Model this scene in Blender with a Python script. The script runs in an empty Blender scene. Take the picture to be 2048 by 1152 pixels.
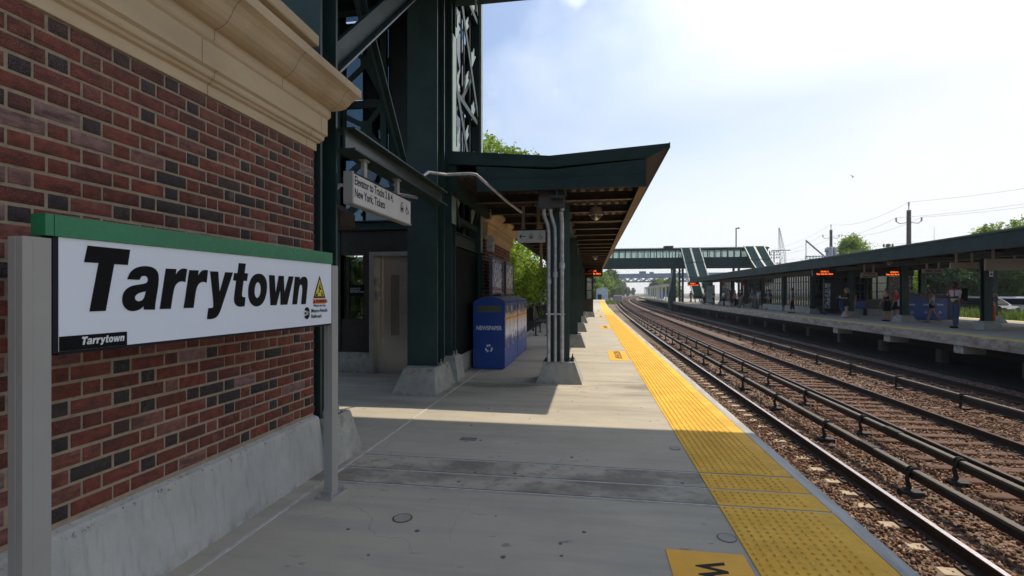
import bpy, bmesh, math, random
import numpy as np
from mathutils import Vector, Matrix
R = math.radians
PI = math.pi
rng = np.random.default_rng(7)
random.seed(7)
C = bpy.context.scene.collection
S = bpy.context.scene

# ---------------------------------------------------------------- camera
F_PX = 980.0
YAW = math.atan(157 / F_PX)
CAM_H = 1.42
cd = bpy.data.cameras.new('camera')
cd.sensor_width = 36
cd.lens = 36 * F_PX / 2048
cd.shift_y = 10 / 2048
cd.clip_start = 0.05
cd.clip_end = 6000
cam = bpy.data.objects.new('camera', cd)
cam.location = (0, 0, CAM_H)
cam.rotation_euler = (R(90), 0, YAW)
C.objects.link(cam)
S.camera = cam

# ---------------------------------------------------------------- sun and sky
SUN_DIR = Vector((0.463, 0.44, 1.0)).normalized()      # towards the sun
sun_elev = math.asin(SUN_DIR.z)
sun_azim = math.atan2(SUN_DIR.x, SUN_DIR.y)            # clockwise from +Y
ld = bpy.data.lights.new('sun', 'SUN')
ld.energy = 3.25
ld.angle = R(0.53)
ld.color = (1.0, 0.885, 0.71)
sun = bpy.data.objects.new('sun', ld)
sun.rotation_euler = SUN_DIR.to_track_quat('Z', 'Y').to_euler()
sun.location = (20, 20, 40)
C.objects.link(sun)

W = bpy.data.worlds.new('World')
S.world = W
W.use_nodes = True
nt = W.node_tree
for n in list(nt.nodes): nt.nodes.remove(n)
N = nt.nodes.new
out = N('ShaderNodeOutputWorld'); bg = N('ShaderNodeBackground')
sky = N('ShaderNodeTexSky'); sky.sky_type = 'NISHITA'; sky.sun_disc = False
sky.sun_elevation = sun_elev; sky.sun_rotation = sun_azim
sky.air_density = 1.0; sky.dust_density = 1.0; sky.ozone_density = 1.5
tc = N('ShaderNodeTexCoord')
mp = N('ShaderNodeMapping'); mp.inputs['Scale'].default_value = (1.3, 1.3, 2.6)
mp.inputs['Location'].default_value = (3.1, 1.7, 0.4)
nz = N('ShaderNodeTexNoise'); nz.inputs['Scale'].default_value = 1.6; nz.inputs['Detail'].default_value = 9
nz.inputs['Roughness'].default_value = 0.55; nz.inputs['Distortion'].default_value = 0.25
def sky_puff(c, r, seed):
    # one small cloud puff around direction c
    d_ = N('ShaderNodeVectorMath'); d_.operation = 'DISTANCE'; d_.inputs[1].default_value = c
    s_ = N('ShaderNodeTexNoise'); s_.inputs['Scale'].default_value = 22; s_.inputs['Detail'].default_value = 6
    nn = N('ShaderNodeMath'); nn.operation = 'MULTIPLY_ADD'; nn.inputs[1].default_value = r * 2.6; nn.inputs[2].default_value = -r * 1.3
    aa = N('ShaderNodeMath'); aa.operation = 'ADD'
    m_ = N('ShaderNodeMapRange'); m_.inputs['From Min'].default_value = r * 1.1; m_.inputs['From Max'].default_value = -r * 0.8; m_.inputs['To Max'].default_value = 0.60
    nt.links.new(tc.outputs['Generated'], d_.inputs[0]); nt.links.new(tc.outputs['Generated'], s_.inputs['Vector'])
    nt.links.new(s_.outputs['Fac'], nn.inputs[0]); nt.links.new(nn.outputs[0], aa.inputs[0]); nt.links.new(d_.outputs['Value'], aa.inputs[1]); nt.links.new(aa.outputs[0], m_.inputs['Value'])
    return m_.outputs['Result']
dot = N('ShaderNodeVectorMath'); dot.operation = 'DOT_PRODUCT'
dot.inputs[1].default_value = Vector((0.80, 0.52, -0.42)).normalized()   # the bank of bright cloud lies on this side
ma = N('ShaderNodeMath'); ma.operation = 'MULTIPLY_ADD'; ma.inputs[1].default_value = 0.90; ma.inputs[2].default_value = -0.20
ad = N('ShaderNodeMath'); ad.operation = 'ADD'
cr = N('ShaderNodeValToRGB')
cr.color_ramp.elements[0].position = 0.40; cr.color_ramp.elements[0].color = (0.06, 0.06, 0.06, 1)
cr.color_ramp.elements[1].position = 0.98; cr.color_ramp.elements[1].color = (0.97, 0.97, 0.97, 1)
mx = N('ShaderNodeMixRGB'); zs = N('ShaderNodeSeparateXYZ'); zr = N('ShaderNodeMapRange')      # cloud layer: dimmer towards the horizon, raised overhead to fill the shade
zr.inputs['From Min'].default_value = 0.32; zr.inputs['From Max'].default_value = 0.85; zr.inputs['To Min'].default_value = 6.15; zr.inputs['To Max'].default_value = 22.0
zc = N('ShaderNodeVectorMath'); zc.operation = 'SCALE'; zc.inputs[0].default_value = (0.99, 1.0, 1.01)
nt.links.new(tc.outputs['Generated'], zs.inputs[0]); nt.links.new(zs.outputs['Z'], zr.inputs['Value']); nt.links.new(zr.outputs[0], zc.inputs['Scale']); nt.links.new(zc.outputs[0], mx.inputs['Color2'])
L = nt.links.new
L(tc.outputs['Generated'], mp.inputs['Vector']); L(mp.outputs['Vector'], nz.inputs['Vector'])
L(tc.outputs['Generated'], dot.inputs[0]); L(dot.outputs['Value'], ma.inputs[0])
nq = N('ShaderNodeMath'); nq.operation = 'MULTIPLY_ADD'; nq.inputs[1].default_value = 0.62; nq.inputs[2].default_value = 0.18; L(nz.outputs['Fac'], nq.inputs[0]); L(nq.outputs[0], ad.inputs[0]); L(ma.outputs['Value'], ad.inputs[1])
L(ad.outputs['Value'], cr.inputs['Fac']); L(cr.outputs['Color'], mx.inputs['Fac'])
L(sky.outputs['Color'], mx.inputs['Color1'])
fac = cr.outputs['Color']
for c_, r_ in (((-0.064, 0.928, 0.368), 0.035), ((-0.030, 0.852, 0.522), 0.045), ((-0.185, 0.925, 0.331), 0.07)):
    mxx = N('ShaderNodeMath'); mxx.operation = 'MAXIMUM'
    L(sky_puff(Vector(c_).normalized(), r_, 0), mxx.inputs[0]); L(fac, mxx.inputs[1]); fac = mxx.outputs[0]
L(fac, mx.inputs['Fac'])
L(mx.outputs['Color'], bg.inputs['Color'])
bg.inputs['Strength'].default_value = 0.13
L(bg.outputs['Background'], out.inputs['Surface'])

S.view_settings.view_transform = 'Standard'
S.view_settings.look = 'None'
S.view_settings.gamma = 1.0
S.view_settings.use_curve_mapping = False
S.view_settings.exposure = 0.38
S.cycles.max_bounces = 8
S.cycles.transparent_max_bounces = 12
S.cycles.volume_bounces = 0
S.cycles.use_denoising = True

# ---------------------------------------------------------------- tags and parenting
def tag(o, label=None, cat=None, group=None, kind=None):
    if label: o['label'] = label
    if cat: o['category'] = cat
    if group: o['group'] = group
    if kind: o['kind'] = kind
    return o

def thing(name, label, cat, loc=(0, 0, 0), group=None, rz=0.0):
    o = bpy.data.objects.new(name, None)
    o.empty_display_size = 0.2
    C.objects.link(o)
    o.location = loc
    o.rotation_euler = (0, 0, rz)
    return tag(o, label, cat, group)

def link_mesh(name, me, parent=None, mats=None):
    o = bpy.data.objects.new(name, me)
    C.objects.link(o)
    if mats:
        for m in (mats if isinstance(mats, (list, tuple)) else [mats]):
            me.materials.append(m)
    if parent is not None:
        o.parent = parent
        M = Matrix.Translation(parent.location) @ parent.rotation_euler.to_matrix().to_4x4()
        if parent.type != 'EMPTY':
            M = Matrix.Identity(4)
        o.matrix_parent_inverse = M.inverted()
    return o

def copy_tree(o, parent=None):
    c = o.copy()
    C.objects.link(c)
    if parent is not None:
        c.parent = parent
        c.matrix_parent_inverse = o.matrix_parent_inverse.copy()
    for ch in list(o.children):
        copy_tree(ch, c)
    return c

def copy_at(o, dx=0, dy=0, dz=0, label=None, rz=None, scale=None):
    c = copy_tree(o)
    c.location = (o.location[0] + dx, o.location[1] + dy, o.location[2] + dz)
    if rz is not None: c.rotation_euler = (0, 0, rz)
    if scale is not None: c.scale = (scale,) * 3
    if label: c['label'] = label
    return c

# ---------------------------------------------------------------- mesh builder
class MB:
    def __init__(s):
        s.v = []; s.f = []; s.m = []; s.T = None
    def add(s, vs, fs, mi=0):
        b = len(s.v)
        if s.T is not None: vs = [tuple(s.T @ Vector(p)) for p in vs]
        s.v += [tuple(p) for p in vs]
        s.f += [tuple(b + i for i in f) for f in fs]
        s.m += [mi] * len(fs)
        return s
    def box(s, x0, x1, y0, y1, z0, z1, mi=0):
        return s.add([(x0, y0, z0), (x1, y0, z0), (x1, y1, z0), (x0, y1, z0), (x0, y0, z1), (x1, y0, z1), (x1, y1, z1), (x0, y1, z1)],
                     [(0, 3, 2, 1), (4, 5, 6, 7), (0, 1, 5, 4), (1, 2, 6, 5), (2, 3, 7, 6), (3, 0, 4, 7)], mi)
    def bbox(s, x0, x1, y0, y1, z0, z1, b=0.01, mi=0):
        """box with chamfered edges"""
        vs = []
        for sx, sy, sz in [(i, j, k) for k in (0, 1) for j in (0, 1) for i in (0, 1)]:
            X = (x0, x1)[sx]; Y = (y0, y1)[sy]; Z = (z0, z1)[sz]
            bx = b if sx == 0 else -b; by = b if sy == 0 else -b; bz = b if sz == 0 else -b
            vs += [(X, Y + by, Z + bz), (X + bx, Y, Z + bz), (X + bx, Y + by, Z)]
        bm = bmesh.new()
        for p in vs: bm.verts.new(p)
        r = bmesh.ops.convex_hull(bm, input=bm.verts)
        bmesh.ops.dissolve_limit(bm, angle_limit=0.01, verts=bm.verts, edges=bm.edges)
        bm.verts.index_update()
        s.add([tuple(v.co) for v in bm.verts], [tuple(v.index for v in f.verts) for f in bm.faces], mi)
        bm.free()
        return s
    def frustum(s, x0, x1, y0, y1, z0, X0, X1, Y0, Y1, z1, mi=0):
        return s.add([(x0, y0, z0), (x1, y0, z0), (x1, y1, z0), (x0, y1, z0), (X0, Y0, z1), (X1, Y0, z1), (X1, Y1, z1), (X0, Y1, z1)],
                     [(0, 3, 2, 1), (4, 5, 6, 7), (0, 1, 5, 4), (1, 2, 6, 5), (2, 3, 7, 6), (3, 0, 4, 7)], mi)
    def prism(s, poly, axis, a, b, mi=0):
        """polygon (convex or not) in the plane normal to axis, extruded a..b. axis x: (y,z); y: (x,z); z: (x,y)"""
        def P(p, t):
            return (t, p[0], p[1]) if axis == 'x' else (p[0], t, p[1]) if axis == 'y' else (p[0], p[1], t)
        n = len(poly)
        vs = [P(p, a) for p in poly] + [P(p, b) for p in poly]
        fs = [tuple(range(n)), tuple(range(2 * n - 1, n - 1, -1))] + [(i, i + n, (i + 1) % n + n, (i + 1) % n) for i in range(n)]
        return s.add(vs, fs, mi)
    def beam(s, p, q, w, h, up=(0, 0, 1), mi=0):
        """rectangular bar p->q: w across, h along up"""
        p = Vector(p); q = Vector(q); d = (q - p).normalized(); u = Vector(up)
        side = d.cross(u)
        if side.length < 1e-5: side = d.cross(Vector((1, 0, 0)))
        side.normalize(); u = side.cross(d).normalized()
        vs = []
        for c in (p, q):
            for a, b in ((-1, -1), (1, -1), (1, 1), (-1, 1)):
                vs.append(tuple(c + side * (a * w / 2) + u * (b * h / 2)))
        return s.add(vs, [(0, 1, 2, 3), (7, 6, 5, 4), (0, 4, 5, 1), (1, 5, 6, 2), (2, 6, 7, 3), (3, 7, 4, 0)], mi)
    def ibeam(s, p, q, w, h, t=0.02, up=(0, 0, 1), mi=0):
        p = Vector(p); q = Vector(q); d = (q - p).normalized(); u = Vector(up)
        side = d.cross(u).normalized(); u = side.cross(d).normalized()
        o1 = u * (h / 2 - t / 2)
        s.beam(p + o1, q + o1, w, t, u, mi); s.beam(p - o1, q - o1, w, t, u, mi)
        s.beam(p, q, t, h - 2 * t, u, mi)
        return s
    def tube(s, pts, r, n=8, mi=0, cap=True):
        pts = [Vector(p) for p in pts]
        rr = r if isinstance(r, (list, tuple)) else [r] * len(pts)
        vs = []; fs = []
        prev = None
        for i, p in enumerate(pts):
            if i == 0: d = pts[1] - p
            elif i == len(pts) - 1: d = p - pts[i - 1]
            else: d = (pts[i + 1] - p).normalized() + (p - pts[i - 1]).normalized()
            d.normalize()
            if prev is None:
                a = Vector((0, 0, 1)) if abs(d.z) < 0.9 else Vector((1, 0, 0))
                x = d.cross(a).normalized()
            else:
                x = (prev - d * prev.dot(d)).normalized()
            prev = x; y = d.cross(x)
            for k in range(n):
                an = 2 * PI * k / n
                vs.append(tuple(p + (x * math.cos(an) + y * math.sin(an)) * rr[i]))
        for i in range(len(pts) - 1):
            for k in range(n):
                a = i * n + k; b = i * n + (k + 1) % n
                fs.append((a, b, b + n, a + n))
        if cap:
            fs.append(tuple(range(n - 1, -1, -1))); fs.append(tuple(range((len(pts) - 1) * n, len(pts) * n)))
        return s.add(vs, fs, mi)
    def lathe(s, prof, c, n=16, mi=0, axis='z'):
        vs = []; fs = []
        for r, z in prof:
            for k in range(n):
                a = 2 * PI * k / n
                p = (r * math.cos(a), r * math.sin(a), z)
                if axis == 'x': p = (p[2], p[0], p[1])
                if axis == 'y': p = (p[0], p[2], p[1])
                vs.append((c[0] + p[0], c[1] + p[1], c[2] + p[2]))
        for i in range(len(prof) - 1):
            for k in range(n):
                a = i * n + k; b = i * n + (k + 1) % n
                fs.append((a, b, b + n, a + n))
        fs.append(tuple(range(n - 1, -1, -1))); fs.append(tuple(range((len(prof) - 1) * n, len(prof) * n)))
        return s.add(vs, fs, mi)
    def ball(s, c, r, n=10, mi=0, sc=(1, 1, 1)):
        vs = [(c[0], c[1], c[2] - r * sc[2])]; fs = []
        m = max(4, n // 2 + 1)
        for i in range(1, m):
            t = PI * i / m - PI / 2
            for k in range(n):
                a = 2 * PI * k / n
                vs.append((c[0] + r * sc[0] * math.cos(t) * math.cos(a), c[1] + r * sc[1] * math.cos(t) * math.sin(a), c[2] + r * sc[2] * math.sin(t)))
        vs.append((c[0], c[1], c[2] + r * sc[2]))
        for k in range(n):
            fs.append((0, 1 + (k + 1) % n, 1 + k))
            for i in range(m - 2):
                a = 1 + i * n + k; b = 1 + i * n + (k + 1) % n
                fs.append((a, b, b + n, a + n))
            a = 1 + (m - 2) * n
            fs.append((a + k, a + (k + 1) % n, len(vs) - 1))
        return s.add(vs, fs, mi)
    def build(s, name, mats, parent=None, smooth=False):
        me = bpy.data.meshes.new(name)
        me.from_pydata(s.v, [], s.f)
        if any(s.m): me.polygons.foreach_set('material_index', s.m)
        bm = bmesh.new(); bm.from_mesh(me); bmesh.ops.recalc_face_normals(bm, faces=bm.faces); bm.to_mesh(me); bm.free()
        if smooth:
            me.polygons.foreach_set('use_smooth', [True] * len(me.polygons))
            try: me.set_sharp_from_angle(angle=R(40))
            except Exception: pass
        me.update()
        return link_mesh(name, me, parent, mats)

def np_mesh(name, V, Fc, mats, parent=None, attr=None, smooth=False):
    """V (n,3), Fc (m,k) arrays"""
    me = bpy.data.meshes.new(name)
    m, k = Fc.shape
    me.vertices.add(len(V)); me.vertices.foreach_set('co', V.astype(np.float32).ravel())
    me.loops.add(m * k); me.loops.foreach_set('vertex_index', Fc.astype(np.int32).ravel())
    me.polygons.add(m); me.polygons.foreach_set('loop_start', np.arange(0, m * k, k, dtype=np.int32))
    if smooth: me.polygons.foreach_set('use_smooth', np.ones(m, dtype=bool))
    me.update(calc_edges=True)
    if attr is not None:
        for nm, arr in attr.items():
            a = me.attributes.new(nm, 'FLOAT', 'FACE'); a.data.foreach_set('value', arr.astype(np.float32))
    return link_mesh(name, me, parent, mats)

def text_mesh(name, body, mat, M, size=0.1, parent=None, bold=0.0, shear=0.0, ext=0.0012, align='LEFT', sx=1.0, line=1.0):
    cu = bpy.data.curves.new(name, 'FONT')
    cu.body = body; cu.size = size; cu.offset = bold * size; cu.shear = shear; cu.extrude = ext
    cu.align_x = align; cu.resolution_u = 4; cu.space_line = line
    t = bpy.data.objects.new(name, cu); C.objects.link(t)
    dg = bpy.context.evaluated_depsgraph_get()
    me = bpy.data.meshes.new_from_object(t.evaluated_get(dg))
    bpy.data.objects.remove(t); bpy.data.curves.remove(cu)
    me.name = name
    me.transform(M @ Matrix.Diagonal((sx, 1, 1, 1)))
    me.materials.clear()
    return link_mesh(name, me, parent, mat)

def frame(origin, ux, uy):
    """matrix whose local x,y lie on ux,uy (text plane)"""
    ux = Vector(ux).normalized(); uy = Vector(uy).normalized(); uz = ux.cross(uy)
    M = Matrix((ux, uy, uz)).transposed().to_4x4(); M.translation = Vector(origin)
    return M

# ---------------------------------------------------------------- materials
MAT = {}
def mat(name, col, rough=0.6, metal=0.0, var=0.12, scale=6.0, bump=0.0, bscale=40.0, spec=0.5, streak=0.0, col2=None, detail=6, lo=0.35, hi=0.65, emit=None, es=0.0, stretch=(1, 1, 1), coat=0.0):
    """principled material, base colour broken up by noise"""
    m = bpy.data.materials.new(name); MAT[name] = m
    m.use_nodes = True
    t = m.node_tree; b = t.nodes['Principled BSDF']
    N = t.nodes.new; L = t.links.new
    b.inputs['Roughness'].default_value = rough; b.inputs['Metallic'].default_value = metal
    b.inputs['Specular IOR Level'].default_value = spec
    b.inputs['Coat Weight'].default_value = coat
    tc = N('ShaderNodeTexCoord'); mp = N('ShaderNodeMapping'); mp.inputs['Scale'].default_value = stretch
    L(tc.outputs['Object'], mp.inputs['Vector'])
    nz = N('ShaderNodeTexNoise'); nz.inputs['Scale'].default_value = scale; nz.inputs['Detail'].default_value = detail
    nz.inputs['Roughness'].default_value = 0.62
    L(mp.outputs['Vector'], nz.inputs['Vector'])
    cr = N('ShaderNodeValToRGB')
    c1 = [c * (1 - var) for c in col]; c2 = list(col2) if col2 else [min(1, c * (1 + var)) for c in col]
    cr.color_ramp.elements[0].position = lo; cr.color_ramp.elements[0].color = (*c1, 1)
    cr.color_ramp.elements[1].position = hi; cr.color_ramp.elements[1].color = (*c2, 1)
    L(nz.outputs['Fac'], cr.inputs['Fac'])
    L(cr.outputs['Color'], b.inputs['Base Color'])
    m['_ramp'] = cr.name
    mr = N('ShaderNodeMapRange'); mr.inputs['To Min'].default_value = max(0, rough - 0.1); mr.inputs['To Max'].default_value = min(1, rough + 0.1)
    nf = N('ShaderNodeTexNoise'); nf.inputs['Scale'].default_value = scale * 5; nf.inputs['Detail'].default_value = 3
    L(mp.outputs['Vector'], nf.inputs['Vector']); L(nf.outputs['Fac'], mr.inputs['Value']); L(mr.outputs['Result'], b.inputs['Roughness'])
    if bump:
        nb = N('ShaderNodeTexNoise'); nb.inputs['Scale'].default_value = bscale; nb.inputs['Detail'].default_value = 5
        L(mp.outputs['Vector'], nb.inputs['Vector'])
        bp = N('ShaderNodeBump'); bp.inputs['Strength'].default_value = bump; bp.inputs['Distance'].default_value = 0.01
        L(nb.outputs['Fac'], bp.inputs['Height']); L(bp.outputs['Normal'], b.inputs['Normal'])
    if emit:
        b.inputs['Emission Color'].default_value = (*emit, 1); b.inputs['Emission Strength'].default_value = es
    return m

def mul_layer(m, kind='noise', scale=1.0, lo=0.4, hi=0.7, col=(0.3, 0.25, 0.2), stretch=(1, 1, 1), loc=(0, 0, 0), detail=5, fac=1.0, mask=None):
    """mix a second colour over the base by a noise mask (dirt, stains, wear, painted shading)"""
    t = m.node_tree; b = t.nodes['Principled BSDF']; N = t.nodes.new; L = t.links.new
    src = b.inputs['Base Color'].links[0].from_socket
    tc = N('ShaderNodeTexCoord'); mp = N('ShaderNodeMapping')
    mp.inputs['Scale'].default_value = stretch; mp.inputs['Location'].default_value = loc
    L(tc.outputs['Object'], mp.inputs['Vector'])
    if kind == 'noise':
        nz = N('ShaderNodeTexNoise'); nz.inputs['Scale'].default_value = scale; nz.inputs['Detail'].default_value = detail; nz.inputs['Roughness'].default_value = 0.6
    else:
        nz = N('ShaderNodeTexVoronoi'); nz.inputs['Scale'].default_value = scale
    L(mp.outputs['Vector'], nz.inputs['Vector'])
    mr = N('ShaderNodeMapRange'); mr.inputs['From Min'].default_value = lo; mr.inputs['From Max'].default_value = hi
    mr.inputs['To Max'].default_value = fac
    L(nz.outputs[0 if kind == 'voronoi' else 'Fac'], mr.inputs['Value'])
    f = mr.outputs['Result']
    if mask:
        ax, a, bb, soft = mask          # mask along an axis between a and bb
        sp = N('ShaderNodeSeparateXYZ'); L(tc.outputs['Object'], sp.inputs['Vector'])
        m1 = N('ShaderNodeMapRange'); m1.inputs['From Min'].default_value = a - soft; m1.inputs['From Max'].default_value = a + soft
        m2 = N('ShaderNodeMapRange'); m2.inputs['From Min'].default_value = bb + soft; m2.inputs['From Max'].default_value = bb - soft
        L(sp.outputs[ax], m1.inputs['Value']); L(sp.outputs[ax], m2.inputs['Value'])
        q = N('ShaderNodeMath'); q.operation = 'MULTIPLY'; L(m1.outputs['Result'], q.inputs[0]); L(m2.outputs['Result'], q.inputs[1])
        q2 = N('ShaderNodeMath'); q2.operation = 'MULTIPLY'; L(q.outputs[0], q2.inputs[0]); L(f, q2.inputs[1]); f = q2.outputs[0]
    mx = N('ShaderNodeMixRGB'); mx.inputs['Color2'].default_value = (*col, 1)
    L(f, mx.inputs['Fac']); L(src, mx.inputs['Color1']); L(mx.outputs['Color'], b.inputs['Base Color'])
    return m

def attr_ramp_mat(name, attr, stops, rough=0.8, bump=0.5, bscale=120, nscale=30, nvar=0.35, dust=None):
    m = bpy.data.materials.new(name); MAT[name] = m; m.use_nodes = True
    t = m.node_tree; b = t.nodes['Principled BSDF']; N = t.nodes.new; L = t.links.new
    b.inputs['Roughness'].default_value = rough; b.inputs['Specular IOR Level'].default_value = 0.3
    at = N('ShaderNodeAttribute'); at.attribute_name = attr
    cr = N('ShaderNodeValToRGB'); els = cr.color_ramp.elements
    while len(els) < len(stops): els.new(0.5)
    for e, (p, c) in zip(els, stops): e.position = p; e.color = (*c, 1)
    L(at.outputs['Fac'], cr.inputs['Fac'])
    tc = N('ShaderNodeTexCoord'); nz = N('ShaderNodeTexNoise'); nz.inputs['Scale'].default_value = nscale; nz.inputs['Detail'].default_value = 6
    L(tc.outputs['Object'], nz.inputs['Vector'])
    mr = N('ShaderNodeMapRange'); mr.inputs['From Min'].default_value = 0.3; mr.inputs['From Max'].default_value = 0.7
    mr.inputs['To Min'].default_value = 1 - nvar; mr.inputs['To Max'].default_value = 1 + nvar
    L(nz.outputs['Fac'], mr.inputs['Value'])
    vm = N('ShaderNodeVectorMath'); vm.operation = 'SCALE'; L(cr.outputs['Color'], vm.inputs[0]); L(mr.outputs['Result'], vm.inputs['Scale'])
    L(vm.outputs['Vector'], b.inputs['Base Color'])
    if bump:
        nb = N('ShaderNodeTexNoise'); nb.inputs['Scale'].default_value = bscale; nb.inputs['Detail'].default_value = 4
        L(tc.outputs['Object'], nb.inputs['Vector'])
        bp = N('ShaderNodeBump'); bp.inputs['Strength'].default_value = bump; bp.inputs['Distance'].default_value = 0.004
        L(nb.outputs['Fac'], bp.inputs['Height']); L(bp.outputs['Normal'], b.inputs['Normal'])
    return m

def glass_mat(name, tint=(0.6, 0.7, 0.7), gloss=0.12, rough=0.03):
    m = bpy.data.materials.new(name); MAT[name] = m; m.use_nodes = True
    t = m.node_tree
    for n in list(t.nodes): t.nodes.remove(n)
    N = t.nodes.new; L = t.links.new
    o = N('ShaderNodeOutputMaterial'); tr = N('ShaderNodeBsdfTransparent'); gl = N('ShaderNodeBsdfGlossy'); mx = N('ShaderNodeMixShader')
    fr = N('ShaderNodeFresnel'); fr.inputs['IOR'].default_value = 1.5
    mt = N('ShaderNodeMath'); mt.operation = 'ADD'; mt.inputs[1].default_value = gloss; mt.use_clamp = True
    tr.inputs['Color'].default_value = (*tint, 1); gl.inputs['Roughness'].default_value = rough
    tc = N('ShaderNodeTexCoord'); nz = N('ShaderNodeTexNoise'); nz.inputs['Scale'].default_value = 1.2
    bp = N('ShaderNodeBump'); bp.inputs['Strength'].default_value = 0.05
    L(tc.outputs['Object'], nz.inputs['Vector']); L(nz.outputs['Fac'], bp.inputs['Height']); L(bp.outputs['Normal'], gl.inputs['Normal'])
    L(fr.outputs['Fac'], mt.inputs[0]); L(mt.outputs[0], mx.inputs['Fac']); L(tr.outputs[0], mx.inputs[1]); L(gl.outputs[0], mx.inputs[2])
    L(mx.outputs[0], o.inputs['Surface'])
    return m

mat('green_steel', (0.013, 0.036, 0.031), 0.52, var=0.25, scale=3, bump=0.08, bscale=25)
mat('dark_steel', (0.010, 0.018, 0.016), 0.45, var=0.3, scale=3)
mat('panel_black', (0.008, 0.011, 0.010), 0.8, var=0.2, spec=0.1)
mat('black_iron', (0.010, 0.010, 0.011), 0.5, var=0.3)
mat('pale_green_sunlit_paint', (0.26, 0.34, 0.31), 0.45, var=0.15)  # gusset paint, also the sunlit look of the column flanges
mat('fascia_green', (0.022, 0.044, 0.042), 0.66, var=0.22, scale=1.5, bump=0.05, bscale=8, spec=0.22)
mat('soffit_brown', (0.028, 0.018, 0.011), 0.55, var=0.3, scale=2)
mat('joist_lit_tan', (0.075, 0.050, 0.030), 0.6, var=0.4, scale=1.5)
mat('purlin_tan', (0.26, 0.19, 0.12), 0.6, var=0.3)
mat('brown_panel', (0.030, 0.020, 0.015), 0.5, var=0.3)
mat('galvanised', (0.42, 0.42, 0.43), 0.42, metal=0.35, var=0.22, scale=14)
mat('stainless', (0.62, 0.55, 0.46), 0.22, metal=0.75, var=0.03, scale=1.5)
mat('post_grey', (0.35, 0.335, 0.31), 0.45, metal=0.1, var=0.05, scale=2)
mat('sign_white', (0.80, 0.84, 0.91), 0.35, var=0.01, scale=1.2)
mat('sign_dim_white', (0.62, 0.60, 0.58), 0.35, var=0.05)
mat('sign_green', (0.012, 0.185, 0.075), 0.28, var=0.08, scale=2)
mat('sign_black', (0.004, 0.004, 0.005), 0.6, var=0.2, spec=0.15)
mat('sign_yellow', (0.72, 0.58, 0.03), 0.4, var=0.05)
mat('sign_orange', (0.75, 0.16, 0.03), 0.4, var=0.05)
mat('sign_edge', (0.012, 0.012, 0.02), 0.5, spec=0.2)
mat('rust', (0.14, 0.07, 0.035), 0.85, var=0.45, scale=12, bump=0.3)
mat('rail_rust', (0.034, 0.020, 0.013), 0.8, var=0.4, scale=18, bump=0.2)
mat('rail_top', (0.50, 0.46, 0.47), 0.34, metal=1.0, var=0.15, scale=20)
mat('rail_top_dull', (0.12, 0.10, 0.09), 0.38, metal=0.9, var=0.2, scale=20)
mat('cover_board', (0.085, 0.070, 0.055), 0.6, var=0.25, scale=8, bump=0.15)
mat('bracket_black', (0.018, 0.014, 0.012), 0.7, var=0.3)
mat('wood_tie', (0.12, 0.048, 0.024), 0.9, var=0.5, scale=5, bump=0.6, bscale=30, stretch=(0.4, 3, 1), col2=(0.16, 0.085, 0.052))
mat('pale_tie', (0.41, 0.32, 0.215), 0.85, var=0.18, scale=9, bump=0.35)
mat('bin_blue', (0.013, 0.060, 0.30), 0.35, var=0.08, scale=3, coat=0.2)
mat('bin_lid', (0.16, 0.17, 0.22), 0.5, var=0.2)
mat('bin_slot', (0.10, 0.095, 0.055), 0.5, var=0.2)
mat('white_print', (0.72, 0.73, 0.75), 0.5, var=0.03)
mat('camera_grey', (0.36, 0.32, 0.29), 0.45, var=0.08)
mat('led_amber', (0.02, 0.005, 0.0), 0.5, emit=(1.0, 0.13, 0.015), es=1.7)
mat('skin_light', (0.50, 0.29, 0.20), 0.55, var=0.06); mat('skin_tan', (0.33, 0.18, 0.11), 0.55, var=0.06); mat('skin_dark', (0.075, 0.038, 0.025), 0.5, var=0.08)
mat('concrete_edge', (0.40, 0.38, 0.34), 0.85, var=0.25, scale=7, bump=0.3, bscale=60)
mat('concrete_base', (0.34, 0.33, 0.29), 0.88, var=0.2, scale=6, bump=0.3, bscale=50)
mul_layer(MAT['concrete_base'], 'noise', 42, 0.64, 0.70, (0.06, 0.055, 0.045), detail=3, fac=0.8)
mul_layer(MAT['concrete_base'], 'noise', 9, 0.50, 0.66, (0.13, 0.10, 0.065), detail=6, fac=0.7, mask=('Z', 0.27, 0.36, 0.04))
mul_layer(MAT['concrete_base'], 'noise', 9, 0.46, 0.66, (0.12, 0.10, 0.07), detail=6, fac=0.7, mask=('Z', -0.1, 0.03, 0.025))
mul_layer(MAT['concrete_base'], 'noise', 3, 0.5, 0.8, (0.20, 0.15, 0.10))
mat('sealant', (0.52, 0.50, 0.46), 0.8, var=0.15, scale=20)
glass_mat('tower_glass', (0.30, 0.36, 0.39), 0.04)
glass_mat('lobby_glass', (0.30, 0.33, 0.30), 0.12)
glass_mat('bridge_glass', (0.75, 0.80, 0.78), 0.08)
glass_mat('dome_glass', (0.35, 0.33, 0.30), 0.3)

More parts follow.
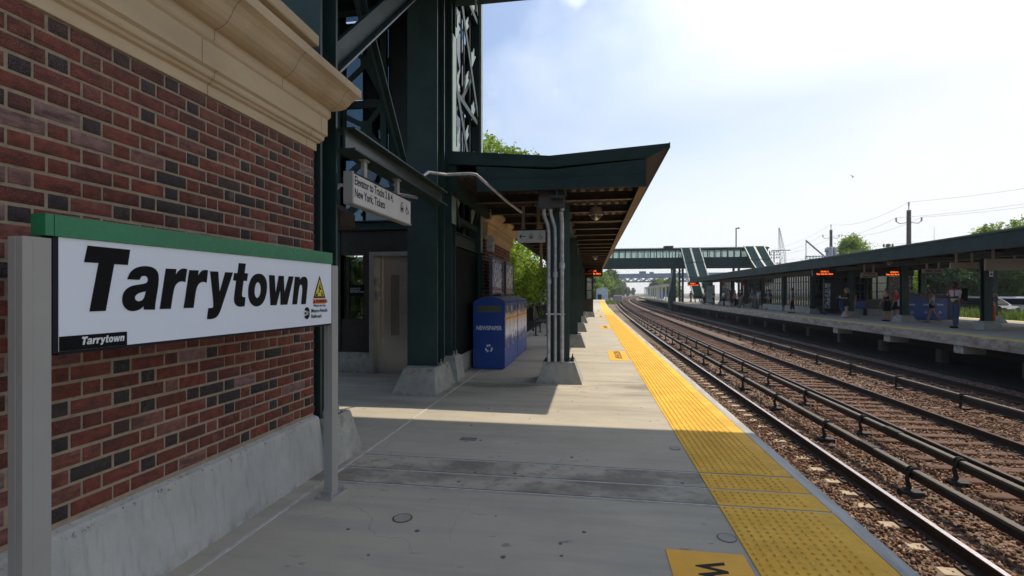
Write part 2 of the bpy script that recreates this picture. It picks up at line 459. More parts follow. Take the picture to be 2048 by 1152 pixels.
# platform concrete (with hairline cracks): large mottling, trowel marks, fine grain, gum spots and the damp grime between the crossing joints
pc = mat('platform_concrete', (0.465, 0.420, 0.330), 0.82, var=0.10, scale=0.9, bump=0.22, bscale=160, detail=8)
mul_layer(pc, 'noise', 2.2, 0.45, 0.75, (0.30, 0.285, 0.265), stretch=(0.35, 3.0, 1), fac=0.55)
mul_layer(pc, 'noise', 260, 0.62, 0.74, (0.20, 0.19, 0.175), fac=0.7, detail=2)
mul_layer(pc, 'noise', 1.6, 0.42, 0.60, (0.145, 0.130, 0.105), stretch=(0.9, 1.3, 1), detail=10, fac=0.75, mask=('Y', 3.42, 4.04, 0.015))
mul_layer(pc, 'noise', 1.3, 0.50, 0.62, (0.15, 0.13, 0.10), stretch=(0.5, 1.4, 1), detail=8, fac=0.7, mask=('Y', 6.9, 8.2, 0.5))
def crack_layer(m, scale, col, width=0.006, fac=0.6, warp=0.5):
    t = m.node_tree; b = t.nodes['Principled BSDF']; N = t.nodes.new; L = t.links.new
    src = b.inputs['Base Color'].links[0].from_socket
    tc = N('ShaderNodeTexCoord'); nz = N('ShaderNodeTexNoise'); nz.inputs['Scale'].default_value = 1.7; nz.inputs['Detail'].default_value = 8
    sc_ = N('ShaderNodeVectorMath'); sc_.operation = 'SCALE'; sc_.inputs['Scale'].default_value = warp
    ad = N('ShaderNodeVectorMath'); ad.operation = 'ADD'
    L(tc.outputs['Object'], nz.inputs['Vector']); L(nz.outputs['Color'], sc_.inputs[0]); L(sc_.outputs[0], ad.inputs[0]); L(tc.outputs['Object'], ad.inputs[1])
    v = N('ShaderNodeTexVoronoi'); v.feature = 'DISTANCE_TO_EDGE'; v.inputs['Scale'].default_value = scale; L(ad.outputs[0], v.inputs['Vector'])
    mr = N('ShaderNodeMapRange'); mr.inputs['From Min'].default_value = width; mr.inputs['From Max'].default_value = 0.0; mr.inputs['To Max'].default_value = fac
    L(v.outputs['Distance'], mr.inputs['Value'])
    n2 = N('ShaderNodeTexNoise'); n2.inputs['Scale'].default_value = 0.9; L(tc.outputs['Object'], n2.inputs['Vector'])
    m2 = N('ShaderNodeMapRange'); m2.inputs['From Min'].default_value = 0.50; m2.inputs['From Max'].default_value = 0.58; L(n2.outputs['Fac'], m2.inputs['Value'])
    q = N('ShaderNodeMath'); q.operation = 'MULTIPLY'; L(mr.outputs[0], q.inputs[0]); L(m2.outputs[0], q.inputs[1])
    mx = N('ShaderNodeMixRGB'); mx.inputs['Color2'].default_value = (*col, 1); L(q.outputs[0], mx.inputs['Fac']); L(src, mx.inputs['Color1']); L(mx.outputs['Color'], b.inputs['Base Color'])
mul_layer(pc, 'noise', 9, 0.50, 0.62, (0.17, 0.155, 0.13), detail=12, fac=0.5, mask=('Y', 3.42, 4.04, 0.015))
crack_layer(pc, 0.45, (0.20, 0.185, 0.16), 0.0025, 0.40)
mul_layer(pc, 'noise', 420, 0.64, 0.70, (0.55, 0.52, 0.47), fac=0.5, detail=1)
mul_layer(pc, 'noise', 0.7, 0.52, 0.66, (0.31, 0.27, 0.215), stretch=(0.4, 2.2, 1), detail=9, fac=0.75, mask=('Y', 5.4, 12.5, 0.4))
mul_layer(pc, 'noise', 7.0, 0.66, 0.72, (0.16, 0.15, 0.13), stretch=(0.7, 1.6, 1), detail=3, fac=0.6)
# ================================================================ SETTING: ground, platforms, ballast
def fx(y):                       # the line curves right beyond the station
    d = np.maximum(0, np.asarray(y, dtype=float) - 20)
    return d * d / (2 * 2500.0)

EDGE_L = 1.63; EDGE_R = 12.22
BALLAST = -1.50; RAIL_Z = -1.30

g = MB(); g.box(-1500, 1500, -300, 3000, -3.2, -1.95)
tag(g.build('ground', mat('earth', (0.10, 0.12, 0.055), 0.95, var=0.35, scale=0.3, col2=(0.15, 0.12, 0.07))), kind='structure')

ys = np.concatenate([np.arange(-12, 26, 0.16), np.arange(26, 80, 1.0), np.arange(80, 620, 8.0)])
def strip_mesh(name, xs, ys, zf, m, kind='structure', attrs=None):
    X, Y = np.meshgrid(xs, ys); Z = zf(X, Y)
    V = np.stack([X + fx(Y), Y, Z], -1).reshape(-1, 3)
    nx = len(xs); i = np.arange(len(ys) - 1)[:, None] * nx + np.arange(nx - 1)[None, :]
    Fc = np.stack([i, i + 1, i + nx + 1, i + nx], -1).reshape(-1, 4)
    return tag(np_mesh(name, V, Fc, m, smooth=True), kind=kind)

bal = mat('ballast_bed', (0.12, 0.075, 0.050), 0.95, var=0.4, scale=9, col2=(0.24, 0.165, 0.118), bump=0.0)
t = bal.node_tree; b_ = t.nodes['Principled BSDF']
vor = t.nodes.new('ShaderNodeTexVoronoi'); vor.inputs['Scale'].default_value = 19
tcx = t.nodes.new('ShaderNodeTexCoord'); t.links.new(tcx.outputs['Object'], vor.inputs['Vector'])
bpx = t.nodes.new('ShaderNodeBump'); bpx.inputs['Strength'].default_value = 1.0; bpx.inputs['Distance'].default_value = 0.03; bpx.invert = True
t.links.new(vor.outputs['Distance'], bpx.inputs['Height']); t.links.new(bpx.outputs['Normal'], b_.inputs['Normal'])
mul_v = t.nodes.new('ShaderNodeMixRGB'); mul_v.blend_type = 'MULTIPLY'; mul_v.inputs['Fac'].default_value = 0.9
src = b_.inputs['Base Color'].links[0].from_socket
hv = t.nodes.new('ShaderNodeHueSaturation'); hv.inputs['Saturation'].default_value = 0.25; hv.inputs['Value'].default_value = 1.5
t.links.new(vor.outputs['Color'], hv.inputs['Color']); t.links.new(src, mul_v.inputs['Color1']); t.links.new(hv.outputs['Color'], mul_v.inputs['Color2'])
t.links.new(mul_v.outputs['Color'], b_.inputs['Base Color'])

def bed_z(X, Y):
    n = 0.012 * np.sin(X * 7.3 + Y * 1.1) * np.sin(Y * 3.1 - X * 2.0) + 0.010 * np.sin(Y * 9.7 + X * 5.0)
    rise = 0.05 * np.exp(-((X - 5.05) / 0.35) ** 2) + 0.05 * np.exp(-((X - 8.7) / 0.45) ** 2)
    return BALLAST - 0.02 + n + rise
strip_mesh('ballast', np.arange(-1.0, 30.0, 0.22), ys, bed_z, bal)

# loose stones
def icosa():
    p = (1 + 5 ** 0.5) / 2
    V = np.array([(-1, p, 0), (1, p, 0), (-1, -p, 0), (1, -p, 0), (0, -1, p), (0, 1, p), (0, -1, -p), (0, 1, -p), (p, 0, -1), (p, 0, 1), (-p, 0, -1), (-p, 0, 1)], float)
    V /= np.linalg.norm(V[0])
    Fc = np.array([(0, 11, 5), (0, 5, 1), (0, 1, 7), (0, 7, 10), (0, 10, 11), (1, 5, 9), (5, 11, 4), (11, 10, 2), (10, 7, 6), (7, 1, 8), (3, 9, 4), (3, 4, 2), (3, 2, 6), (3, 6, 8), (3, 8, 9), (4, 9, 5), (2, 4, 11), (6, 2, 10), (8, 6, 7), (9, 8, 1)])
    return V, Fc
IV, IF = icosa()
def stones(n, x0, x1, y0, y1, smin, smax, power=1.0, lift=0.0):
    x = rng.uniform(x0, x1, n); u = rng.uniform(0, 1, n) ** power; y = y0 + (y1 - y0) * u
    s = rng.uniform(smin, smax, n)
    rad = s[:, None] * rng.uniform(0.55, 1.25, (n, 3)); rad[:, 2] *= 0.75
    V = IV[None] * rng.uniform(0.72, 1.2, (n, 12, 1)) * rad[:, None, :]
    q = rng.normal(size=(n, 4)); q /= np.linalg.norm(q, axis=1)[:, None]
    w, a, b, c = q.T
    Rm = np.stack([1 - 2 * (b * b + c * c), 2 * (a * b - c * w), 2 * (a * c + b * w), 2 * (a * b + c * w), 1 - 2 * (a * a + c * c), 2 * (b * c - a * w),
                   2 * (a * c - b * w), 2 * (b * c + a * w), 1 - 2 * (a * a + b * b)], -1).reshape(n, 3, 3)
    V = np.einsum('nij,nkj->nki', Rm, V)
    z = bed_z(x, y) + lift + s * 0.25 + rng.uniform(-0.012, 0.012, n)
    V += np.stack([x + fx(y), y, z], -1)[:, None, :]
    Fc = (IF[None] + (np.arange(n) * 12)[:, None, None])
    return V.reshape(-1, 3), Fc.reshape(-1, 3), np.repeat(rng.uniform(0, 1, n), 20)
parts_ = [stones(1500, 2.6, 3.9, 4.0, 12.0, 0.014, 0.030, 1.0, 0.036), stones(2600, 4.9, 8.9, 4.5, 16.0, 0.014, 0.028, 1.0, 0.042), stones(30000, 2.55, 9.6, 4.0, 13.0, 0.018, 0.036, 1.0), stones(17000, 2.6, 11.4, 13.0, 30.0, 0.024, 0.042, 1.3), stones(3000, 9.3, 12.3, 9.0, 18.0, 0.022, 0.04, 1.0)]
off = 0; VV = []; FF = []; AA = []
for V, Fc, A in parts_:
    VV.append(V); FF.append(Fc + off); AA.append(A); off += len(V)
stone_m = attr_ramp_mat('ballast_stone', 'rnd', [(0, (0.075, 0.038, 0.022)), (0.35, (0.175, 0.088, 0.048)), (0.7, (0.27, 0.150, 0.088)), (0.93, (0.38, 0.25, 0.165)), (1.0, (0.44, 0.37, 0.31))], 0.85, 0.4, 90, 25, 0.25)
tag(np_mesh('ballast_stones', np.concatenate(VV), np.concatenate(FF), stone_m, attr={'rnd': np.concatenate(AA)}), 'loose brown ballast stones covering the track bed between the rails', 'gravel', kind='stuff')

# --- near platform (slab as bays with open joints), its edge, tactile paving
YS = np.concatenate([np.arange(-12, 22, 2.0), np.arange(22, 112, 6.0)])
def slab(name, xl, xr, z0, z1, m, ylist, kind='structure', curve=True):
    b = MB()
    for i in range(len(ylist) - 1):
        a, c = float(ylist[i]), float(ylist[i + 1])
        f0 = float(fx(a)) if curve else 0; f1 = float(fx(c)) if curve else 0
        b.add([(xl + f0, a, z0), (xr + f0, a, z0), (xr + f1, c, z0), (xl + f1, c, z0), (xl + f0, a, z1), (xr + f0, a, z1), (xr + f1, c, z1), (xl + f1, c, z1)],
              [(0, 3, 2, 1), (4, 5, 6, 7), (1, 2, 6, 5), (3, 0, 4, 7)] + ([(0, 1, 5, 4)] if i == 0 else []) + ([(2, 3, 7, 6)] if i == len(ylist) - 2 else []))
    return tag(b.build(name, m), kind=kind)
slab('platform', -9.0, EDGE_L - 0.005, -0.34, 0.0, pc, YS)
slab('platform_edge', EDGE_L - 0.09, EDGE_L + 0.0, -0.36, 0.006, mat('edge_strip', (0.43, 0.43, 0.41), 0.7, var=0.25, scale=10, stretch=(1, 0.1, 1), bump=0.3), YS)
sw = MB()
sw.box(-9, 1.05, -12, 108, -3.0, -0.36)
tag(sw.build('platform_foundation', mat('foundation_dark', (0.10, 0.095, 0.085), 0.9)), kind='structure')

# joints
jb = MB()
for y in (3.44, 3.73, 4.04): jb.box(-1.98, EDGE_L - 0.09, y - 0.007, y + 0.007, 0.0, 0.0045)
jb.box(-1.992, -1.968, -2, 10.5, 0.0, 0.0050)
for y in (8.0, 11.9, 17.5, 23.0, 28.5): jb.box(-1.9, 0.84, y - 0.006, y + 0.006, 0.0, 0.002)
tag(jb.build('platform_joints', MAT['sealant']), kind='structure')
jd = MB()
for y in (3.452, 3.742, 4.053): jd.box(-1.98, EDGE_L - 0.09, y, y + 0.008, 0.0, 0.003)
tag(jd.build('joint_dark_strip', MAT['black_iron']), kind='structure')  # thin black strips laid along the cross joints

# tactile paving: yellow sheet with real domes near, bumps in the shader far
yel = mat('tactile_yellow', (0.90, 0.49, 0.06), 0.7, var=0.12, scale=3, col2=(0.96, 0.56, 0.08), bump=0.1, spec=0.15)
mul_layer(yel, 'noise', 5, 0.50, 0.80, (0.50, 0.33, 0.06), detail=6, fac=0.6)
mul_layer(yel, 'noise', 45, 0.60, 0.70, (0.22, 0.16, 0.06), detail=3, fac=0.5)
mul_layer(yel, 'noise', 1.1, 0.55, 0.7, (0.42, 0.26, 0.03), stretch=(1, 0.5, 1), detail=4, fac=0.5)
T0, T1 = 0.845, 1.535
tb = MB()
ty = np.concatenate([[-4, 3.43, 3.455, 3.72, 3.745, 4.03, 4.06], np.arange(6, 22, 2.0), np.arange(22, 100, 6.0)])
for i in range(len(ty) - 1):
    a, c = float(ty[i]), float(ty[i + 1])
    if c - a < 0.04: continue
    f0, f1 = float(fx(a)), float(fx(c))
    tb.add([(T0 + f0, a, 0), (T1 + f0, a, 0), (T1 + f1, c, 0), (T0 + f1, c, 0), (T0 + f0, a, 0.006), (T1 + f0, a, 0.006), (T1 + f1, c, 0.006), (T0 + f1, c, 0.006)],
           [(4, 5, 6, 7), (0, 1, 5, 4), (1, 2, 6, 5), (2, 3, 7, 6), (3, 0, 4, 7)])
tac = tag(tb.build('tactile_paving', yel), kind='structure')
nd = 8
ang = np.arange(nd) * 2 * PI / nd
dv = np.concatenate([np.stack([np.cos(ang) * 0.0125, np.sin(ang) * 0.0125, ang * 0 + 0.006], -1), np.stack([np.cos(ang) * 0.0075, np.sin(ang) * 0.0075, ang * 0 + 0.0135], -1)])
dfq = np.array([(k, (k + 1) % nd, (k + 1) % nd + nd, k + nd) for k in range(nd)] + [(8, 9, 10, 11), (8, 11, 12, 15), (12, 13, 14, 15)])
cx = T0 + 0.03 + np.arange(11) * 0.053
cy = np.arange(1.5, 32, 0.053)
cy = np.array([v for v in cy if min(abs(v - 3.44), abs(v - 3.73), abs(v - 4.045)) > 0.03])
DX, DY = np.meshgrid(cx, cy); D = np.stack([DX.ravel() + fx(DY.ravel()), DY.ravel(), 0 * DX.ravel()], -1)
V = (dv[None] + D[:, None]).reshape(-1, 3); Fc = (dfq[None] + (np.arange(len(D)) * 16)[:, None, None]).reshape(-1, 4)
ym = mat('dome_yellow', (0.86, 0.465, 0.055), 0.6, var=0.12, scale=3, col2=(0.94, 0.53, 0.07), spec=0.15)
mul_layer(MAT['dome_yellow'], 'noise', 6, 0.52, 0.70, (0.40, 0.27, 0.06), detail=6, fac=0.6)
mul_layer(MAT['dome_yellow'], 'noise', 60, 0.60, 0.68, (0.20, 0.15, 0.06), detail=2, fac=0.6)
tag(np_mesh('tactile_domes', V, Fc, ym), kind='structure')

# yellow painted warning patches with the lettering read from the platform
pp = mat('patch_yellow', (0.88, 0.43, 0.012), 0.6, var=0.06, scale=5)
mul_layer(pp, 'noise', 8, 0.6, 0.7, (0.62, 0.42, 0.12), fac=0.5)
for k, (y1, y0) in enumerate([(2.815, 1.10), (12.25, 10.53), (21.6, 19.9), (31.0, 29.3), (40.5, 38.8)]):
    b = MB(); b.box(0.41, 0.815, y0, y1, 0.0, 0.004)
    o = b.build('floor_marking', pp)
    tag(o, ['yellow floor patch lettered in black at the bottom of the picture', 'yellow floor patch lettered in black beside the first canopy column', 'small yellow floor patch beside the third canopy column', 'tiny yellow floor patch near the dark shelter', 'farthest tiny yellow floor patch on the near platform'][k], 'floor marking', 'yellow warning patches painted on the platform')
    text_mesh('lettering', 'WATCH THE GAP', MAT['sign_black'], frame((0.545, y1 - 0.105, 0.0045), (0, -1, 0), (1, 0, 0)), 0.205, o, bold=0.032, ext=0.0004, sx=0.80)

# far (right) platform: wide island on piers
rp = mat('far_platform_concrete', (0.33, 0.31, 0.28), 0.85, var=0.15, scale=1.5, bump=0.2)
YR = np.concatenate([np.arange(2, 22, 4.0), np.arange(22, 200, 6.0)])
slab('far_platform', EDGE_R + 0.01, 21.6, -0.30, 0.0, rp, YR)
fe = mat('far_platform_fascia', (0.34, 0.30, 0.26), 0.85, var=0.35, scale=2.5, bump=0.4, stretch=(1, 0.6, 2))
mul_layer(fe, 'noise', 4, 0.55, 0.72, (0.24, 0.11, 0.07), detail=6, fac=0.7)
mul_layer(fe, 'noise', 14, 0.6, 0.7, (0.07, 0.065, 0.06), detail=4, fac=0.8)
slab('far_platform_edge', EDGE_R - 0.03, EDGE_R + 0.04, -0.33, 0.005, fe, YR)
slab('far_tactile_paving', EDGE_R + 0.10, EDGE_R + 0.70, 0.0, 0.006, mat('far_yellow', (0.50, 0.38, 0.10), 0.7, var=0.2, scale=2), YR)
slab('far_tactile_paving_back', 20.85, 21.45, 0.0, 0.006, MAT['far_yellow'], YR)
slab('far_platform_girder', 13.3, 20.3, -0.75, -0.301, mat('girder_shade_dark', (0.03, 0.027, 0.024), 0.95), YR)  # darkened so the space under the platform looks shaded
slab('far_platform_foundation', 15.0, 20.0, -1.7, -0.76, mat('underside_shade_black', (0.018, 0.016, 0.014), 0.95), YR)  # black colour stands for the deep shade behind the piers
slab('under_platform_shade_slab', 12.6, 15.0, -1.6, -1.44, MAT['underside_shade_black'], YR)  # added black slab, shade under the platform put into its colour
pier = MB(); pier.bbox(-0.15, 0.15, -0.17, 0.17, -1.75, -0.75, 0.015); pier.box(-0.9, 0.9, -0.16, 0.16, -0.748, -0.31)
p0 = pier.build('platform_pier', mat('pier_concrete', (0.17, 0.155, 0.135), 0.9, var=0.25, scale=3, bump=0.3))
tag(p0, 'concrete pier under the far platform, nearest to the camera', 'pier', 'concrete piers carrying the far platform')
names_ = ['nearest', 'second', 'third', 'fourth', 'fifth', 'sixth', 'seventh', 'eighth', 'ninth', 'tenth', 'eleventh', 'twelfth', 'thirteenth', 'fourteenth']
ypier = [13.3 + i * 4.15 for i in range(14)]
for i, y in enumerate(ypier):
    o = p0 if i == 0 else p0.copy()
    if i: C.objects.link(o)
    o.location = (14.35 + float(fx(y)), y + 1.2, 0)
    o['label'] = 'concrete pier under the far platform, %s one from the right edge of the photo' % names_[i]
cb = MB(); cb.bbox(EDGE_R + 0.06, EDGE_R + 0.75, -0.22, 0.22, -0.62, -0.335, 0.01)
c0 = cb.build('platform_corbel', MAT['concrete_edge'])
for i, y in enumerate([14.7, 18.75, 22.8, 27.2]):
    o = c0 if i == 0 else c0.copy()
    if i: C.objects.link(o)
    o.location = (float(fx(y)), y, 0)
    tag(o, 'pale concrete block under the far platform lip, %s from the right edge' % names_[i], 'concrete block', 'pale blocks under the lip of the far platform')

# floor caps and gum on the near platform
def cap(x, y, r, label, ring, inner):
    t_ = thing('floor_hatch', label, 'floor hatch', (x, y, 0))
    b = MB(); b.lathe([(r, 0.0), (r, 0.0035), (r * 0.86, 0.0036)], (x, y, 0), 24); b.build('ring', ring, t_)
    b = MB(); b.lathe([(r * 0.85, 0.0), (r * 0.85, 0.0042)], (x, y, 0), 24); b.build('lid', inner, t_)
ringm = mat('cap_ring_grey', (0.17, 0.165, 0.155), 0.85, var=0.3, scale=30)
capm = mat('cap_concrete', (0.36, 0.34, 0.305), 0.85, var=0.1, scale=8)
cap(-1.17, 2.94, 0.062, 'round floor cap with a rust stained rim near the sign post', MAT['rust'], capm)
cap(0.78, 3.0, 0.055, 'round grey floor cap near the tactile strip at the bottom of the photo', ringm, capm)
cap(0.76, 4.65, 0.05, 'round grey floor cap near the tactile strip just before the sunlit part', ringm, capm)
b = MB(); b.bbox(-1.25, -1.09, 4.59, 4.68, 0, 0.004, 0.001)
tag(b.build('floor_plate', ringm), 'small rectangular grey plate set in the platform in the shade', 'floor plate')
gm = MB()
for _ in range(60):
    x = rng.uniform(-1.8, 0.8); y = rng.uniform(2.2, 9.5); r = rng.uniform(0.005, 0.017)
    pts = [(x + r * math.cos(a) * rng.uniform(0.6, 1.2), y + r * math.sin(a) * rng.uniform(0.6, 1.2)) for a in np.arange(7) * 2 * PI / 7]
    gm.prism(pts, 'z', 0.0, 0.0015)
tag(gm.build('gum_spots', mat('gum_dark', (0.12, 0.115, 0.105), 0.9)), 'small dark gum spots scattered over the platform floor', 'gum', kind='stuff')
# ================================================================ BRICK STATION HOUSE (left foreground)
BX = -2.20; BY = 3.65; Z0 = 0.44; Z1 = 2.565
CO = 0.0728
brick_m = attr_ramp_mat('brick', 'rnd', [(0.0, (0.022, 0.021, 0.024)), (0.16, (0.038, 0.030, 0.030)), (0.28, (0.075, 0.030, 0.024)), (0.45, (0.125, 0.034, 0.022)), (0.75, (0.195, 0.046, 0.028)), (0.9, (0.19, 0.075, 0.058)), (1.0, (0.23, 0.14, 0.13))], 0.85, 0.7, 160, 26, 0.30)
mul_layer(brick_m, 'noise', 9, 0.60, 0.72, (0.24, 0.15, 0.13), detail=7, fac=0.45)
mul_layer(brick_m, 'noise', 240, 0.50, 0.62, (0.30, 0.22, 0.20), detail=2, fac=0.4, mask=('Z', 2.12, 2.9, 0.28))
mul_layer(brick_m, 'noise', 13, 0.52, 0.66, (0.050, 0.030, 0.028), detail=4, stretch=(1, 0.6, 2.2), fac=0.65)
mul_layer(brick_m, 'noise', 300, 0.60, 0.66, (0.30, 0.20, 0.17), detail=1, fac=0.45)
mul_layer(brick_m, 'noise', 170, 0.60, 0.70, (0.030, 0.020, 0.018), detail=3, fac=0.7)
mul_layer(brick_m, 'noise', 6, 0.56, 0.70, (0.045, 0.036, 0.036), detail=5, stretch=(1, 0.7, 3), fac=0.6)
mortar_m = mat('mortar', (0.34, 0.265, 0.185), 0.95, var=0.15, scale=30, bump=0.5, bscale=200)
lime_m = mat('limestone', (0.54, 0.415, 0.265), 0.85, var=0.10, scale=2.5, bump=0.18, bscale=130, stretch=(1, 0.5, 1))
mul_layer(lime_m, 'noise', 3.5, 0.46, 0.7, (0.31, 0.20, 0.085), stretch=(1, 0.4, 1), fac=0.75, mask=('Z', 2.90, 3.09, 0.03))  # brown shading of the cornice cove put into the stone colour
mul_layer(lime_m, 'noise', 5, 0.5, 0.75, (0.30, 0.20, 0.10), stretch=(1, 0.3, 1), fac=0.6, mask=('Z', 2.62, 2.67, 0.01))  # same brown shading on the small lower moulding
mul_layer(lime_m, 'noise', 11, 0.62, 0.74, (0.40, 0.33, 0.30), detail=7, fac=0.5)
plinth_m = mat('plinth_concrete', (0.43, 0.42, 0.39), 0.85, var=0.10, scale=2.0, bump=0.25, bscale=70)
mul_layer(plinth_m, 'noise', 9, 0.50, 0.75, (0.31, 0.30, 0.275), stretch=(1, 1.0, 0.4), fac=0.45)
mul_layer(plinth_m, 'noise', 5, 0.60, 0.74, (0.52, 0.51, 0.49), stretch=(1, 1.6, 0.05), fac=0.35)
mul_layer(plinth_m, 'noise', 40, 0.60, 0.66, (0.07, 0.065, 0.055), detail=4, fac=0.8, mask=('Z', 0.385, 0.47, 0.02))
mul_layer(plinth_m, 'noise', 90, 0.66, 0.72, (0.20, 0.19, 0.18), detail=3, fac=0.4)
mul_layer(plinth_m, 'noise', 30, 0.52, 0.70, (0.22, 0.215, 0.20), stretch=(1, 1.0, 0.06), fac=0.4)
mul_layer(plinth_m, 'noise', 7, 0.45, 0.65, (0.15, 0.135, 0.11), detail=7, fac=0.6, mask=('Z', -0.1, 0.045, 0.04))

def brick_face(faces, n_course, length, place, z0, seed):
    """Flemish bond. place(u0,u1,z0,z1,depth) -> 8 verts"""
    r = np.random.default_rng(seed)
    V = []; Fq = []; A = []
    st, hd, j = 0.180, 0.077, 0.0125
    per = st + hd + 2 * j
    for k in range(n_course):
        za = z0 + k * CO + 0.0072; zb = z0 + (k + 1) * CO - 0.0072
        u = -(per * 0.5 if k % 2 else 0.0) + (st - hd) * 0.0
        i = 0
        while u < length:
            for w, isH in ((st, False), (hd, True)):
                a, b = u, u + w
                u += w + j
                a2, b2 = max(a, 0.0), min(b, length)
                if b2 - a2 < 0.02: continue
                d = r.normal(0, 0.0012)
                zz = r.normal(0, 0.0009)
                V8 = place(a2 + r.normal(0, .0008), b2 + r.normal(0, .0008), za + zz, zb + zz, d)
                base = len(V); V += V8
                Fq += [tuple(base + q for q in f) for f in faces]
                if isH: c = r.choice([r.uniform(0.0, 0.22), r.uniform(0.25, 0.7), r.uniform(0.4, 1.0)], p=[0.42, 0.33, 0.25])
                else: c = r.choice([r.uniform(0.0, 0.22), r.uniform(0.33, 0.85), r.uniform(0.8, 1.0)], p=[0.09, 0.76, 0.15])
                A += [c] * len(faces)
    return V, Fq, A

def fr_faces():
    # outer back ring 0-3, front ring 4-7 (chamfered): front quad, 4 chamfers, 4 sides
    return [(8, 9, 10, 11), (4, 5, 9, 8), (5, 6, 10, 9), (6, 7, 11, 10), (7, 4, 8, 11), (0, 1, 5, 4), (1, 2, 6, 5), (2, 3, 7, 6), (3, 0, 4, 7)]

def side_brick(X, Yend):
    c = 0.0025
    def f(a, b, za, zb, d):
        y0, y1 = Yend - b, Yend - a
        x0, x1 = X - 0.03, X + d
        return [(x0, y0, za), (x0, y1, za), (x0, y1, zb), (x0, y0, zb), (x1 - c, y0, za), (x1 - c, y1, za), (x1 - c, y1, zb), (x1 - c, y0, zb),
                (x1, y0 + c, za + c), (x1, y1 - c, za + c), (x1, y1 - c, zb - c), (x1, y0 + c, zb - c)]
    return f
def front_brick(Y, Xend, sgn):
    c = 0.0025
    def f(a, b, za, zb, d):
        x0, x1 = Xend - b, Xend - a
        y0, y1 = Y - sgn * 0.03, Y + sgn * d
        cc = sgn * c
        return [(x0, y0, za), (x1, y0, za), (x1, y0, zb), (x0, y0, zb), (x0, y1 - cc, za), (x1, y1 - cc, za), (x1, y1 - cc, zb), (x0, y1 - cc, zb),
                (x0 + c, y1, za + c), (x1 - c, y1, za + c), (x1 - c, y1, zb - c), (x0 + c, y1, zb - c)]
    return f

COR = [(0.0, 2.565), (0.012, 2.567), (0.012, 2.625), (0.03, 2.634), (0.036, 2.648), (0.050, 2.656), (0.055, 2.668), (0.056, 2.690), (0.074, 2.704), (0.074, 2.836),
       (0.086, 2.848), (0.092, 2.862), (0.092, 2.915), (0.120, 2.920), (0.150, 2.934), (0.178, 2.958), (0.196, 2.985), (0.212, 3.018), (0.236, 3.050), (0.262, 3.070),
       (0.272, 3.076), (0.272, 3.140), (0.262, 3.146), (-0.25, 3.20)]

def house(name, label, y0, y1, depth, front=False, seed=3, capz=True):
    root = thing(name, label, 'building', (BX - depth / 2, (y0 + y1) / 2, 0))
    b = MB(); b.box(BX - depth + 0.01, BX - 0.0045, y0 + 0.006, y1 - 0.0055, 0.0, 2.60)
    b.build('mortar_backing', mortar_m, root)
    n = int((Z1 - Z0) / CO); z0 = Z1 - n * CO
    V, Fq, A = brick_face(fr_faces(), n, y1 - y0, side_brick(BX, y1), z0, seed)
    V2, F2, A2 = brick_face(fr_faces(), n, depth, front_brick(y1, BX - 0.004, 1), z0, seed + 1)
    F2 = [tuple(len(V) + q for q in f) for f in F2]; V += V2; Fq += F2; A += A2
    if front:
        V2, F2, A2 = brick_face(fr_faces(), n, depth, front_brick(y0, BX - 0.004, -1), z0, seed + 2)
        F2 = [tuple(len(V) + q for q in f) for f in F2]; V += V2; Fq += F2; A += A2
    np_mesh('brickwork', np.array(V, float), np.array(Fq), brick_m, root, attr={'rnd': np.array(A)})
    # plinth: slightly battered with a rough chamfered top
    b = MB(); xo = BX + 0.035; xi = BX - depth - 0.05
    prof = [(xo + 0.050, 0.0), (xo, 0.405), (xo - 0.008, 0.422), (BX - 0.003, Z0 - 0.004)]
    e = y1 + 0.0
    rings = []
    for (x, z) in prof:
        o = x - BX
        rings.append([(xi - o, y0 - (o if front else 0), z), (x, y0 - (o if front else 0), z), (x, e + o * 0.4, z), (xi - o, e + o * 0.4, z)])
    vs = [p for r_ in rings for p in r_]; fs = []
    for k in range(len(rings) - 1):
        for i in range(4):
            fs.append((k * 4 + i, k * 4 + (i + 1) % 4, k * 4 + 4 + (i + 1) % 4, k * 4 + 4 + i))
    b.add(vs, fs); b.build('plinth', plinth_m, root)
    # cornice wraps the corner(s); each stone has an open joint
    def cornice_ring(off, z):
        return [(BX - depth - off, y0 - (off if front else 0), z), (BX + off, y0 - (off if front else 0), z), (BX + off, y1 + off, z), (BX - depth - off, y1 + off, z)]
    rings = [cornice_ring(o, z) for o, z in COR]
    vs = [p for r_ in rings for p in r_]; fs = []
    for k in range(len(rings) - 1):
        for i in range(4):
            fs.append((k * 4 + i, k * 4 + (i + 1) % 4, k * 4 + 4 + (i + 1) % 4, k * 4 + 4 + i))
    jj = MB(); jj.add(vs, fs)
    # joints in the cornice: thin dark lines standing a millimetre proud of the stone
    def rib(y, lo, hi, w=0.004):
        pr = [(o + 0.0012, z) for o, z in COR[:-1] if lo <= z <= hi]
        vs = []; 
        for o, z in pr: vs += [(BX + o, y - w / 2, z), (BX + o, y + w / 2, z)]
        jj.add(vs, [(2 * i, 2 * i + 1, 2 * i + 3, 2 * i + 2) for i in range(len(pr) - 1)], 1)
    for y in np.arange(y1 - 0.13, y0, -1.0): rib(y, 2.56, 2.71)
    for y in np.arange(y1 - 0.02, y0, -1.22): rib(y, 2.70, 2.84)
    for y in np.arange(y1 + 0.07, y0, -0.62): rib(y, 2.84, 3.08)
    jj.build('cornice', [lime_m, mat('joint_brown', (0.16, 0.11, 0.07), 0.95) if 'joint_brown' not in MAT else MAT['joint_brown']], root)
    # coping set back above
    b = MB(); b.bbox(BX - depth - 0.02, BX + 0.045, y0 + 0.02, y1 + 0.0, 3.40, 3.49, 0.008); b.box(BX - depth + 0.03, BX - 0.02, y0 + 0.03, y1 - 0.05, 3.16, 3.40)
    b.build('coping', lime_m, root)
    return root
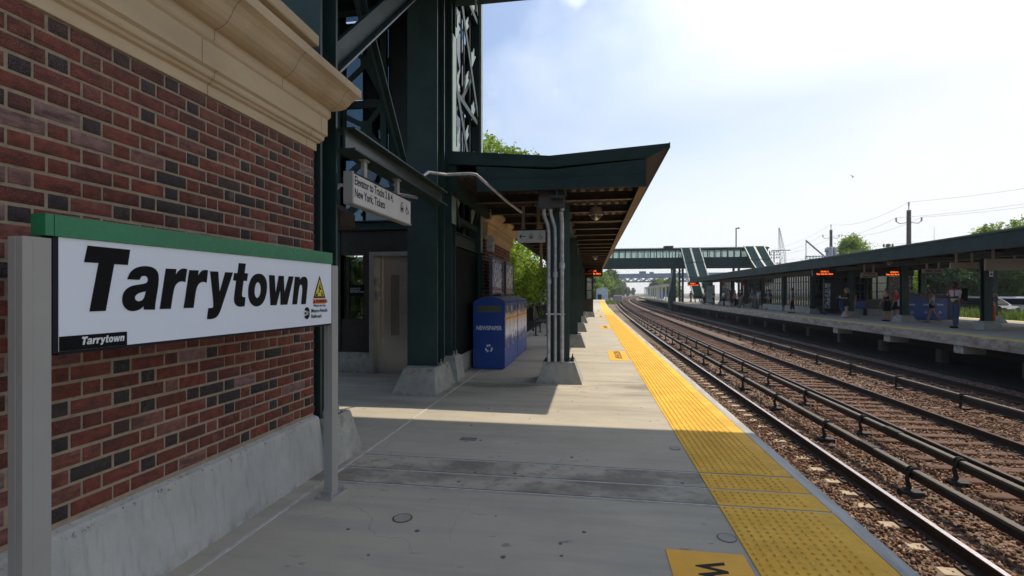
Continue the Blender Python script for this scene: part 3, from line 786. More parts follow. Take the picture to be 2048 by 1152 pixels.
house('brick_station_house', 'red brick station house with limestone cornice behind the big white name sign', -2.6, BY, 4.5, seed=3)
house('brick_kiosk', 'small brick building with sunlit limestone cornice behind the blue recycling bins', 10.15, 13.35, 2.4, front=True, seed=9)

# ================================================================ NAME SIGN
P0 = Vector((-1.867, 1.467, 0)); P1 = Vector((-1.773, 3.158, 0)); SL = (P1 - P0).length
sd = (P1 - P0).normalized(); sn = Vector((sd.y, -sd.x, 0))        # outward normal, towards the track
root = thing('station_sign', 'white station name sign with green top bar between two grey posts, reading Tarrytown', 'sign', (-1.82, 2.3, 0))
def obox(b, u0, u1, n0, n1, z0, z1, mi=0):
    c = [P0 + sd * u + sn * n for u, n in ((u0, n0), (u1, n0), (u1, n1), (u0, n1))]
    return b.add([(p.x, p.y, z0) for p in c] + [(p.x, p.y, z1) for p in c], [(0, 3, 2, 1), (4, 5, 6, 7), (0, 1, 5, 4), (1, 2, 6, 5), (2, 3, 7, 6), (3, 0, 4, 7)], mi)
b = MB(); obox(b, 0.0, SL, -0.060, -0.002, 1.21, 1.62); pan = b.build('panel', MAT['sign_white'], root)
b = MB(); obox(b, -0.018, -0.0005, -0.058, -0.004, 1.205, 1.62); obox(b, SL + 0.0005, SL + 0.010, -0.058, -0.004, 1.205, 1.62); obox(b, 0, SL, -0.058, -0.006, 1.198, 1.2095)
b.build('edge_trim', MAT['sign_edge'], root)
b = MB(); obox(b, -0.018, SL + 0.002, -0.064, 0.006, 1.621, 1.697); obox(b, -0.046, -0.0195, -0.062, 0.004, 1.621, 1.697)
b.build('green_bar', MAT['sign_green'], root)
for nm, u0, u1, top in (('post', -0.108, -0.022, 1.612), ('post', SL + 0.012, SL + 0.085, 1.612)):
    b = MB(); obox(b, u0, u1, -0.068, -0.004, 0.014, top)
    obox(b, u0 - 0.002, u0 + 0.010, -0.038, -0.034, 0.014, top - 0.003)
    obox(b, u0 + 0.03, u0 + 0.034, -0.006, -0.0035, 0.014, top - 0.01)
    po = b.build('post', MAT['post_grey'], root)
    b = MB(); um = (u0 + u1) / 2
    obox(b, um - 0.10, um + 0.10, -0.10, 0.035, 0.0, 0.014)
    for du in (-0.075, 0.075):
        for n_ in (-0.08, 0.015):
            c = P0 + sd * (um + du) + sn * n_
            b.lathe([(0.013, 0.014), (0.013, 0.026), (0.006, 0.027), (0.006, 0.04)], (c.x, c.y, 0), 6)
    bp_ = b.build('base_plate', MAT['galvanised'] if False else MAT['post_grey'], root)
LETTERS = [
  [(0.0959,0.388),(0.2596,0.3863),(0.2499,0.3236),(0.195,0.3238),(0.162,0.1404),(0.1025,0.1403),(0.1357,0.3249),(0.0835,0.3248)],
  [(0.2479,0.2656),(0.2547,0.2853),(0.267,0.3025),(0.287,0.316),(0.3151,0.3233),(0.3439,0.3234),(0.3681,0.3161),(0.3829,0.3001),(0.3873,0.2775),(0.3845,0.2419),(0.3736,0.1812),(0.3692,0.1536),(0.3692,0.1385),(0.3192,0.1402),(0.3176,0.155),(0.3022,0.1422),(0.282,0.1356),(0.2596,0.1359),(0.2402,0.1475),(0.2292,0.1643),(0.2264,0.1879),(0.2321,0.2114),(0.2475,0.2304),(0.272,0.2412),(0.3073,0.2467),(0.3281,0.251),(0.336,0.2586),(0.3375,0.2685),(0.3323,0.2792),(0.3202,0.2828),(0.3073,0.2789),(0.2991,0.2645)],
  [(0.3281,0.2174),(0.3048,0.2124),(0.288,0.2056),(0.2795,0.1946),(0.281,0.1834),(0.2895,0.1765),(0.3022,0.1754),(0.3151,0.182),(0.3218,0.1942)],
  [(0.421,0.3177),(0.4731,0.3181),(0.4695,0.2906),(0.4827,0.3096),(0.5009,0.3211),(0.5163,0.3229),(0.5295,0.3198),(0.5195,0.2601),(0.504,0.264),(0.4857,0.2609),(0.4677,0.2458),(0.4594,0.2221),(0.4447,0.1397),(0.3917,0.1403)],
  [(0.5415,0.3164),(0.5925,0.3174),(0.5899,0.2914),(0.6013,0.3083),(0.6133,0.3175),(0.6265,0.3216),(0.6469,0.3203),(0.6388,0.2592),(0.6212,0.2645),(0.6029,0.2606),(0.5874,0.2474),(0.5771,0.2214),(0.5645,0.1403),(0.5113,0.141)],
  [(0.6599,0.316),(0.7094,0.3164),(0.7174,0.213),(0.7539,0.3155),(0.8043,0.3157),(0.7289,0.1354),(0.7174,0.1107),(0.7032,0.0932),(0.6836,0.0842),(0.6588,0.0819),(0.6409,0.0842),(0.6496,0.1368),(0.6653,0.1364),(0.6764,0.1378),(0.6819,0.1502)],
  [(0.8447,0.3671),(0.8936,0.3671),(0.8851,0.3161),(0.91,0.3146),(0.9014,0.2743),(0.8773,0.2751),(0.8657,0.2036),(0.867,0.193),(0.8753,0.1881),(0.8909,0.1879),(0.8851,0.1404),(0.8593,0.1363),(0.834,0.1408),(0.8154,0.1564),(0.8111,0.1754),(0.8141,0.199),(0.8265,0.2739),(0.8055,0.2753),(0.8129,0.3132),(0.8359,0.3141)],
  [(0.992,0.3183),(1.0219,0.3129),(1.0451,0.2931),(1.0561,0.2599),(1.0531,0.2186),(1.0399,0.1775),(1.0183,0.1497),(0.9864,0.1353),(0.9586,0.1365),(0.9314,0.1516),(0.9147,0.1789),(0.91,0.2182),(0.9167,0.2575),(0.9348,0.2924),(0.96,0.3121)],
  [(0.985,0.2707),(1.0004,0.2615),(1.0075,0.2388),(1.004,0.2083),(0.992,0.1881),(0.9759,0.1817),(0.9614,0.1934),(0.9565,0.2183),(0.962,0.2483),(0.9724,0.266)],
  [(1.0716,0.3121),(1.1185,0.3122),(1.1263,0.2072),(1.1536,0.3113),(1.1976,0.3112),(1.2033,0.2109),(1.2429,0.3111),(1.2879,0.3109),(1.2287,0.1403),(1.1694,0.14),(1.167,0.2297),(1.134,0.1393),(1.0836,0.14)],
  [(1.3009,0.3107),(1.3485,0.31),(1.3459,0.2906),(1.3648,0.3083),(1.3876,0.3147),(1.4107,0.3114),(1.4247,0.2955),(1.4275,0.2664),(1.4182,0.2081),(1.407,0.1396),(1.3602,0.1395),(1.3738,0.2253),(1.372,0.254),(1.362,0.2636),(1.3485,0.2593),(1.3387,0.2365),(1.3201,0.1398),(1.275,0.1397)],
]
def outline_mesh(name, polys, m, place, parent, ext=0.0008):
    cu = bpy.data.curves.new(name, 'CURVE'); cu.dimensions = '2D'; cu.fill_mode = 'BOTH'; cu.extrude = ext
    for pts in polys:
        sp = cu.splines.new('POLY'); sp.points.add(len(pts) - 1)
        for q, p in zip(sp.points, pts): q.co = (p[0], p[1], 0, 1)
        sp.use_cyclic_u = True
    t = bpy.data.objects.new(name, cu); C.objects.link(t)
    me = bpy.data.meshes.new_from_object(t.evaluated_get(bpy.context.evaluated_depsgraph_get()))
    bpy.data.objects.remove(t); bpy.data.curves.remove(cu)
    me.name = name; me.transform(place); me.materials.clear()
    return link_mesh(name, me, parent, m)
SP = Matrix((sd, Vector((0, 0, 1)), sn)).transposed().to_4x4(); SP.translation = P0 + Vector((0, 0, 1.21)) + sn * -0.0005
def chaikin(p, it=1):
    """round the gentle corners of a traced outline, keep the sharp ones"""
    for _ in range(it):
        q = []
        n = len(p)
        for i in range(n):
            a = Vector(p[i - 1]); b_ = Vector(p[i]); c_ = Vector(p[(i + 1) % n])
            ang = (b_ - a).angle(c_ - b_, 0)
            if ang > 0.75 or ang < 0.04: q.append(p[i])
            else:
                q.append(tuple(b_ + (a - b_) * 0.25)); q.append(tuple(b_ + (c_ - b_) * 0.25))
        p = q
    return p
LET = [chaikin(p, 2) for p in LETTERS]
outline_mesh('lettering', LET, MAT['sign_black'], SP, root)
b = MB(); obox(b, 0.0005, 0.2461, -0.0018, 0.0006, 1.2105, 1.2640)
lab = b.build('small_name_plate', MAT['sign_black'], root)
k = 0.160 / 1.345
outline_mesh('small_lettering', [[(0.075 + (x - 0.0835) * k, 0.0175 + (y - 0.14) * k * 1.02) for x, y in p] for p in LET], MAT['white_print'],
             SP @ Matrix.Translation((0, 0, 0.0012)), lab, 0.0006)
# warning triangle, WARNING strip, wording and the round logo
TZ = SP @ Matrix.Translation((0, 0, 0.0004))
def flat(name, polys, m, dz=0.0, parent=root): return outline_mesh(name, polys, m, SP @ Matrix.Translation((0, 0, dz)), parent, 0.0004)
flat('warning_triangle', [[(1.4871, 0.177), (1.621, 0.177), (1.5545, 0.3265)]], MAT['sign_black'], 0.0002)
flat('triangle_fill', [[(1.5035, 0.188), (1.605, 0.188), (1.5545, 0.301)]], MAT['sign_yellow'], 0.0007)
flat('falling_figure', [[(1.508, 0.190), (1.532, 0.190), (1.532, 0.206), (1.516, 0.206)], [(1.572, 0.192), (1.600, 0.192), (1.592, 0.203), (1.572, 0.203)], [(1.572, 0.207), (1.588, 0.207), (1.582, 0.216), (1.566, 0.216)],
                        [(1.545, 0.215), (1.552, 0.212), (1.560, 0.235), (1.575, 0.228), (1.577, 0.234), (1.563, 0.245), (1.562, 0.255), (1.553, 0.257), (1.541, 0.243), (1.543, 0.238), (1.551, 0.242), (1.550, 0.232)],
                        [(1.553, 0.2575), (1.561, 0.2575), (1.564, 0.264), (1.557, 0.270), (1.550, 0.264)], [(1.530, 0.209), (1.5445, 0.214), (1.544, 0.218), (1.530, 0.214)]], MAT['sign_black'], 0.0012)
flat('warning_strip', [[(1.482, 0.139), (1.627, 0.139), (1.627, 0.171), (1.482, 0.171)]], MAT['sign_orange'], 0.0002)
flat('warning_symbol', [[(1.486, 0.145), (1.508, 0.145), (1.497, 0.166)]], MAT['sign_black'], 0.0007)
def stext(name, body, u, v, size, m, dz=0.001, bold=0.0, sx=1.0, shear=0):
    return text_mesh(name, body, m, SP @ Matrix.Translation((u, v, dz)), size, root, bold=bold, ext=0.0003, sx=sx, shear=shear)
stext('warning_word', 'WARNING', 1.512, 0.1465, 0.024, MAT['sign_black'], 0.0009, 0.03, 1.12)
stext('gap_wording', 'Watch the Gap', 1.488, 0.1205, 0.021, MAT['sign_black'], 0.0004, 0.01, 1.02)
stext('railroad_wording', 'Metro-North', 1.4625, 0.083, 0.034, MAT['sign_black'], 0.0004, 0.012, 0.98)
stext('railroad_wording', 'Railroad', 1.4625, 0.047, 0.034, MAT['sign_black'], 0.0004, 0.012, 0.98)
a_ = np.arange(28) * 2 * PI / 28
flat('logo', [[(1.4185 + 0.030 * math.cos(q), 0.0815 + 0.0385 * math.sin(q)) for q in a_]], MAT['sign_black'], 0.0002)
flat('logo_band', [[(1.389, 0.062), (1.4200, 0.070), (1.4420, 0.0735), (1.4420, 0.0905), (1.4200, 0.094), (1.389, 0.101)]], MAT['white_print'], 0.0007)
stext('logo_letters', 'MTA', 1.3935, 0.071, 0.029, MAT['sign_black'], 0.0014, 0.03, 0.80)

# ================================================================ ELEVATOR TOWER
GS = MAT['green_steel']
tw = thing('elevator_tower', 'dark green steel elevator tower with glass panels beside the blue bins', 'tower', (-3.4, 7.5, 0))
def hcol(b, x0, x1, y0, y1, z0, z1, t=0.03, w=0.03):
    """H column, flanges normal to Y"""
    b.box(x0, x1, y0, y0 + t, z0, z1); b.box(x0, x1, y1 - t, y1, z0, z1)
    xm = (x0 + x1) / 2; b.box(xm - w / 2, xm + w / 2, y0 + t, y1 - t, z0, z1)
def base(name, x0, x1, y0, y1, X0, X1, Y0, Y1, h, parent):
    b = MB(); b.frustum(x0, x1, y0, y1, 0, X0, X1, Y0, Y1, h - 0.012); b.frustum(X0, X1, Y0, Y1, h - 0.012, X0 + 0.012, X1 - 0.012, Y0 + 0.012, Y1 - 0.012, h)
    return b.build(name, MAT['concrete_base'], parent)
def bolts(b, pts, z, r=0.016):
    for x, y in pts:
        b.box(x - 0.03, x + 0.03, y - 0.03, y + 0.03, z, z + 0.008)
        b.lathe([(r, z + 0.008), (r, z + 0.03), (r * 0.55, z + 0.031), (r * 0.55, z + 0.075)], (x, y, 0), 6)
TOPZ = 6.45
b = MB(); hcol(b, -2.62, -2.20, 3.74, 4.02, 0.38, TOPZ); b.build('column', GS, tw)
base('column_base', -2.85, -2.045, 3.66, 4.20, -2.72, -2.12, 3.70, 4.10, 0.38, tw)
b = MB(); hcol(b, -2.655, -2.20, 6.86, 7.24, 0.36, TOPZ, 0.035); b.build('column', GS, tw)
base('column_base', -2.74, -2.10, 6.46, 7.52, -2.62, -2.165, 6.64, 7.34, 0.36, tw)
for q_ in [(-2.18, 6.98), (-2.18, 7.14), (-2.2, 3.80), (-2.16, 3.96)]:
    b = MB(); bolts(b, [q_], 0.372, 0.014); b.build('anchor_bolt', MAT['galvanised'], tw)
# shaft corner columns
for x0, y0 in ((-2.52, 7.70), (-2.52, 9.72), (-4.75, 8.22), (-4.75, 9.72)):
    b = MB()
    b.box(x0, x0 + 0.30, y0, y0 + 0.018, 0.40, 9.6); b.box(x0, x0 + 0.30, y0 + 0.20, y0 + 0.218, 0.40, 9.6); b.box(x0 + 0.14, x0 + 0.16, y0 + 0.018, y0 + 0.2, 0.40, 9.6)
    b.build('column', GS, tw)
b = MB(); b.box(-2.214, -2.196, 7.66, 7.86, 2.55, 5.62); b.build('flange_plate', MAT['pale_green_sunlit_paint'], tw)  # sunlight on the dark column flange painted as pale green
b = MB(); b.box(-2.214, -2.196, 9.76, 9.90, 2.25, 9.6); b.build('flange_plate', MAT['pale_green_sunlit_paint'], tw)  # bright sunlit edge of the rear flange painted pale too
base('column_base', -2.62, -2.10, 7.62, 8.10, -2.56, -2.16, 7.66, 8.00, 0.40, tw)
for q_ in [(-2.2, 7.75), (-2.2, 7.9)]:
    b = MB(); bolts(b, [q_], 0.40, 0.014); b.build('anchor_bolt', MAT['galvanised'], tw)
b = MB(); b.bbox(-2.62, -2.24, 8.12, 9.95, 0.0, 0.33, 0.01); b.build('shaft_plinth', MAT['concrete_base'], tw)
# near bay: edge beam, cross bracing, upper beams
mat('steel_green_lit', (0.055, 0.070, 0.070), 0.35, var=0.15)  # paler copy of green_steel, brightness of lit flange and web in its colour
b = MB(); b.box(-2.24, -2.04, 4.03, 6.85, 2.862, 2.88); b.box(-2.24, -2.04, 4.03, 6.85, 2.68, 2.698); b.box(-2.149, -2.131, 4.03, 6.85, 2.6985, 2.8615, 1); b.build('beam', [GS, MAT['steel_green_lit']], tw)
b = MB(); b.beam((-2.28, 4.0, 3.30), (-2.28, 6.85, 5.95), 0.10, 0.018, (0, -0.68, 0.73)); b.m = [1] * len(b.m); b.beam((-2.32, 4.03, 3.42), (-2.32, 6.78, 6.05), 0.05, 0.22, (0, -0.68, 0.73), 0); b.build('brace', [GS, MAT['steel_green_lit']], tw)
b = MB(); b.beam((-2.44, 4.05, 5.60), (-2.44, 6.30, 2.92), 0.14, 0.016, (0, 0.76, 0.64)); b.beam((-2.44, 4.05, 5.60), (-2.44, 6.30, 2.92), 0.016, 0.15, (0, 0.76, 0.64)); b.build('brace', GS, tw)
for p_, q_, h_ in (((-4.7, 8.24, 2.62), (-2.55, 8.24, 2.62), 0.16), ((-4.7, 7.05, TOPZ - .2), (-2.66, 7.05, TOPZ - .2), 0.35), ((-2.42, 4.03, TOPZ - .2), (-2.42, 6.85, TOPZ - .2), 0.35)):
    b = MB(); b.ibeam(p_, q_, 0.2, h_, 0.02); b.build('cross_beam', GS, tw)
# lobby front wall (faces the camera): plinth, window, steel door, panels
b = MB(); b.bbox(-4.9, -3.86, 8.16, 8.42, 0.0, 0.36, 0.008); b.box(-3.98, -3.84, 8.12, 8.44, 0.0, 0.361); b.build('lobby_plinth', MAT['concrete_base'], tw)
b = MB()
b.box(-4.9, -3.86, 8.24, 8.36, 0.361, 0.93); b.box(-4.9, -4.62, 8.24, 8.36, 0.93, 2.08); b.box(-4.9, -2.55, 8.235, 8.38, 2.10, 2.54); b.box(-3.98, -3.86, 8.2, 8.38, 0.362, 2.099)
b.box(-2.72, -2.53, 8.24, 8.36, 0.0, 2.098)
b.build('lobby_panel', MAT['brown_panel'], tw)
b = MB(); b.box(-2.42, -2.26, 7.93, 9.70, 0.331, 2.20); b.build('side_panel', MAT['panel_black'], tw)
b = MB(); b.box(-2.575, -2.525, 8.10, 8.16, 0.331, 2.32); b.build('corner_trim', MAT['post_grey'], tw)
b = MB(); b.ibeam((-2.32, 7.93, 2.34), (-2.32, 9.71, 2.34), 0.18, 0.24, 0.015); b.build('beam', GS, tw)
w_ = MB(); w_.box(-4.615, -3.985, 8.29, 8.30, 0.94, 2.07); win = w_.build('window', MAT['lobby_glass'], tw)
w_ = MB(); w_.box(-4.62, -3.98, 8.255, 8.33, 0.93, 0.955); w_.box(-4.32, -4.30, 8.262, 8.32, 0.956, 2.07); w_.build('frame', MAT['black_iron'], win)
w_ = MB(); w_.box(-4.28, -4.03, 8.245, 8.254, 1.36, 1.56); nb = w_.build('notice', MAT['sign_black'], win)
text_mesh('notice_text', 'ELEVATOR TO\nTRACKS 2 & 4\nNEW YORK, TICKETS', MAT['white_print'], frame((-4.27, 8.243, 1.49), (1, 0, 0), (0, 0, 1)), 0.030, win, ext=0.0003)
# door: stainless frame, single leaf with perforated strip
d_ = MB()
d_.box(-3.84, -3.76, 8.10, 8.36, 0.0, 2.14); d_.box(-2.80, -2.72, 8.10, 8.36, 0.0, 2.14); d_.box(-3.76, -2.80, 8.10, 8.36, 2.07, 2.14)
dr = d_.build('door_frame', mat('door_frame_steel', (0.40, 0.38, 0.34), 0.35, metal=0.6, var=0.1), tw)
d_ = MB(); d_.box(-3.76, -3.66, 8.24, 8.27, 0.02, 2.07); d_.box(-3.655, -2.80, 8.27, 8.30, 0.02, 2.07); leaf = d_.build('door', MAT['stainless'], tw)
pv = []
d_ = MB(); d_.box(-3.50, -3.35, 8.262, 8.269, 0.66, 1.74); d_.build('grille', MAT['brown_panel'], leaf)
d_ = MB()
for i in range(7): d_.box(-3.50 + i * 0.025 - 0.004, -3.50 + i * 0.025 + 0.004, 8.256, 8.261, 0.66, 1.74)
for i in range(32): d_.box(-3.504, -3.346, 8.2535, 8.2555, 0.66 + i * 0.0347, 0.668 + i * 0.0347)
d_.build('grille_bars', MAT['stainless'], leaf)
d_ = MB(); d_.bbox(-3.74, -3.69, 8.215, 8.239, 1.30, 1.45, 0.004); d_.bbox(-3.735, -3.695, 8.212, 8.239, 1.56, 1.68, 0.004); d_.build('call_button_panel', MAT['galvanised'], tw)
# shaft glazing and bracing
GL = MAT['tower_glass']
for (z0, z1) in ((2.66, 3.20), (3.32, 3.86), (4.0, 4.8), (4.95, 6.2), (6.4, 7.8), (7.95, 9.4)):
    b = MB(); b.box(-2.40, -2.385, 7.93, 9.70, z0, z1); b.build('glass_panel', GL, tw)
    b = MB(); b.box(-4.68, -2.56 if z0 < 3.9 else -3.62, 8.40, 8.415, z0, z1); b.build('glass_panel', GL, tw)
b = MB()
b.box(-3.60, -2.53, 8.39, 8.42, 3.98, 9.5)
for z in (3.26, 3.92, 4.86, 6.28, 7.86): b.box(-4.7, -2.53, 8.385, 8.43, z - 0.07, z + 0.07)
b.build('shaft_panel', MAT['dark_steel'], tw)
b = MB()
for z in (2.70, 4.86, 6.9, 9.0):
    b.box(-2.36, -2.26, 7.93, 9.71, z - 0.05, z + 0.05)
# close-set diagonal members on the track face
for z in (0.9, 2.95, 5.0, 7.05):
    b.beam((-2.26, 7.93, z + 2.2), (-2.26, 9.71, z), 0.02, 0.13, (0, 0.7, 0.7)) if z > 2.5 else b.beam((-2.26, 7.93, z + 2.2), (-2.26, 8.35, z + 1.68), 0.02, 0.13, (0, 0.7, 0.7))
    b.beam((-2.345, 9.71, z + 2.9), (-2.345, 7.93, z + 1.3), 0.02, 0.07, (0, 0.7, 0.7)) if z > 1 else None
for y in (8.42, 8.95, 9.4): b.box(-2.37, -2.35, y, y + 0.05, 2.6, 9.4)
b.build('side_bracing', GS, tw)
for z in np.arange(2.62, 9.0, 1.02):
    b = MB(); b.prism([(8.02, z - 0.05), (8.40, z + 0.40), (8.28, z + 0.42), (8.40, z + 0.72), (8.20, z + 0.50), (8.19, z + 0.30), (8.0, z + 0.26)], 'x', -2.285, -2.272)
    b.build('gusset_plate', MAT['pale_green_sunlit_paint'], tw); b = MB(); b.prism([(8.75, z + 0.5), (9.02, z + 0.78), (8.95, z + 0.80), (9.0, z + 0.95), (8.80, z + 0.76)], 'x', -2.285, -2.272)
    b.build('gusset_plate', MAT['pale_green_sunlit_paint'], tw); b = MB(); b.prism([(9.25, z + 0.1), (9.60, z + 0.48), (9.46, z + 0.44), (9.45, z + 0.58), (9.32, z + 0.42), (9.22, z + 0.40)], 'x', -2.285, -2.272)
    b.build('gusset_plate', MAT['pale_green_sunlit_paint'], tw)
# front face bracing over the lobby
b = MB()
def fb(xa, za, xb, zb, w=0.09, y=8.30): b.beam((xa, y, za), (xb, y, zb), w, 0.03, (0, 1, 0))
fb(-4.65, 2.62, -3.85, 3.24, 0.13); fb(-3.85, 3.24, -3.15, 2.64, 0.08); fb(-3.15, 2.64, -2.6, 3.2, 0.08); fb(-4.62, 3.30, -3.95, 3.88, 0.11); fb(-3.95, 3.88, -3.2, 3.3, 0.08); b.box(-3.2, -3.12, 8.27, 8.33, 2.6, 3.9)
for z0, z1 in ((3.98, 4.80), (4.92, 6.22)):
    xm = -3.66
    fb(-4.7, z0 + 0.02, xm - 0.30, (z0 + z1) / 2); fb(-4.7, z1 - 0.02, xm - 0.30, (z0 + z1) / 2); fb(xm - 0.35, (z0 + z1) / 2, xm, z0); fb(xm - 0.35, (z0 + z1) / 2, xm, z1)
    b.box(xm - 0.05, xm + 0.06, 8.27, 8.33, z0 - 0.1, z1 + 0.1); b.box(-4.45, -4.38, 8.27, 8.33, z0 - 0.1, z1 + 0.1)
    b.box(xm - 0.42, xm - 0.2, 8.262, 8.268, (z0 + z1) / 2 - 0.12, (z0 + z1) / 2 + 0.12)
b.build('front_bracing', GS, tw)
# back of the shaft is glazed too, with a dark car inside
b = MB(); b.box(-4.6, -2.6, 9.80, 9.815, 2.6, 9.4); b.build('glass_panel', GL, tw)
b = MB()
for x in (-4.0, -3.4, -2.85): b.box(x - 0.05, x + 0.05, 9.74, 9.79, 0.3, 9.4)
for z in (2.5, 3.5, 4.86, 6.28, 7.86, 9.3): b.box(-4.7, -2.5, 9.73, 9.796, z - 0.08, z + 0.08)
b.box(-2.9, -2.6, 8.6, 9.6, 0.34, 9.0)
b.build('shaft_frame', MAT['dark_steel'], tw)
b = MB(); b.box(-4.85, -2.30, 8.3, 10.0, 9.6, 9.75); b.build('roof', GS, tw)
# far side columns of the stair tower, seen behind the bay
b = MB(); hcol(b, -5.05, -4.72, 3.9, 4.2, 0, TOPZ); hcol(b, -5.05, -4.72, 7.0, 7.3, 0, TOPZ)
b.beam((-4.9, 4.2, 3.0), (-4.9, 7.0, 6.0), 0.03, 0.16); b.beam((-4.9, 4.2, 6.0), (-4.9, 7.0, 3.0), 0.03, 0.16)
b.ibeam((-4.9, 4.2, 2.8), (-4.9, 7.0, 2.8), 0.2, 0.25)
b.build('rear_frame', GS, tw)

# ================================================================ OVERHEAD FOOTBRIDGE near the camera (its far edge crosses the top of the frame)
ob = thing('overhead_footbridge', 'dark underside of the footbridge crossing overhead at the top edge of the photo', 'footbridge', (4, 5.5, 6.3))
b = MB(); b.box(-7.5, 24, 3.05, 8.03, 6.42, 6.60); b.build('deck', MAT['dark_steel'], ob)
b = MB()
for y in (3.15, 7.93): b.ibeam((-7.5, y, 6.33), (24, y, 6.33), 0.18, 0.16, 0.02)
b.build('edge_girder', GS, ob)
b = MB()
for x in np.arange(-7, 24, 1.9): b.ibeam((x, 3.25, 6.34), (x, 7.83, 6.34), 0.12, 0.14, 0.012)
b.build('joists', GS, ob)
b = MB(); b.box(-7.5, 24, 3.10, 3.14, 6.60, 8.4); b.box(-7.5, 24, 7.94, 7.98, 6.60, 8.4); b.box(-7.6, 24, 2.9, 8.15, 8.4, 8.5); b.build('side_wall', GS, ob)
b = MB(); b.tube([(-2.5, 7.6, 6.2), (-1.8, 7.6, 6.2), (-1.8, 7.6, 5.9)], 0.02, 6); b.tube([(-4.5, 6.2, 6.1), (-2.3, 6.3, 6.1)], 0.016, 6); b.build('conduit', MAT['galvanised'], ob)
b = MB()
for (x, y) in ((23, 3.6), (23, 7.4), (-7.2, 3.6), (-7.2, 7.4), (17.5, 3.6)): b.box(x - 0.2, x + 0.2, y - 0.2, y + 0.2, -2, 6.4)
b.build('support_columns', GS, ob)

# hanging direction sign under the tower beam
hs = thing('hanging_sign', 'white hanging sign reading Elevator to Tracks 2 & 4, New York, Tickets', 'sign', (-2.10, 4.7, 2.2))
X_ = -2.08
def sgbox(b, y0, y1, x0, x1, z0, z1): b.box(x0, x1, y0, y1, z0, z1)
b = MB(); b.box(X_ - 0.075, X_, 4.075, 5.475, 2.225, 2.485); body = b.build('panel', MAT['sign_dim_white'], hs)
b = MB(); b.box(X_ - 0.080, X_ + 0.004, 4.06, 5.49, 2.4855, 2.50); b.build('top_rail', MAT['sign_edge'], hs)
b = MB(); b.box(X_ - 0.082, X_ + 0.005, 4.05, 4.0745, 2.222, 2.50); b.box(X_ - 0.08, X_ + 0.005, 4.05, 5.49, 2.212, 2.2245); b.build('end_cap', MAT['post_grey'], hs)
for y in (4.36, 5.16):
    b = MB(); b.box(X_ - 0.055, X_ - 0.02, y - 0.03, y + 0.03, 2.501, 2.675); b.box(X_ - 0.07, X_ - 0.005, y - 0.05, y + 0.05, 2.66, 2.678); b.build('hanger', MAT['post_grey'], hs)
text_mesh('lettering', 'Elevator to Tracks 2 & 4,\nNew York, Tickets', MAT['sign_black'], frame((X_ + 0.001, 4.095, 2.392), (0, 1, 0), (0, 0, 1)), 0.112, hs, bold=0.016, ext=0.0004, line=0.98, sx=0.76)
def picto_lift(o, ux, s, parent):
    """lift pictogram: two arrows over a box of people"""
    M = frame(o, ux, (0, 0, 1)); b = MB(); b.T = M
    for (x0, x1, y0, y1) in ((-.5, -.42, -.6, .25), (.42, .5, -.6, .25), (-.42, .42, .17, .25), (-.42, .42, -.6, -.52), (-.3, -.12, -.4, 0), (-.09, .09, -.4, 0), (.12, .3, -.4, 0)):
        b.box(x0 * s, x1 * s, y0 * s, y1 * s, 0, 0.0008)
    b.prism([(-.35 * s, .4 * s), (-.05 * s, .4 * s), (-.2 * s, .7 * s)], 'z', 0, 0.0008); b.prism([(.05 * s, .7 * s), (.35 * s, .7 * s), (.2 * s, .4 * s)], 'z', 0, 0.0008)
    return b.build('pictogram', MAT['sign_black'], parent)
def picto_chair(o, ux, s, parent):
    M = frame(o, ux, (0, 0, 1)); b = MB(); b.T = M
    pts = [(0.40 * s * math.cos(a), -0.2 * s + 0.40 * s * math.sin(a), 0.0004) for a in np.linspace(R(120), R(385), 16)]
    b.tube(pts, 0.04 * s, 4)
    b.tube([(-.15 * s, .45 * s, .0004), (-.08 * s, 0, .0004), (.3 * s, 0, .0004), (.45 * s, -.45 * s, .0004), (.62 * s, -.40 * s, .0004)], 0.05 * s, 4)
    b.tube([(-.12 * s, .22 * s, .0004), (.2 * s, .22 * s, .0004)], 0.04 * s, 4)
    b.lathe([(0.10 * s, 0), (0.10 * s, 0.0008)], (-.15 * s, .62 * s, 0), 8)
    return b.build('pictogram', MAT['sign_black'], parent)
picto_lift((X_ + 0.001, 5.21, 2.375), (0, 1, 0), 0.085, hs); picto_chair((X_ + 0.001, 5.36, 2.375), (0, 1, 0), 0.085, hs)

# black floodlight box hung in the bay, with its conduit
fl = thing('lamp_box', 'dark lamp box hanging from a bent conduit left of the hanging sign', 'lamp', (-2.9, 5.2, 2.3))
b = MB(); b.bbox(-3.02, -2.72, 5.0, 5.4, 2.16, 2.36, 0.03); b.frustum(-2.98, -2.76, 5.05, 5.35, 2.361, -2.93, -2.81, 5.12, 5.28, 2.42); b.build('housing', MAT['brown_panel'], fl)
b = MB(); b.tube([(-2.87, 5.2, 2.42), (-2.87, 5.2, 2.60), (-2.85, 5.25, 2.66), (-2.78, 5.4, 2.69), (-2.30, 6.3, 2.70)], 0.022, 8); b.build('conduit', MAT['galvanised'], fl)

# conduit running from the tower column along to the canopy
cd_ = MB()
cd_.tube([(-2.16, 6.1, 2.93), (-2.16, 6.35, 3.05), (-2.05, 6.84, 3.13), (-1.70, 6.86, 3.135), (-1.62, 6.88, 3.12), (-1.55, 6.95, 3.06), (-1.30, 7.6, 2.86), (-1.15, 8.2, 2.78)], 0.022, 8)
tag(cd_.build('conduit_pipe', MAT['galvanised'], smooth=True), 'pale metal conduit bending down from the green tower beam to the canopy', 'pipe')
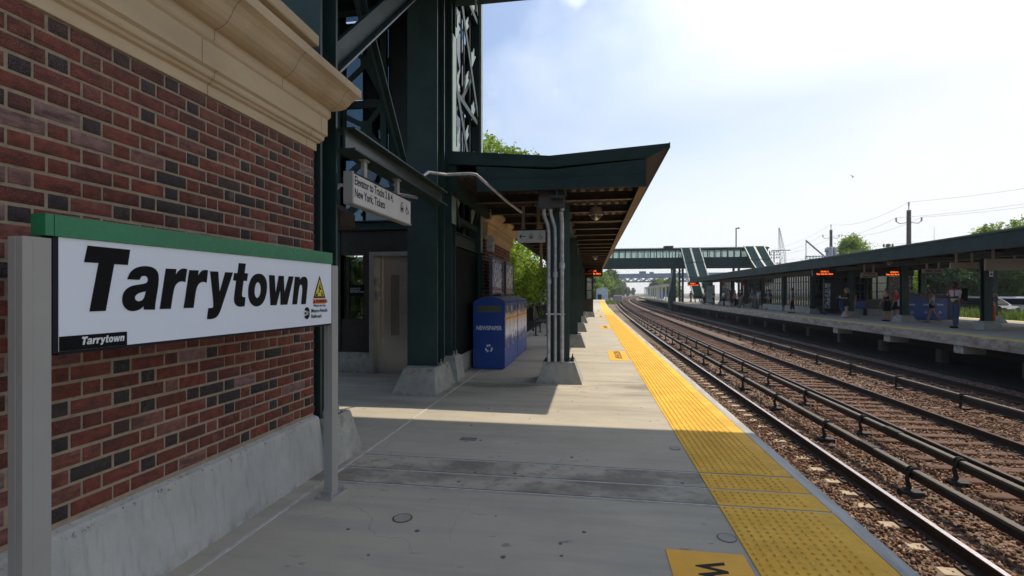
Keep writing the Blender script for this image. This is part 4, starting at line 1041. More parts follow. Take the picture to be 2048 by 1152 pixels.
# ================================================================ NEAR PLATFORM CANOPY
FG = MAT['fascia_green']; SB = MAT['soffit_brown']
CY0, CY1 = 7.30, 40.0
cn = thing('platform_canopy', 'long dark green gull wing canopy over the near platform', 'canopy', (-0.5, 20, 0))
top = [(-2.15, 3.60), (-0.60, 3.46), (1.11, 3.565), (1.11, 3.51), (0.81, 3.37), (-0.60, 3.29), (-2.15, 3.40)]
b = MB(); b.prism(top, 'y', CY0, CY1); b.build('roof', SB, cn)
b = MB(); b.prism(top, 'y', CY0 - 0.03, CY0 - 0.001); b.prism([(1.112, 3.50), (1.125, 3.50), (1.125, 3.575), (1.112, 3.575)], 'y', CY0 - 0.03, CY1)
b.build('front_fascia', FG, cn)
b = MB(); b.box(-1.72, 0.785, CY0 + 0.004, CY0 + 0.03, 2.965, 3.17); b.prism([(-1.72, 3.171), (0.785, 3.171), (0.785, 3.36), (-0.60, 3.26), (-1.72, 3.36)], 'y', CY0 + 0.010, CY0 + 0.028); b.box(-1.72, 0.80, CY0 - 0.006, CY0 + 0.0035, 3.145, 3.17)
for z in (3.0, 3.06, 3.12): b.lathe([(0.012, -0.004), (0.012, 0.02)], (0.745, CY0 + 0.0, z), 6, axis='y')
b.build('end_beam', FG, cn)
b = MB(); b.box(0.765, 0.80, CY0 + 0.032, CY1, 2.99, 3.37); b.build('gutter_beam', SB, cn)
b = MB(); b.box(0.70, 0.81, CY0 + 0.032, CY1, 2.962, 2.988); b.box(0.803, 0.815, CY0 + 0.05, CY1, 3.10, 3.115); b.build('gutter_flange', mat('flange_brown', (0.10, 0.068, 0.040), 0.6, var=0.3), cn)
b = MB(); b.box(-2.05, 0.76, CY0 + 0.032, CY1, 3.20, 3.235)
for x in np.arange(-2.0, 0.75, 0.16): b.box(x, x + 0.07, CY0 + 0.04, CY1, 3.17, 3.199)
b.build('ceiling_decking', SB, cn)
b = MB(); b.box(-2.15, -2.05, CY0 + 0.04, CY1, 2.96, 3.40); b.build('rear_beam', FG, cn)
b = MB()
for y in np.arange(8.55, CY1 - 0.5, 1.28): b.box(-2.0, 0.755, y, y + 0.02, 3.03, 3.165); b.box(-2.0, 0.755, y + 0.02, y + 0.075, 3.03, 3.042)
j = b.build('joists', SB, cn)
b = MB()
for y in np.arange(8.55, CY1 - 0.5, 1.28): b.box(-2.0, 0.755, y - 0.045, y + 0.078, 3.018, 3.0285)
b.build('joist_flanges', MAT['joist_lit_tan'], cn)  # paler strips put the light on the joist undersides into colour
b = MB(); b.ibeam((-0.5, CY0 + 0.04, 2.98), (-0.5, CY1, 2.98), 0.20, 0.24, 0.02); b.build('spine_beam', MAT['green_steel'], cn)
col_y = [8.0 + 5.2 * i for i in range(7)]
for y in col_y:
    b = MB()
    b.box(-0.66, -0.34, y - 0.13, y - 0.11, 0.345, 2.855); b.box(-0.66, -0.34, y + 0.11, y + 0.13, 0.345, 2.855); b.box(-0.51, -0.49, y - 0.11, y + 0.11, 0.345, 2.855)
    b.box(-0.74, -0.26, y - 0.2, y + 0.2, 0.333, 0.344)
    b.build('column', MAT['green_steel'], cn)
    bs = MB(); bs.frustum(-0.85, -0.125, y - 0.36, y + 0.36, 0, -0.735, -0.245, y - 0.25, y + 0.25, 0.325); bs.frustum(-0.735, -0.245, y - 0.25, y + 0.25, 0.325, -0.725, -0.255, y - 0.24, y + 0.24, 0.332)
    bs.build('column_base', MAT['concrete_base'], cn)
for q_ in [(-0.29, 7.86), (-0.29, 8.14), (-0.70, 8.15)]:
    b = MB(); bolts(b, [q_], 0.344, 0.016); b.build('anchor_bolt', MAT['black_iron'], cn)

# junction box and conduits on the first column
jx = thing('junction_box', 'brown electrical box at the top of the first canopy column with three conduits', 'electrical box', (-0.6, 7.7, 2.85))
b = MB(); b.bbox(-0.80, -0.395, 7.55, 7.80, 2.735, 3.02, 0.006); b.build('box', mat('box_brown', (0.045, 0.036, 0.033), 0.5, var=0.1), jx)
for x in (-0.72, -0.62, -0.44):
    b = MB(); b.lathe([(0.036, 2.70), (0.036, 2.733)], (x, 7.66, 0), 8); b.build('bushing', MAT['galvanised'], jx)
pipes = [([(-0.72, 7.66, 2.70), (-0.715, 7.68, 2.62), (-0.67, 7.74, 2.5), (-0.655, 7.77, 2.38), (-0.655, 7.77, 0.335)], 0.032), ([(-0.62, 7.66, 2.70), (-0.60, 7.68, 2.62), (-0.555, 7.74, 2.45), (-0.55, 7.77, 2.3), (-0.55, 7.77, 0.335)], 0.027), ([(-0.455, 7.70, 2.70), (-0.445, 7.77, 2.5), (-0.445, 7.77, 0.335)], 0.034)]
for pts, r in pipes:
    b = MB(); b.tube(pts, r, 10)
    x = pts[-1][0]
    for z in ((1.72 if r < 0.03 else (1.62 if x < -0.6 else 1.86)),): b.lathe([(r, z - 0.06), (r + 0.012, z - 0.05), (r + 0.012, z + 0.03), (r, z + 0.04)], (x, 7.77, 0), 10)
    b.build('conduit', MAT['galvanised'], jx, smooth=True)
b = MB(); b.box(-0.70, -0.40, 7.735, 7.745, 1.075, 1.10); b.build('strap', MAT['galvanised'], jx)

# hanging direction sign
s2 = thing('hanging_sign', 'small white hanging sign with left arrow, lift and wheelchair symbols', 'sign', (-1.03, 8.6, 2.4))
b = MB(); b.box(-1.282, -0.79, 8.60, 8.66, 2.315, 2.525); b.build('panel', MAT['sign_dim_white'], s2)
b = MB(); b.box(-1.29, -0.785, 8.595, 8.665, 2.5255, 2.545); b.build('top_rail', MAT['sign_edge'], s2)
for x in (-1.18, -0.91):
    b = MB(); b.box(x - 0.027, x + 0.027, 8.61, 8.65, 2.546, 2.96); b.box(x - 0.045, x + 0.045, 8.60, 8.66, 2.546, 2.562); b.build('hanger', MAT['purlin_tan'], s2)
M_ = frame((-1.19, 8.5992, 2.42), (1, 0, 0), (0, 0, 1)); b = MB(); b.T = M_
b.beam((-0.05, 0, 0.0005), (0.055, 0, 0.0005), 0.013, 0.001); b.beam((-0.05, 0, 0.0005), (-0.012, 0.04, 0.0005), 0.014, 0.001); b.beam((-0.05, 0, 0.0005), (-0.012, -0.04, 0.0005), 0.014, 0.001)
b.build('arrow', MAT['sign_black'], s2)
picto_lift((-1.035, 8.5992, 2.42), (1, 0, 0), 0.075, s2); picto_chair((-0.87, 8.5992, 2.415), (1, 0, 0), 0.075, s2)
h3 = MB(); h3.box(-1.12, -1.06, 10.9, 10.95, 2.1, 2.95); h3.box(-1.13, -1.05, 10.89, 10.96, 1.98, 2.1)
tag(h3.build('hanging_post', MAT['purlin_tan']), 'tan hanging post below the small sign with the left arrow', 'post')

def dome_cam(x, y, z, label):
    t_ = thing('dome_camera', label, 'camera', (x, y, z), group='security dome cameras under the canopies')
    b = MB(); b.lathe([(0.03, 0.27), (0.03, 0.24), (0.10, 0.235), (0.122, 0.20), (0.124, 0.11), (0.13, 0.095), (0.13, 0.085), (0.02, 0.083)], (x, y, z), 20); b.build('housing', MAT['camera_grey'], t_, smooth=True)
    b = MB(); b.lathe([(0.105, 0.084), (0.100, 0.045), (0.080, 0.015), (0.045, -0.005), (0.01, -0.012)], (x, y, z), 20); d = b.build('dome', MAT['dome_glass'], t_, smooth=True)
    b = MB(); b.ball((x, y, z + 0.055), 0.045, 10); b.build('lens_unit', MAT['camera_grey'], t_)
    b = MB(); b.tube([(x, y, z + 0.26), (x, y, z + 0.45)], 0.014, 6); b.build('stem', MAT['camera_grey'], t_)
dome_cam(0.10, 9.5, 2.82, 'round white dome camera under the near canopy, the larger one toward the front')
dome_cam(0.20, 21.8, 2.88, 'round white dome camera under the near canopy, the smaller one farther back')

def led_sign(x, y, z, w, h, label, facing=-1, txt=('07:09:13', 'Stay Safe Be Alert'), rz=0.0, size=0.10):
    t_ = thing('led_display', label, 'display', (x, y, z), group='hanging amber train displays', rz=0)
    b = MB(); b.bbox(x - w / 2, x + w / 2, y - 0.09, y + 0.09, z - h / 2, z + h / 2, 0.01); b.box(x - w / 4, x - w / 4 + 0.04, y - 0.02, y + 0.02, z + h / 2, z + h / 2 + 0.5); b.box(x + w / 4, x + w / 4 + 0.04, y - 0.02, y + 0.02, z + h / 2, z + h / 2 + 0.5)
    b.build('case', MAT['black_iron'], t_)
    text_mesh('display_text', txt[0] + '\n' + txt[1], MAT['led_amber'], frame((x, y - 0.092, z + 0.03), (1, 0, 0), (0, 0, 1)), size, t_, bold=0.02, ext=0.001, align='CENTER', line=1.1)
    return t_
led_sign(0.10, 30.0, 2.66, 1.24, 0.48, 'amber lit display hanging under the near canopy above the dark shelter', size=0.14)
led_sign(13.75, 31.8, 2.62, 1.30, 0.42, 'amber lit display hanging under the far canopy above the man in blue', size=0.125)
led_sign(16.1, 29.3, 2.47, 1.9, 0.30, 'amber lit display hanging behind a far platform column, right of the dome camera', size=0.11)
led_sign(13.7, 69.5, 2.62, 1.35, 0.5, 'small distant amber display at the far end of the far canopy', size=0.2)

# ================================================================ items by the kiosk
# recycling bins
def sunset_mat():
    m = mat('bin_graphic', (0.012, 0.042, 0.20), 0.35, var=0.1)
    t = m.node_tree; b_ = t.nodes['Principled BSDF']; N = t.nodes.new; L = t.links.new
    tc = N('ShaderNodeTexCoord'); sp = N('ShaderNodeSeparateXYZ'); L(tc.outputs['Object'], sp.inputs[0])
    nz = N('ShaderNodeTexNoise'); nz.inputs['Scale'].default_value = 4; nz.inputs['Detail'].default_value = 5; nz.inputs['Distortion'].default_value = 1.0
    mp = N('ShaderNodeMapping'); mp.inputs['Scale'].default_value = (1, 1.2, 2.5); L(tc.outputs['Object'], mp.inputs[0]); L(mp.outputs[0], nz.inputs['Vector'])
    a = N('ShaderNodeMath'); a.operation = 'MULTIPLY_ADD'; a.inputs[1].default_value = 0.45; L(nz.outputs['Fac'], a.inputs[0]); L(sp.outputs['Z'], a.inputs[2])
    mr = N('ShaderNodeMapRange'); mr.inputs['From Min'].default_value = 0.62; mr.inputs['From Max'].default_value = 1.42; L(a.outputs[0], mr.inputs['Value'])
    cr = N('ShaderNodeValToRGB'); e = cr.color_ramp.elements
    e[0].position = 0; e[0].color = (0.012, 0.042, 0.20, 1); e[1].position = 1; e[1].color = (0.02, 0.05, 0.16, 1)
    for p, c in ((0.15, (0.03, 0.06, 0.24, 1)), (0.32, (0.75, 0.74, 0.80, 1)), (0.55, (0.55, 0.50, 0.55, 1)), (0.66, (0.80, 0.42, 0.08, 1)), (0.76, (0.40, 0.26, 0.16, 1)), (0.84, (0.03, 0.07, 0.24, 1))):
        q = e.new(p); q.color = c
    L(mr.outputs[0], cr.inputs['Fac']); L(cr.outputs['Color'], b_.inputs['Base Color'])
    return m
GM = sunset_mat()
def recycle(o, ux, uy, s, parent, m=None):
    M = frame(o, ux, uy); polys = []
    for k in range(3):
        a = R(90 + 120 * k)
        def P(x, y):
            return (x * math.cos(a) - y * math.sin(a), x * math.sin(a) + y * math.cos(a))
        ring = [(.62, -.42), (.82, -.20), (.82, .12), (.66, .30), (.86, .44), (.36, .50), (.26, .06), (.46, .18), (.52, .04), (.40, -.24)]
        polys.append([tuple(q * s for q in P(x * 0.95, y)) for x, y in ring])
    return outline_mesh('recycling_symbol', polys, m or MAT['white_print'], M, parent, 0.0004)
def recycle_bin(x0, x1, y0, y1, label, near):
    t_ = thing('recycling_bin', label, 'recycling bin', ((x0 + x1) / 2, (y0 + y1) / 2, 0), group='blue recycling bins in a row')
    xm = (x0 + x1) / 2
    b = MB(); b.prism([(x0, 0.03), (x1, 0.03), (x1, 1.24), (x1 - 0.03, 1.262), (xm + 0.1, 1.335), (xm - 0.1, 1.335), (x0 + 0.03, 1.262), (x0, 1.24)], 'y', y0, y1); b.box(x0 + 0.03, x1 - 0.03, y0 + 0.03, y1 - 0.03, 0.0, 0.03)
    b.build('body', MAT['bin_blue'], t_)
    b = MB(); b.prism([(x1 - 0.012, 1.2615), (xm + 0.1, 1.342), (xm - 0.1, 1.342), (x0 + 0.012, 1.2615), (x0 + 0.012, 1.268), (xm - 0.1, 1.352), (xm + 0.1, 1.352), (x1 - 0.012, 1.270)], 'y', y0 + 0.05, y1 - 0.02); b.build('lid', MAT['bin_lid'], t_)
    b = MB(); b.box(x1 + 0.0005, x1 + 0.004, y0 + 0.02, y1 - 0.02, 0.40, 1.235); b.build('printed_panel', GM, t_)
    b = MB()
    n = 3
    for i in range(n):
        ya = y0 + 0.04 + i * (y1 - y0 - 0.06) / n
        b.box(x1 + 0.0042, x1 + 0.006, ya, ya + 0.008, 0.42, 0.93)
    b.box(x1 + 0.0042, x1 + 0.006, y0 + 0.04, y1 - 0.04, 0.93, 0.94)
    b.build('door_gaps', MAT['black_iron'], t_)
    for i, m_ in ((0, 'purlin_tan'), (1, 'purlin_tan'), (2, 'black_iron')):
        ya = y0 + 0.14 + i * (y1 - y0 - 0.1) / 3
        b = MB(); b.box(x1 + 0.0042, x1 + 0.010, ya, ya + 0.17, 1.06, 1.18); b.build('slot', MAT[m_], t_)
    for i in range(2):
        recycle((x1 + 0.0045, y0 + 0.35 + i * 0.6, 0.42), (0, 1, 0), (0, 0, 1), 0.055, t_)
    text_mesh('lettering', 'PAPER', MAT['white_print'], frame((x1 + 0.0046, y0 + 0.08, 0.99), (0, 1, 0), (0, 0, 1)), 0.05, t_, bold=0.02, ext=0.0003)
    if near:
        b = MB(); b.box(x0 + 0.075, x1 - 0.075, y0 - 0.006, y0 - 0.0005, 1.065, 1.185); b.build('slot', MAT['bin_slot'], t_)
        text_mesh('lettering', 'NEWSPAPER', MAT['white_print'], frame((xm, y0 - 0.001, 0.733), (1, 0, 0), (0, 0, 1)), 0.108, t_, bold=0.03, ext=0.0003, align='CENTER', sx=0.80)
        recycle((xm + 0.0, y0 - 0.001, 0.39), (1, 0, 0), (0, 0, 1), 0.095, t_)
    return t_
recycle_bin(-2.165, -1.565, 8.93, 10.50, 'blue recycling bin with NEWSPAPER on its end, the nearer of two in a row', True)
recycle_bin(-2.165, -1.565, 10.54, 12.05, 'blue recycling bin with printed front, the farther of two in a row', False)
# a bird-like clutter: open hopper flap on the far bin is part of the bin print

def poster_mat(name, c1, c2, c3, seed):
    m = mat(name, c1, 0.25, var=0.1)
    t = m.node_tree; b_ = t.nodes['Principled BSDF']; N = t.nodes.new; L = t.links.new
    tc = N('ShaderNodeTexCoord'); mp = N('ShaderNodeMapping'); mp.inputs['Location'].default_value = (seed, seed * 2, 0); L(tc.outputs['Object'], mp.inputs[0])
    v = N('ShaderNodeTexNoise'); v.inputs['Scale'].default_value = 3.2; v.inputs['Detail'].default_value = 3; v.inputs['Distortion'].default_value = 1.5
    L(mp.outputs[0], v.inputs['Vector'])
    cr = N('ShaderNodeValToRGB'); cr.color_ramp.interpolation = 'CONSTANT'; e = cr.color_ramp.elements
    e[0].position = 0; e[0].color = (*c1, 1); e[1].position = 0.46; e[1].color = (*c2, 1); q = e.new(0.58); q.color = (*c3, 1)
    L(v.outputs['Fac'], cr.inputs['Fac']); L(cr.outputs['Color'], b_.inputs['Base Color'])
    return m
pmA = poster_mat('poster_blue', (0.07, 0.13, 0.28), (0.38, 0.38, 0.44), (0.16, 0.07, 0.05), 1.0)
pmB = poster_mat('poster_grey', (0.16, 0.17, 0.18), (0.45, 0.42, 0.36), (0.12, 0.15, 0.08), 4.0)
mat('poster_frame', (0.10, 0.11, 0.15), 0.4, metal=0.4); mat('poster_red', (0.22, 0.04, 0.03), 0.4)
for (y0, y1, pm, lb) in ((9.46, 10.66, pmA, 'framed blue poster panel behind the first recycling bin'), (11.05, 12.2, pmB, 'framed grey poster panel behind the farther recycling bin')):
    t_ = thing('poster_case', lb, 'poster', (-1.9, (y0 + y1) / 2, 0), group='framed posters on posts behind the bins')
    # stands on its own two posts just behind the bins
    b = MB(); b.box(-1.96, -1.905, y0, y0 + 0.04, 1.40, 2.14); b.box(-1.96, -1.905, y1 - 0.04, y1, 1.40, 2.14); b.box(-1.96, -1.905, y0 + 0.04, y1 - 0.04, 2.10, 2.14); b.box(-1.96, -1.905, y0 + 0.04, y1 - 0.04, 1.40, 1.44); b.box(-1.96, -1.94, y0 + 0.04, y1 - 0.04, 1.44, 2.10)
    b.build('frame', MAT['poster_frame'], t_)
    b = MB(); b.box(-1.939, -1.925, y0 + 0.041, y1 - 0.041, 1.441, 2.099); b.build('poster', pm, t_)
    b = MB(); b.box(-1.9245, -1.922, y0 + 0.07, y1 - 0.07, 1.47, 1.52); b.build('red_strip', MAT['poster_red'], t_)
    for y in (y0 + 0.12, y1 - 0.12):
        b = MB(); b.tube([(-1.93, y, 1.335), (-1.93, y, 1.405)], 0.022, 6); b.build('leg', MAT['poster_frame'], t_)
b = MB(); b.bbox(-2.14, -2.0, 10.0, 10.14, 2.28, 2.62, 0.01); b.lathe([(0.05, 0), (0.05, 0.02)], (-2.0, 10.07, 2.50), 12, axis='x')
tag(b.build('wall_speaker', MAT['galvanised']), 'small grey wall speaker box on the brick kiosk beside the tower', 'speaker')

# railing behind the platform
rl = thing('railing', 'black iron railing along the back of the near platform before the green bushes', 'railing', (-2.12, 25, 0))
b = MB(); b.box(-2.145, -2.095, 13.4, 42, 1.02, 1.06); b.box(-2.14, -2.10, 13.4, 42, 0.88, 0.905); b.box(-2.14, -2.10, 13.4, 42, 0.10, 0.13); b.build('rails', MAT['black_iron'], rl)
b = MB()
for y in np.arange(13.5, 42, 0.125): b.box(-2.13, -2.11, y, y + 0.02, 0.131, 0.879)
tag(b.build('balusters', MAT['black_iron'], rl), kind='stuff')
for y in np.arange(13.4, 42, 2.4):
    b = MB(); b.box(-2.155, -2.085, y, y + 0.07, 0, 1.09); b.build('post', MAT['black_iron'], rl)

# bench near the railing
bn = thing('bench', 'black metal bench standing against the railing behind the first canopy column', 'bench', (-1.6, 17.0, 0))
b = MB()
for i in range(8): b.tube([(-1.86, 16.2, 0.5), (-1.35, 16.2, 0.5)], 0.001, 3) if False else b.box(-1.82 + i * 0.06, -1.775 + i * 0.06, 16.1, 17.9, 0.44, 0.47)
b.build('seat', MAT['black_iron'], bn)
b = MB()
for i in range(6): b.box(-1.90 - i * 0.018, -1.875 - i * 0.018, 16.1, 17.9, 0.52 + i * 0.07, 0.57 + i * 0.07)
b.box(-2.02, -1.87, 16.1, 16.14, 0.5, 0.95); b.box(-2.02, -1.87, 17.86, 17.9, 0.5, 0.95); b.build('backrest', MAT['black_iron'], bn)
for y in (16.25, 17.7):
    for x in (-1.80, -1.42):
        b = MB(); b.tube([(x, y, 0.44), (x, y, 0.02)], 0.028, 6); b.box(x - 0.08, x + 0.08, y - 0.04, y + 0.04, 0, 0.02); b.build('leg', MAT['black_iron'], bn)
# dark shelter on the platform
sh = thing('platform_shelter', 'dark glazed windbreak shelter on the near platform below the amber display', 'shelter', (-0.7, 31.5, 0))
b = MB(); b.frustum(-1.6, 0.26, 29.35, 29.95, 0, -1.55, 0.18, 29.45, 29.9, 0.30); b.box(-1.6, 0.2, 29.951, 33.6, 0, 0.29); b.build('base', MAT['concrete_base'], sh)
b = MB(); b.box(-1.55, 0.16, 29.55, 29.62, 0.301, 1.0); b.box(0.09, 0.16, 29.62, 33.5, 0.301, 1.0); b.build('lower_panel', MAT['brown_panel'], sh)
b = MB()
for x in (-1.55, -1.0, -0.42, 0.06): b.box(x, x + 0.1, 29.54, 29.63, 1.0, 2.96)
for z in (1.0, 1.55, 2.05, 2.4): b.box(-1.45, 0.06, 29.56, 29.61, z, z + 0.05)
for y in np.arange(30.2, 33.6, 0.8): b.box(0.09, 0.16, y, y + 0.08, 1.0, 2.96)
b.build('frame', MAT['black_iron'], sh)
b = MB(); b.box(-1.45, 0.06, 29.58, 29.59, 1.05, 2.9); b.build('glass', MAT['lobby_glass'], sh)
# ================================================================ TRACKS
SY = np.concatenate([np.arange(-10, 26, 2.0), np.arange(26, 120, 3.0), np.arange(120, 620, 12.0)])
def sweep(prof, xo, zo, mats, mi=None, name='rail', parent=None, ys_=SY, smooth=False):
    n = len(prof); V = []; Fc = []; M = []
    for y in ys_:
        f = float(fx(y))
        for dx, dz in prof: V.append((xo + f + dx, float(y), zo + dz))
    for i in range(len(ys_) - 1):
        for k in range(n):
            a = i * n + k; b2 = i * n + (k + 1) % n
            Fc.append((a, b2, b2 + n, a + n)); M.append(mi[k] if mi else 0)
    Fc.append(tuple(range(n))); M.append(0)
    b = MB(); b.v = V; b.f = Fc; b.m = M
    return b.build(name, mats, parent, smooth)
RP = [(-0.068, -0.172), (0.068, -0.172), (0.068, -0.160), (0.010, -0.140), (0.009, -0.045), (0.036, -0.034), (0.037, -0.006), (0.030, 0.0), (-0.030, 0.0), (-0.037, -0.006), (-0.036, -0.034), (-0.009, -0.045), (-0.010, -0.140), (-0.068, -0.160)]
RI = [0, 0, 0, 0, 0, 0, 0, 1, 0, 0, 0, 0, 0, 0]
def track(xa, xb, label, tie_m, sp, tie_w, jit, topm, dz, long_):
    xm = (xa + xb) / 2
    t_ = thing('railway_track', label, 'railway track', (xm, 10, BALLAST), group='parallel railway tracks')
    for x in (xa, xb): sweep(RP, x, RAIL_Z, [MAT['rail_rust'], topm], RI, 'rail', t_)
    b = MB()
    hw = long_ / 2
    if tie_m is MAT['pale_tie']:          # concrete ties: only the raised rail seats stand out of the ballast
        b.bbox(xm - hw, xm + hw, -tie_w / 2, tie_w / 2, RAIL_Z - 0.40, RAIL_Z - 0.25, 0.012)
        for x in (xa, xb): b.frustum(x - 0.42, x + 0.16, -tie_w * 0.42, tie_w * 0.42, RAIL_Z - 0.251, x - 0.36, x + 0.10, -tie_w * 0.36, tie_w * 0.36, RAIL_Z - 0.173 + dz)
    else: b.bbox(xm - hw, xm + hw, -tie_w / 2, tie_w / 2, RAIL_Z - 0.36, RAIL_Z - 0.173 + dz, 0.012)
    t0 = b.build('tie', tie_m, None)
    plates = []
    for x in (xa, xb):
        pl = MB(); pl.box(x - 0.17, x + 0.17, -0.09, 0.09, RAIL_Z - 0.173 + dz - 0.002, RAIL_Z - 0.160)
        for sx in (-0.12, 0.12):
            pl.box(x + sx - 0.018, x + sx + 0.018, 0.02, 0.055, RAIL_Z - 0.16, RAIL_Z - 0.135)
        plates.append(pl.build('tie_plate', MAT['rail_rust'], None))
    r = np.random.default_rng(int(xa * 10))
    y = 2.2; n = 0; rest = []
    inv = Matrix.Translation((xm, 10, BALLAST)).inverted()
    while y < 330:
        w = y + r.normal(0, jit)
        if n < 100:
            o = t0 if n == 0 else t0.copy(); qs = [p_ if n == 0 else p_.copy() for p_ in plates]
            if n: [C.objects.link(e) for e in [o] + qs]
            for e in [o] + qs:
                e.location = (float(fx(w)), w, r.normal(0, 0.004) if e is o else 0.0)
                e.rotation_euler = (0, 0, r.normal(0, 0.008) - float(w > 20) * (w - 20) / 2500)
            o.parent = t_; o.matrix_parent_inverse = inv
            for q in qs: q.parent = o; q.location = (0, 0, 0); q.rotation_euler = (0, 0, 0)
        else: rest.append(w)
        n += 1; y += sp
    b = MB()
    for w in rest[::1]:
        f = float(fx(w)); b.box(xm - hw + f, xm + hw + f, w - tie_w / 2, w + tie_w / 2, RAIL_Z - 0.3, RAIL_Z - 0.173 + dz)
    tag(b.build('distant_ties', tie_m, t_), kind='stuff')
track(2.53, 3.97, 'nearest railway track with pale half buried ties and a bright polished rail', MAT['pale_tie'], 0.51, 0.21, 0.015, MAT['rail_top'], -0.010, 2.5)
track(6.18, 7.68, 'middle railway track with rusty brown wooden ties', MAT['wood_tie'], 0.53, 0.20, 0.03, MAT['rail_top_dull'], 0.004, 2.75)
track(9.66, 11.14, 'farthest railway track in the shade along the far platform', MAT['wood_tie'], 0.55, 0.20, 0.03, MAT['rail_top_dull'], -0.01, 2.6)

CP = [(-0.045, -0.085), (-0.045, 0.0), (-0.050, 0.012), (-0.044, 0.045), (-0.020, 0.052), (0.020, 0.052), (0.044, 0.045), (0.050, 0.012), (0.045, 0.0), (0.045, -0.085), (0.018, -0.10), (-0.018, -0.10)]
CI = [1, 1, 0, 0, 0, 0, 0, 1, 1, 1, 1, 1]
def third_rail(x, z, label, side, y0, sp, ym):
    t_ = thing('third_rail', label, 'third rail', (x, 10, BALLAST), group='covered power rails beside the tracks')
    sweep(CP, x, z, [MAT['cover_board'], MAT['bracket_black']], CI, 'cover', t_)
    b = MB()
    arch = [(x + 0.060 * math.cos(a) * side, 0, z + 0.055 * math.sin(a) + 0.018) for a in np.linspace(R(-45), R(200), 9)]
    b.tube(arch, 0.019, 6); b.tube([(p[0], 0.07, p[2]) for p in arch], 0.016, 6)
    leg = [(x + 0.060 * side * -1, 0.03, z - 0.0), (x + side * -0.085, 0.03, z - 0.10), (x + side * -0.055, 0.03, z - 0.22), (x + side * -0.10, 0.03, BALLAST + 0.05)]
    b.tube(leg, [0.022, 0.028, 0.034, 0.040], 6)
    b.box(x - 0.17, x + 0.10, -0.06, 0.12, BALLAST - 0.03, BALLAST + 0.06)
    b0 = b.build('bracket', MAT['bracket_black'], None)
    cl = MB(); cl.box(x - 0.03, x + 0.035, 0.0, 0.05, z + 0.0765, z + 0.084); 
    inv = Matrix.Translation((x, 10, BALLAST)).inverted()
    y = y0; n = 0
    while n < 80:
        o = b0 if n == 0 else b0.copy()
        if n: C.objects.link(o)
        o.parent = t_; o.matrix_parent_inverse = inv; o.location = (float(fx(y)), y, 0)
        y += sp; n += 1
    # splice sleeves
    sl = MB()
    for y in ym:
        f = float(fx(y)); sl.bbox(x - 0.056 + f, x + 0.056 + f, y - 0.22, y + 0.22, z - 0.03, z + 0.060, 0.008)
    sl.build('splice_cover', MAT['bracket_black'], t_)
third_rail(4.62, -1.175, 'covered power rail closest to the bright rail of the nearest track', 1, 5.30, 2.60, [9.1, 21.5, 34])
third_rail(5.55, -1.165, 'covered power rail running beside the middle track with the brown ties', 1, 5.75, 2.65, [10.1, 24, 37])
third_rail(9.18, -1.165, 'covered power rail beside the farthest track in front of the far platform', 1, 11.2, 2.62, [8.6, 19, 33])
# ================================================================ FAR PLATFORM: canopy, columns, rooms, furniture
fc_ = thing('far_platform_canopy', 'long low dark green canopy over the far platform on the right', 'canopy', (16, 40, 0))
CR = np.concatenate([np.arange(6, 22, 4.0), np.arange(22, 74, 4.0)])
def long_prism(b, poly, ylist, mi=0):
    for i in range(len(ylist) - 1):
        a, c = float(ylist[i]), float(ylist[i + 1]); n = len(poly)
        vs = [(x + float(fx(a)), a, z) for x, z in poly] + [(x + float(fx(c)), c, z) for x, z in poly]
        b.add(vs, [(k, k + n, (k + 1) % n + n, (k + 1) % n) for k in range(n)] + ([tuple(range(n))] if i == 0 else []) + ([tuple(range(2 * n - 1, n - 1, -1))] if i == len(ylist) - 2 else []), mi)
b = MB(); long_prism(b, [(12.98, 3.40), (16.9, 3.22), (21.0, 3.45), (21.0, 3.30), (16.9, 3.06), (12.98, 3.20)], CR); b.build('roof', SB, fc_)
b = MB(); long_prism(b, [(12.90, 2.86), (12.975, 2.86), (12.975, 3.36), (12.90, 3.36)], CR); b.build('front_fascia', FG, fc_)
b = MB(); long_prism(b, [(12.86, 3.362), (12.99, 3.362), (12.99, 3.425), (12.86, 3.425)], CR); b.build('drip_edge', MAT['dark_steel'], fc_)
b = MB(); long_prism(b, [(21.01, 2.95), (21.08, 2.95), (21.08, 3.48), (21.01, 3.48)], CR); b.build('rear_fascia', FG, fc_)
b = MB(); long_prism(b, [(12.976, 2.86), (13.10, 2.86), (13.10, 2.88), (12.976, 2.88)], CR); b.build('fascia_flange', SB, fc_)
b = MB()
for y in np.arange(8, 73, 2.53): f = float(fx(y)); b.box(13.0 + f, 20.9 + f, y, y + 0.12, 2.92, 3.05)
b.build('joists', SB, fc_)
for xb_ in (15.0, 18.8):
    b = MB(); long_prism(b, [(xb_, 2.765), (xb_ + .25, 2.765), (xb_ + .25, 3.04), (xb_, 3.04)], CR); b.build('beam', MAT['green_steel'], fc_)
for row, x in enumerate((15.12, 18.9)):
    for k in range(12):
        y = 16.3 + 5.05 * k + row * 0.0
        f = float(fx(y))
        b = MB(); hcol(b, x - 0.13 + f, x + 0.13 + f, y + 0.14, y + 0.40, 0.34, 2.76); b.build('column', MAT['green_steel'], fc_)
        b = MB(); b.frustum(x - 0.37 + f, x + 0.37 + f, y - 0.12, y + 0.66, 0, x - 0.24 + f, x + 0.24 + f, y + 0.02, y + 0.52, 0.34); b.build('column_base', MAT['concrete_base'], fc_)
dome_cam(14.3, 26.3, 2.74, 'round white dome camera hanging under the far canopy')
b = MB(); b.box(15.06, 15.18, 21.375, 21.395, 2.04, 2.34); o = tag(b.build('column_notice', MAT['sign_white']), 'small white and red notice high on a far platform column', 'sign')
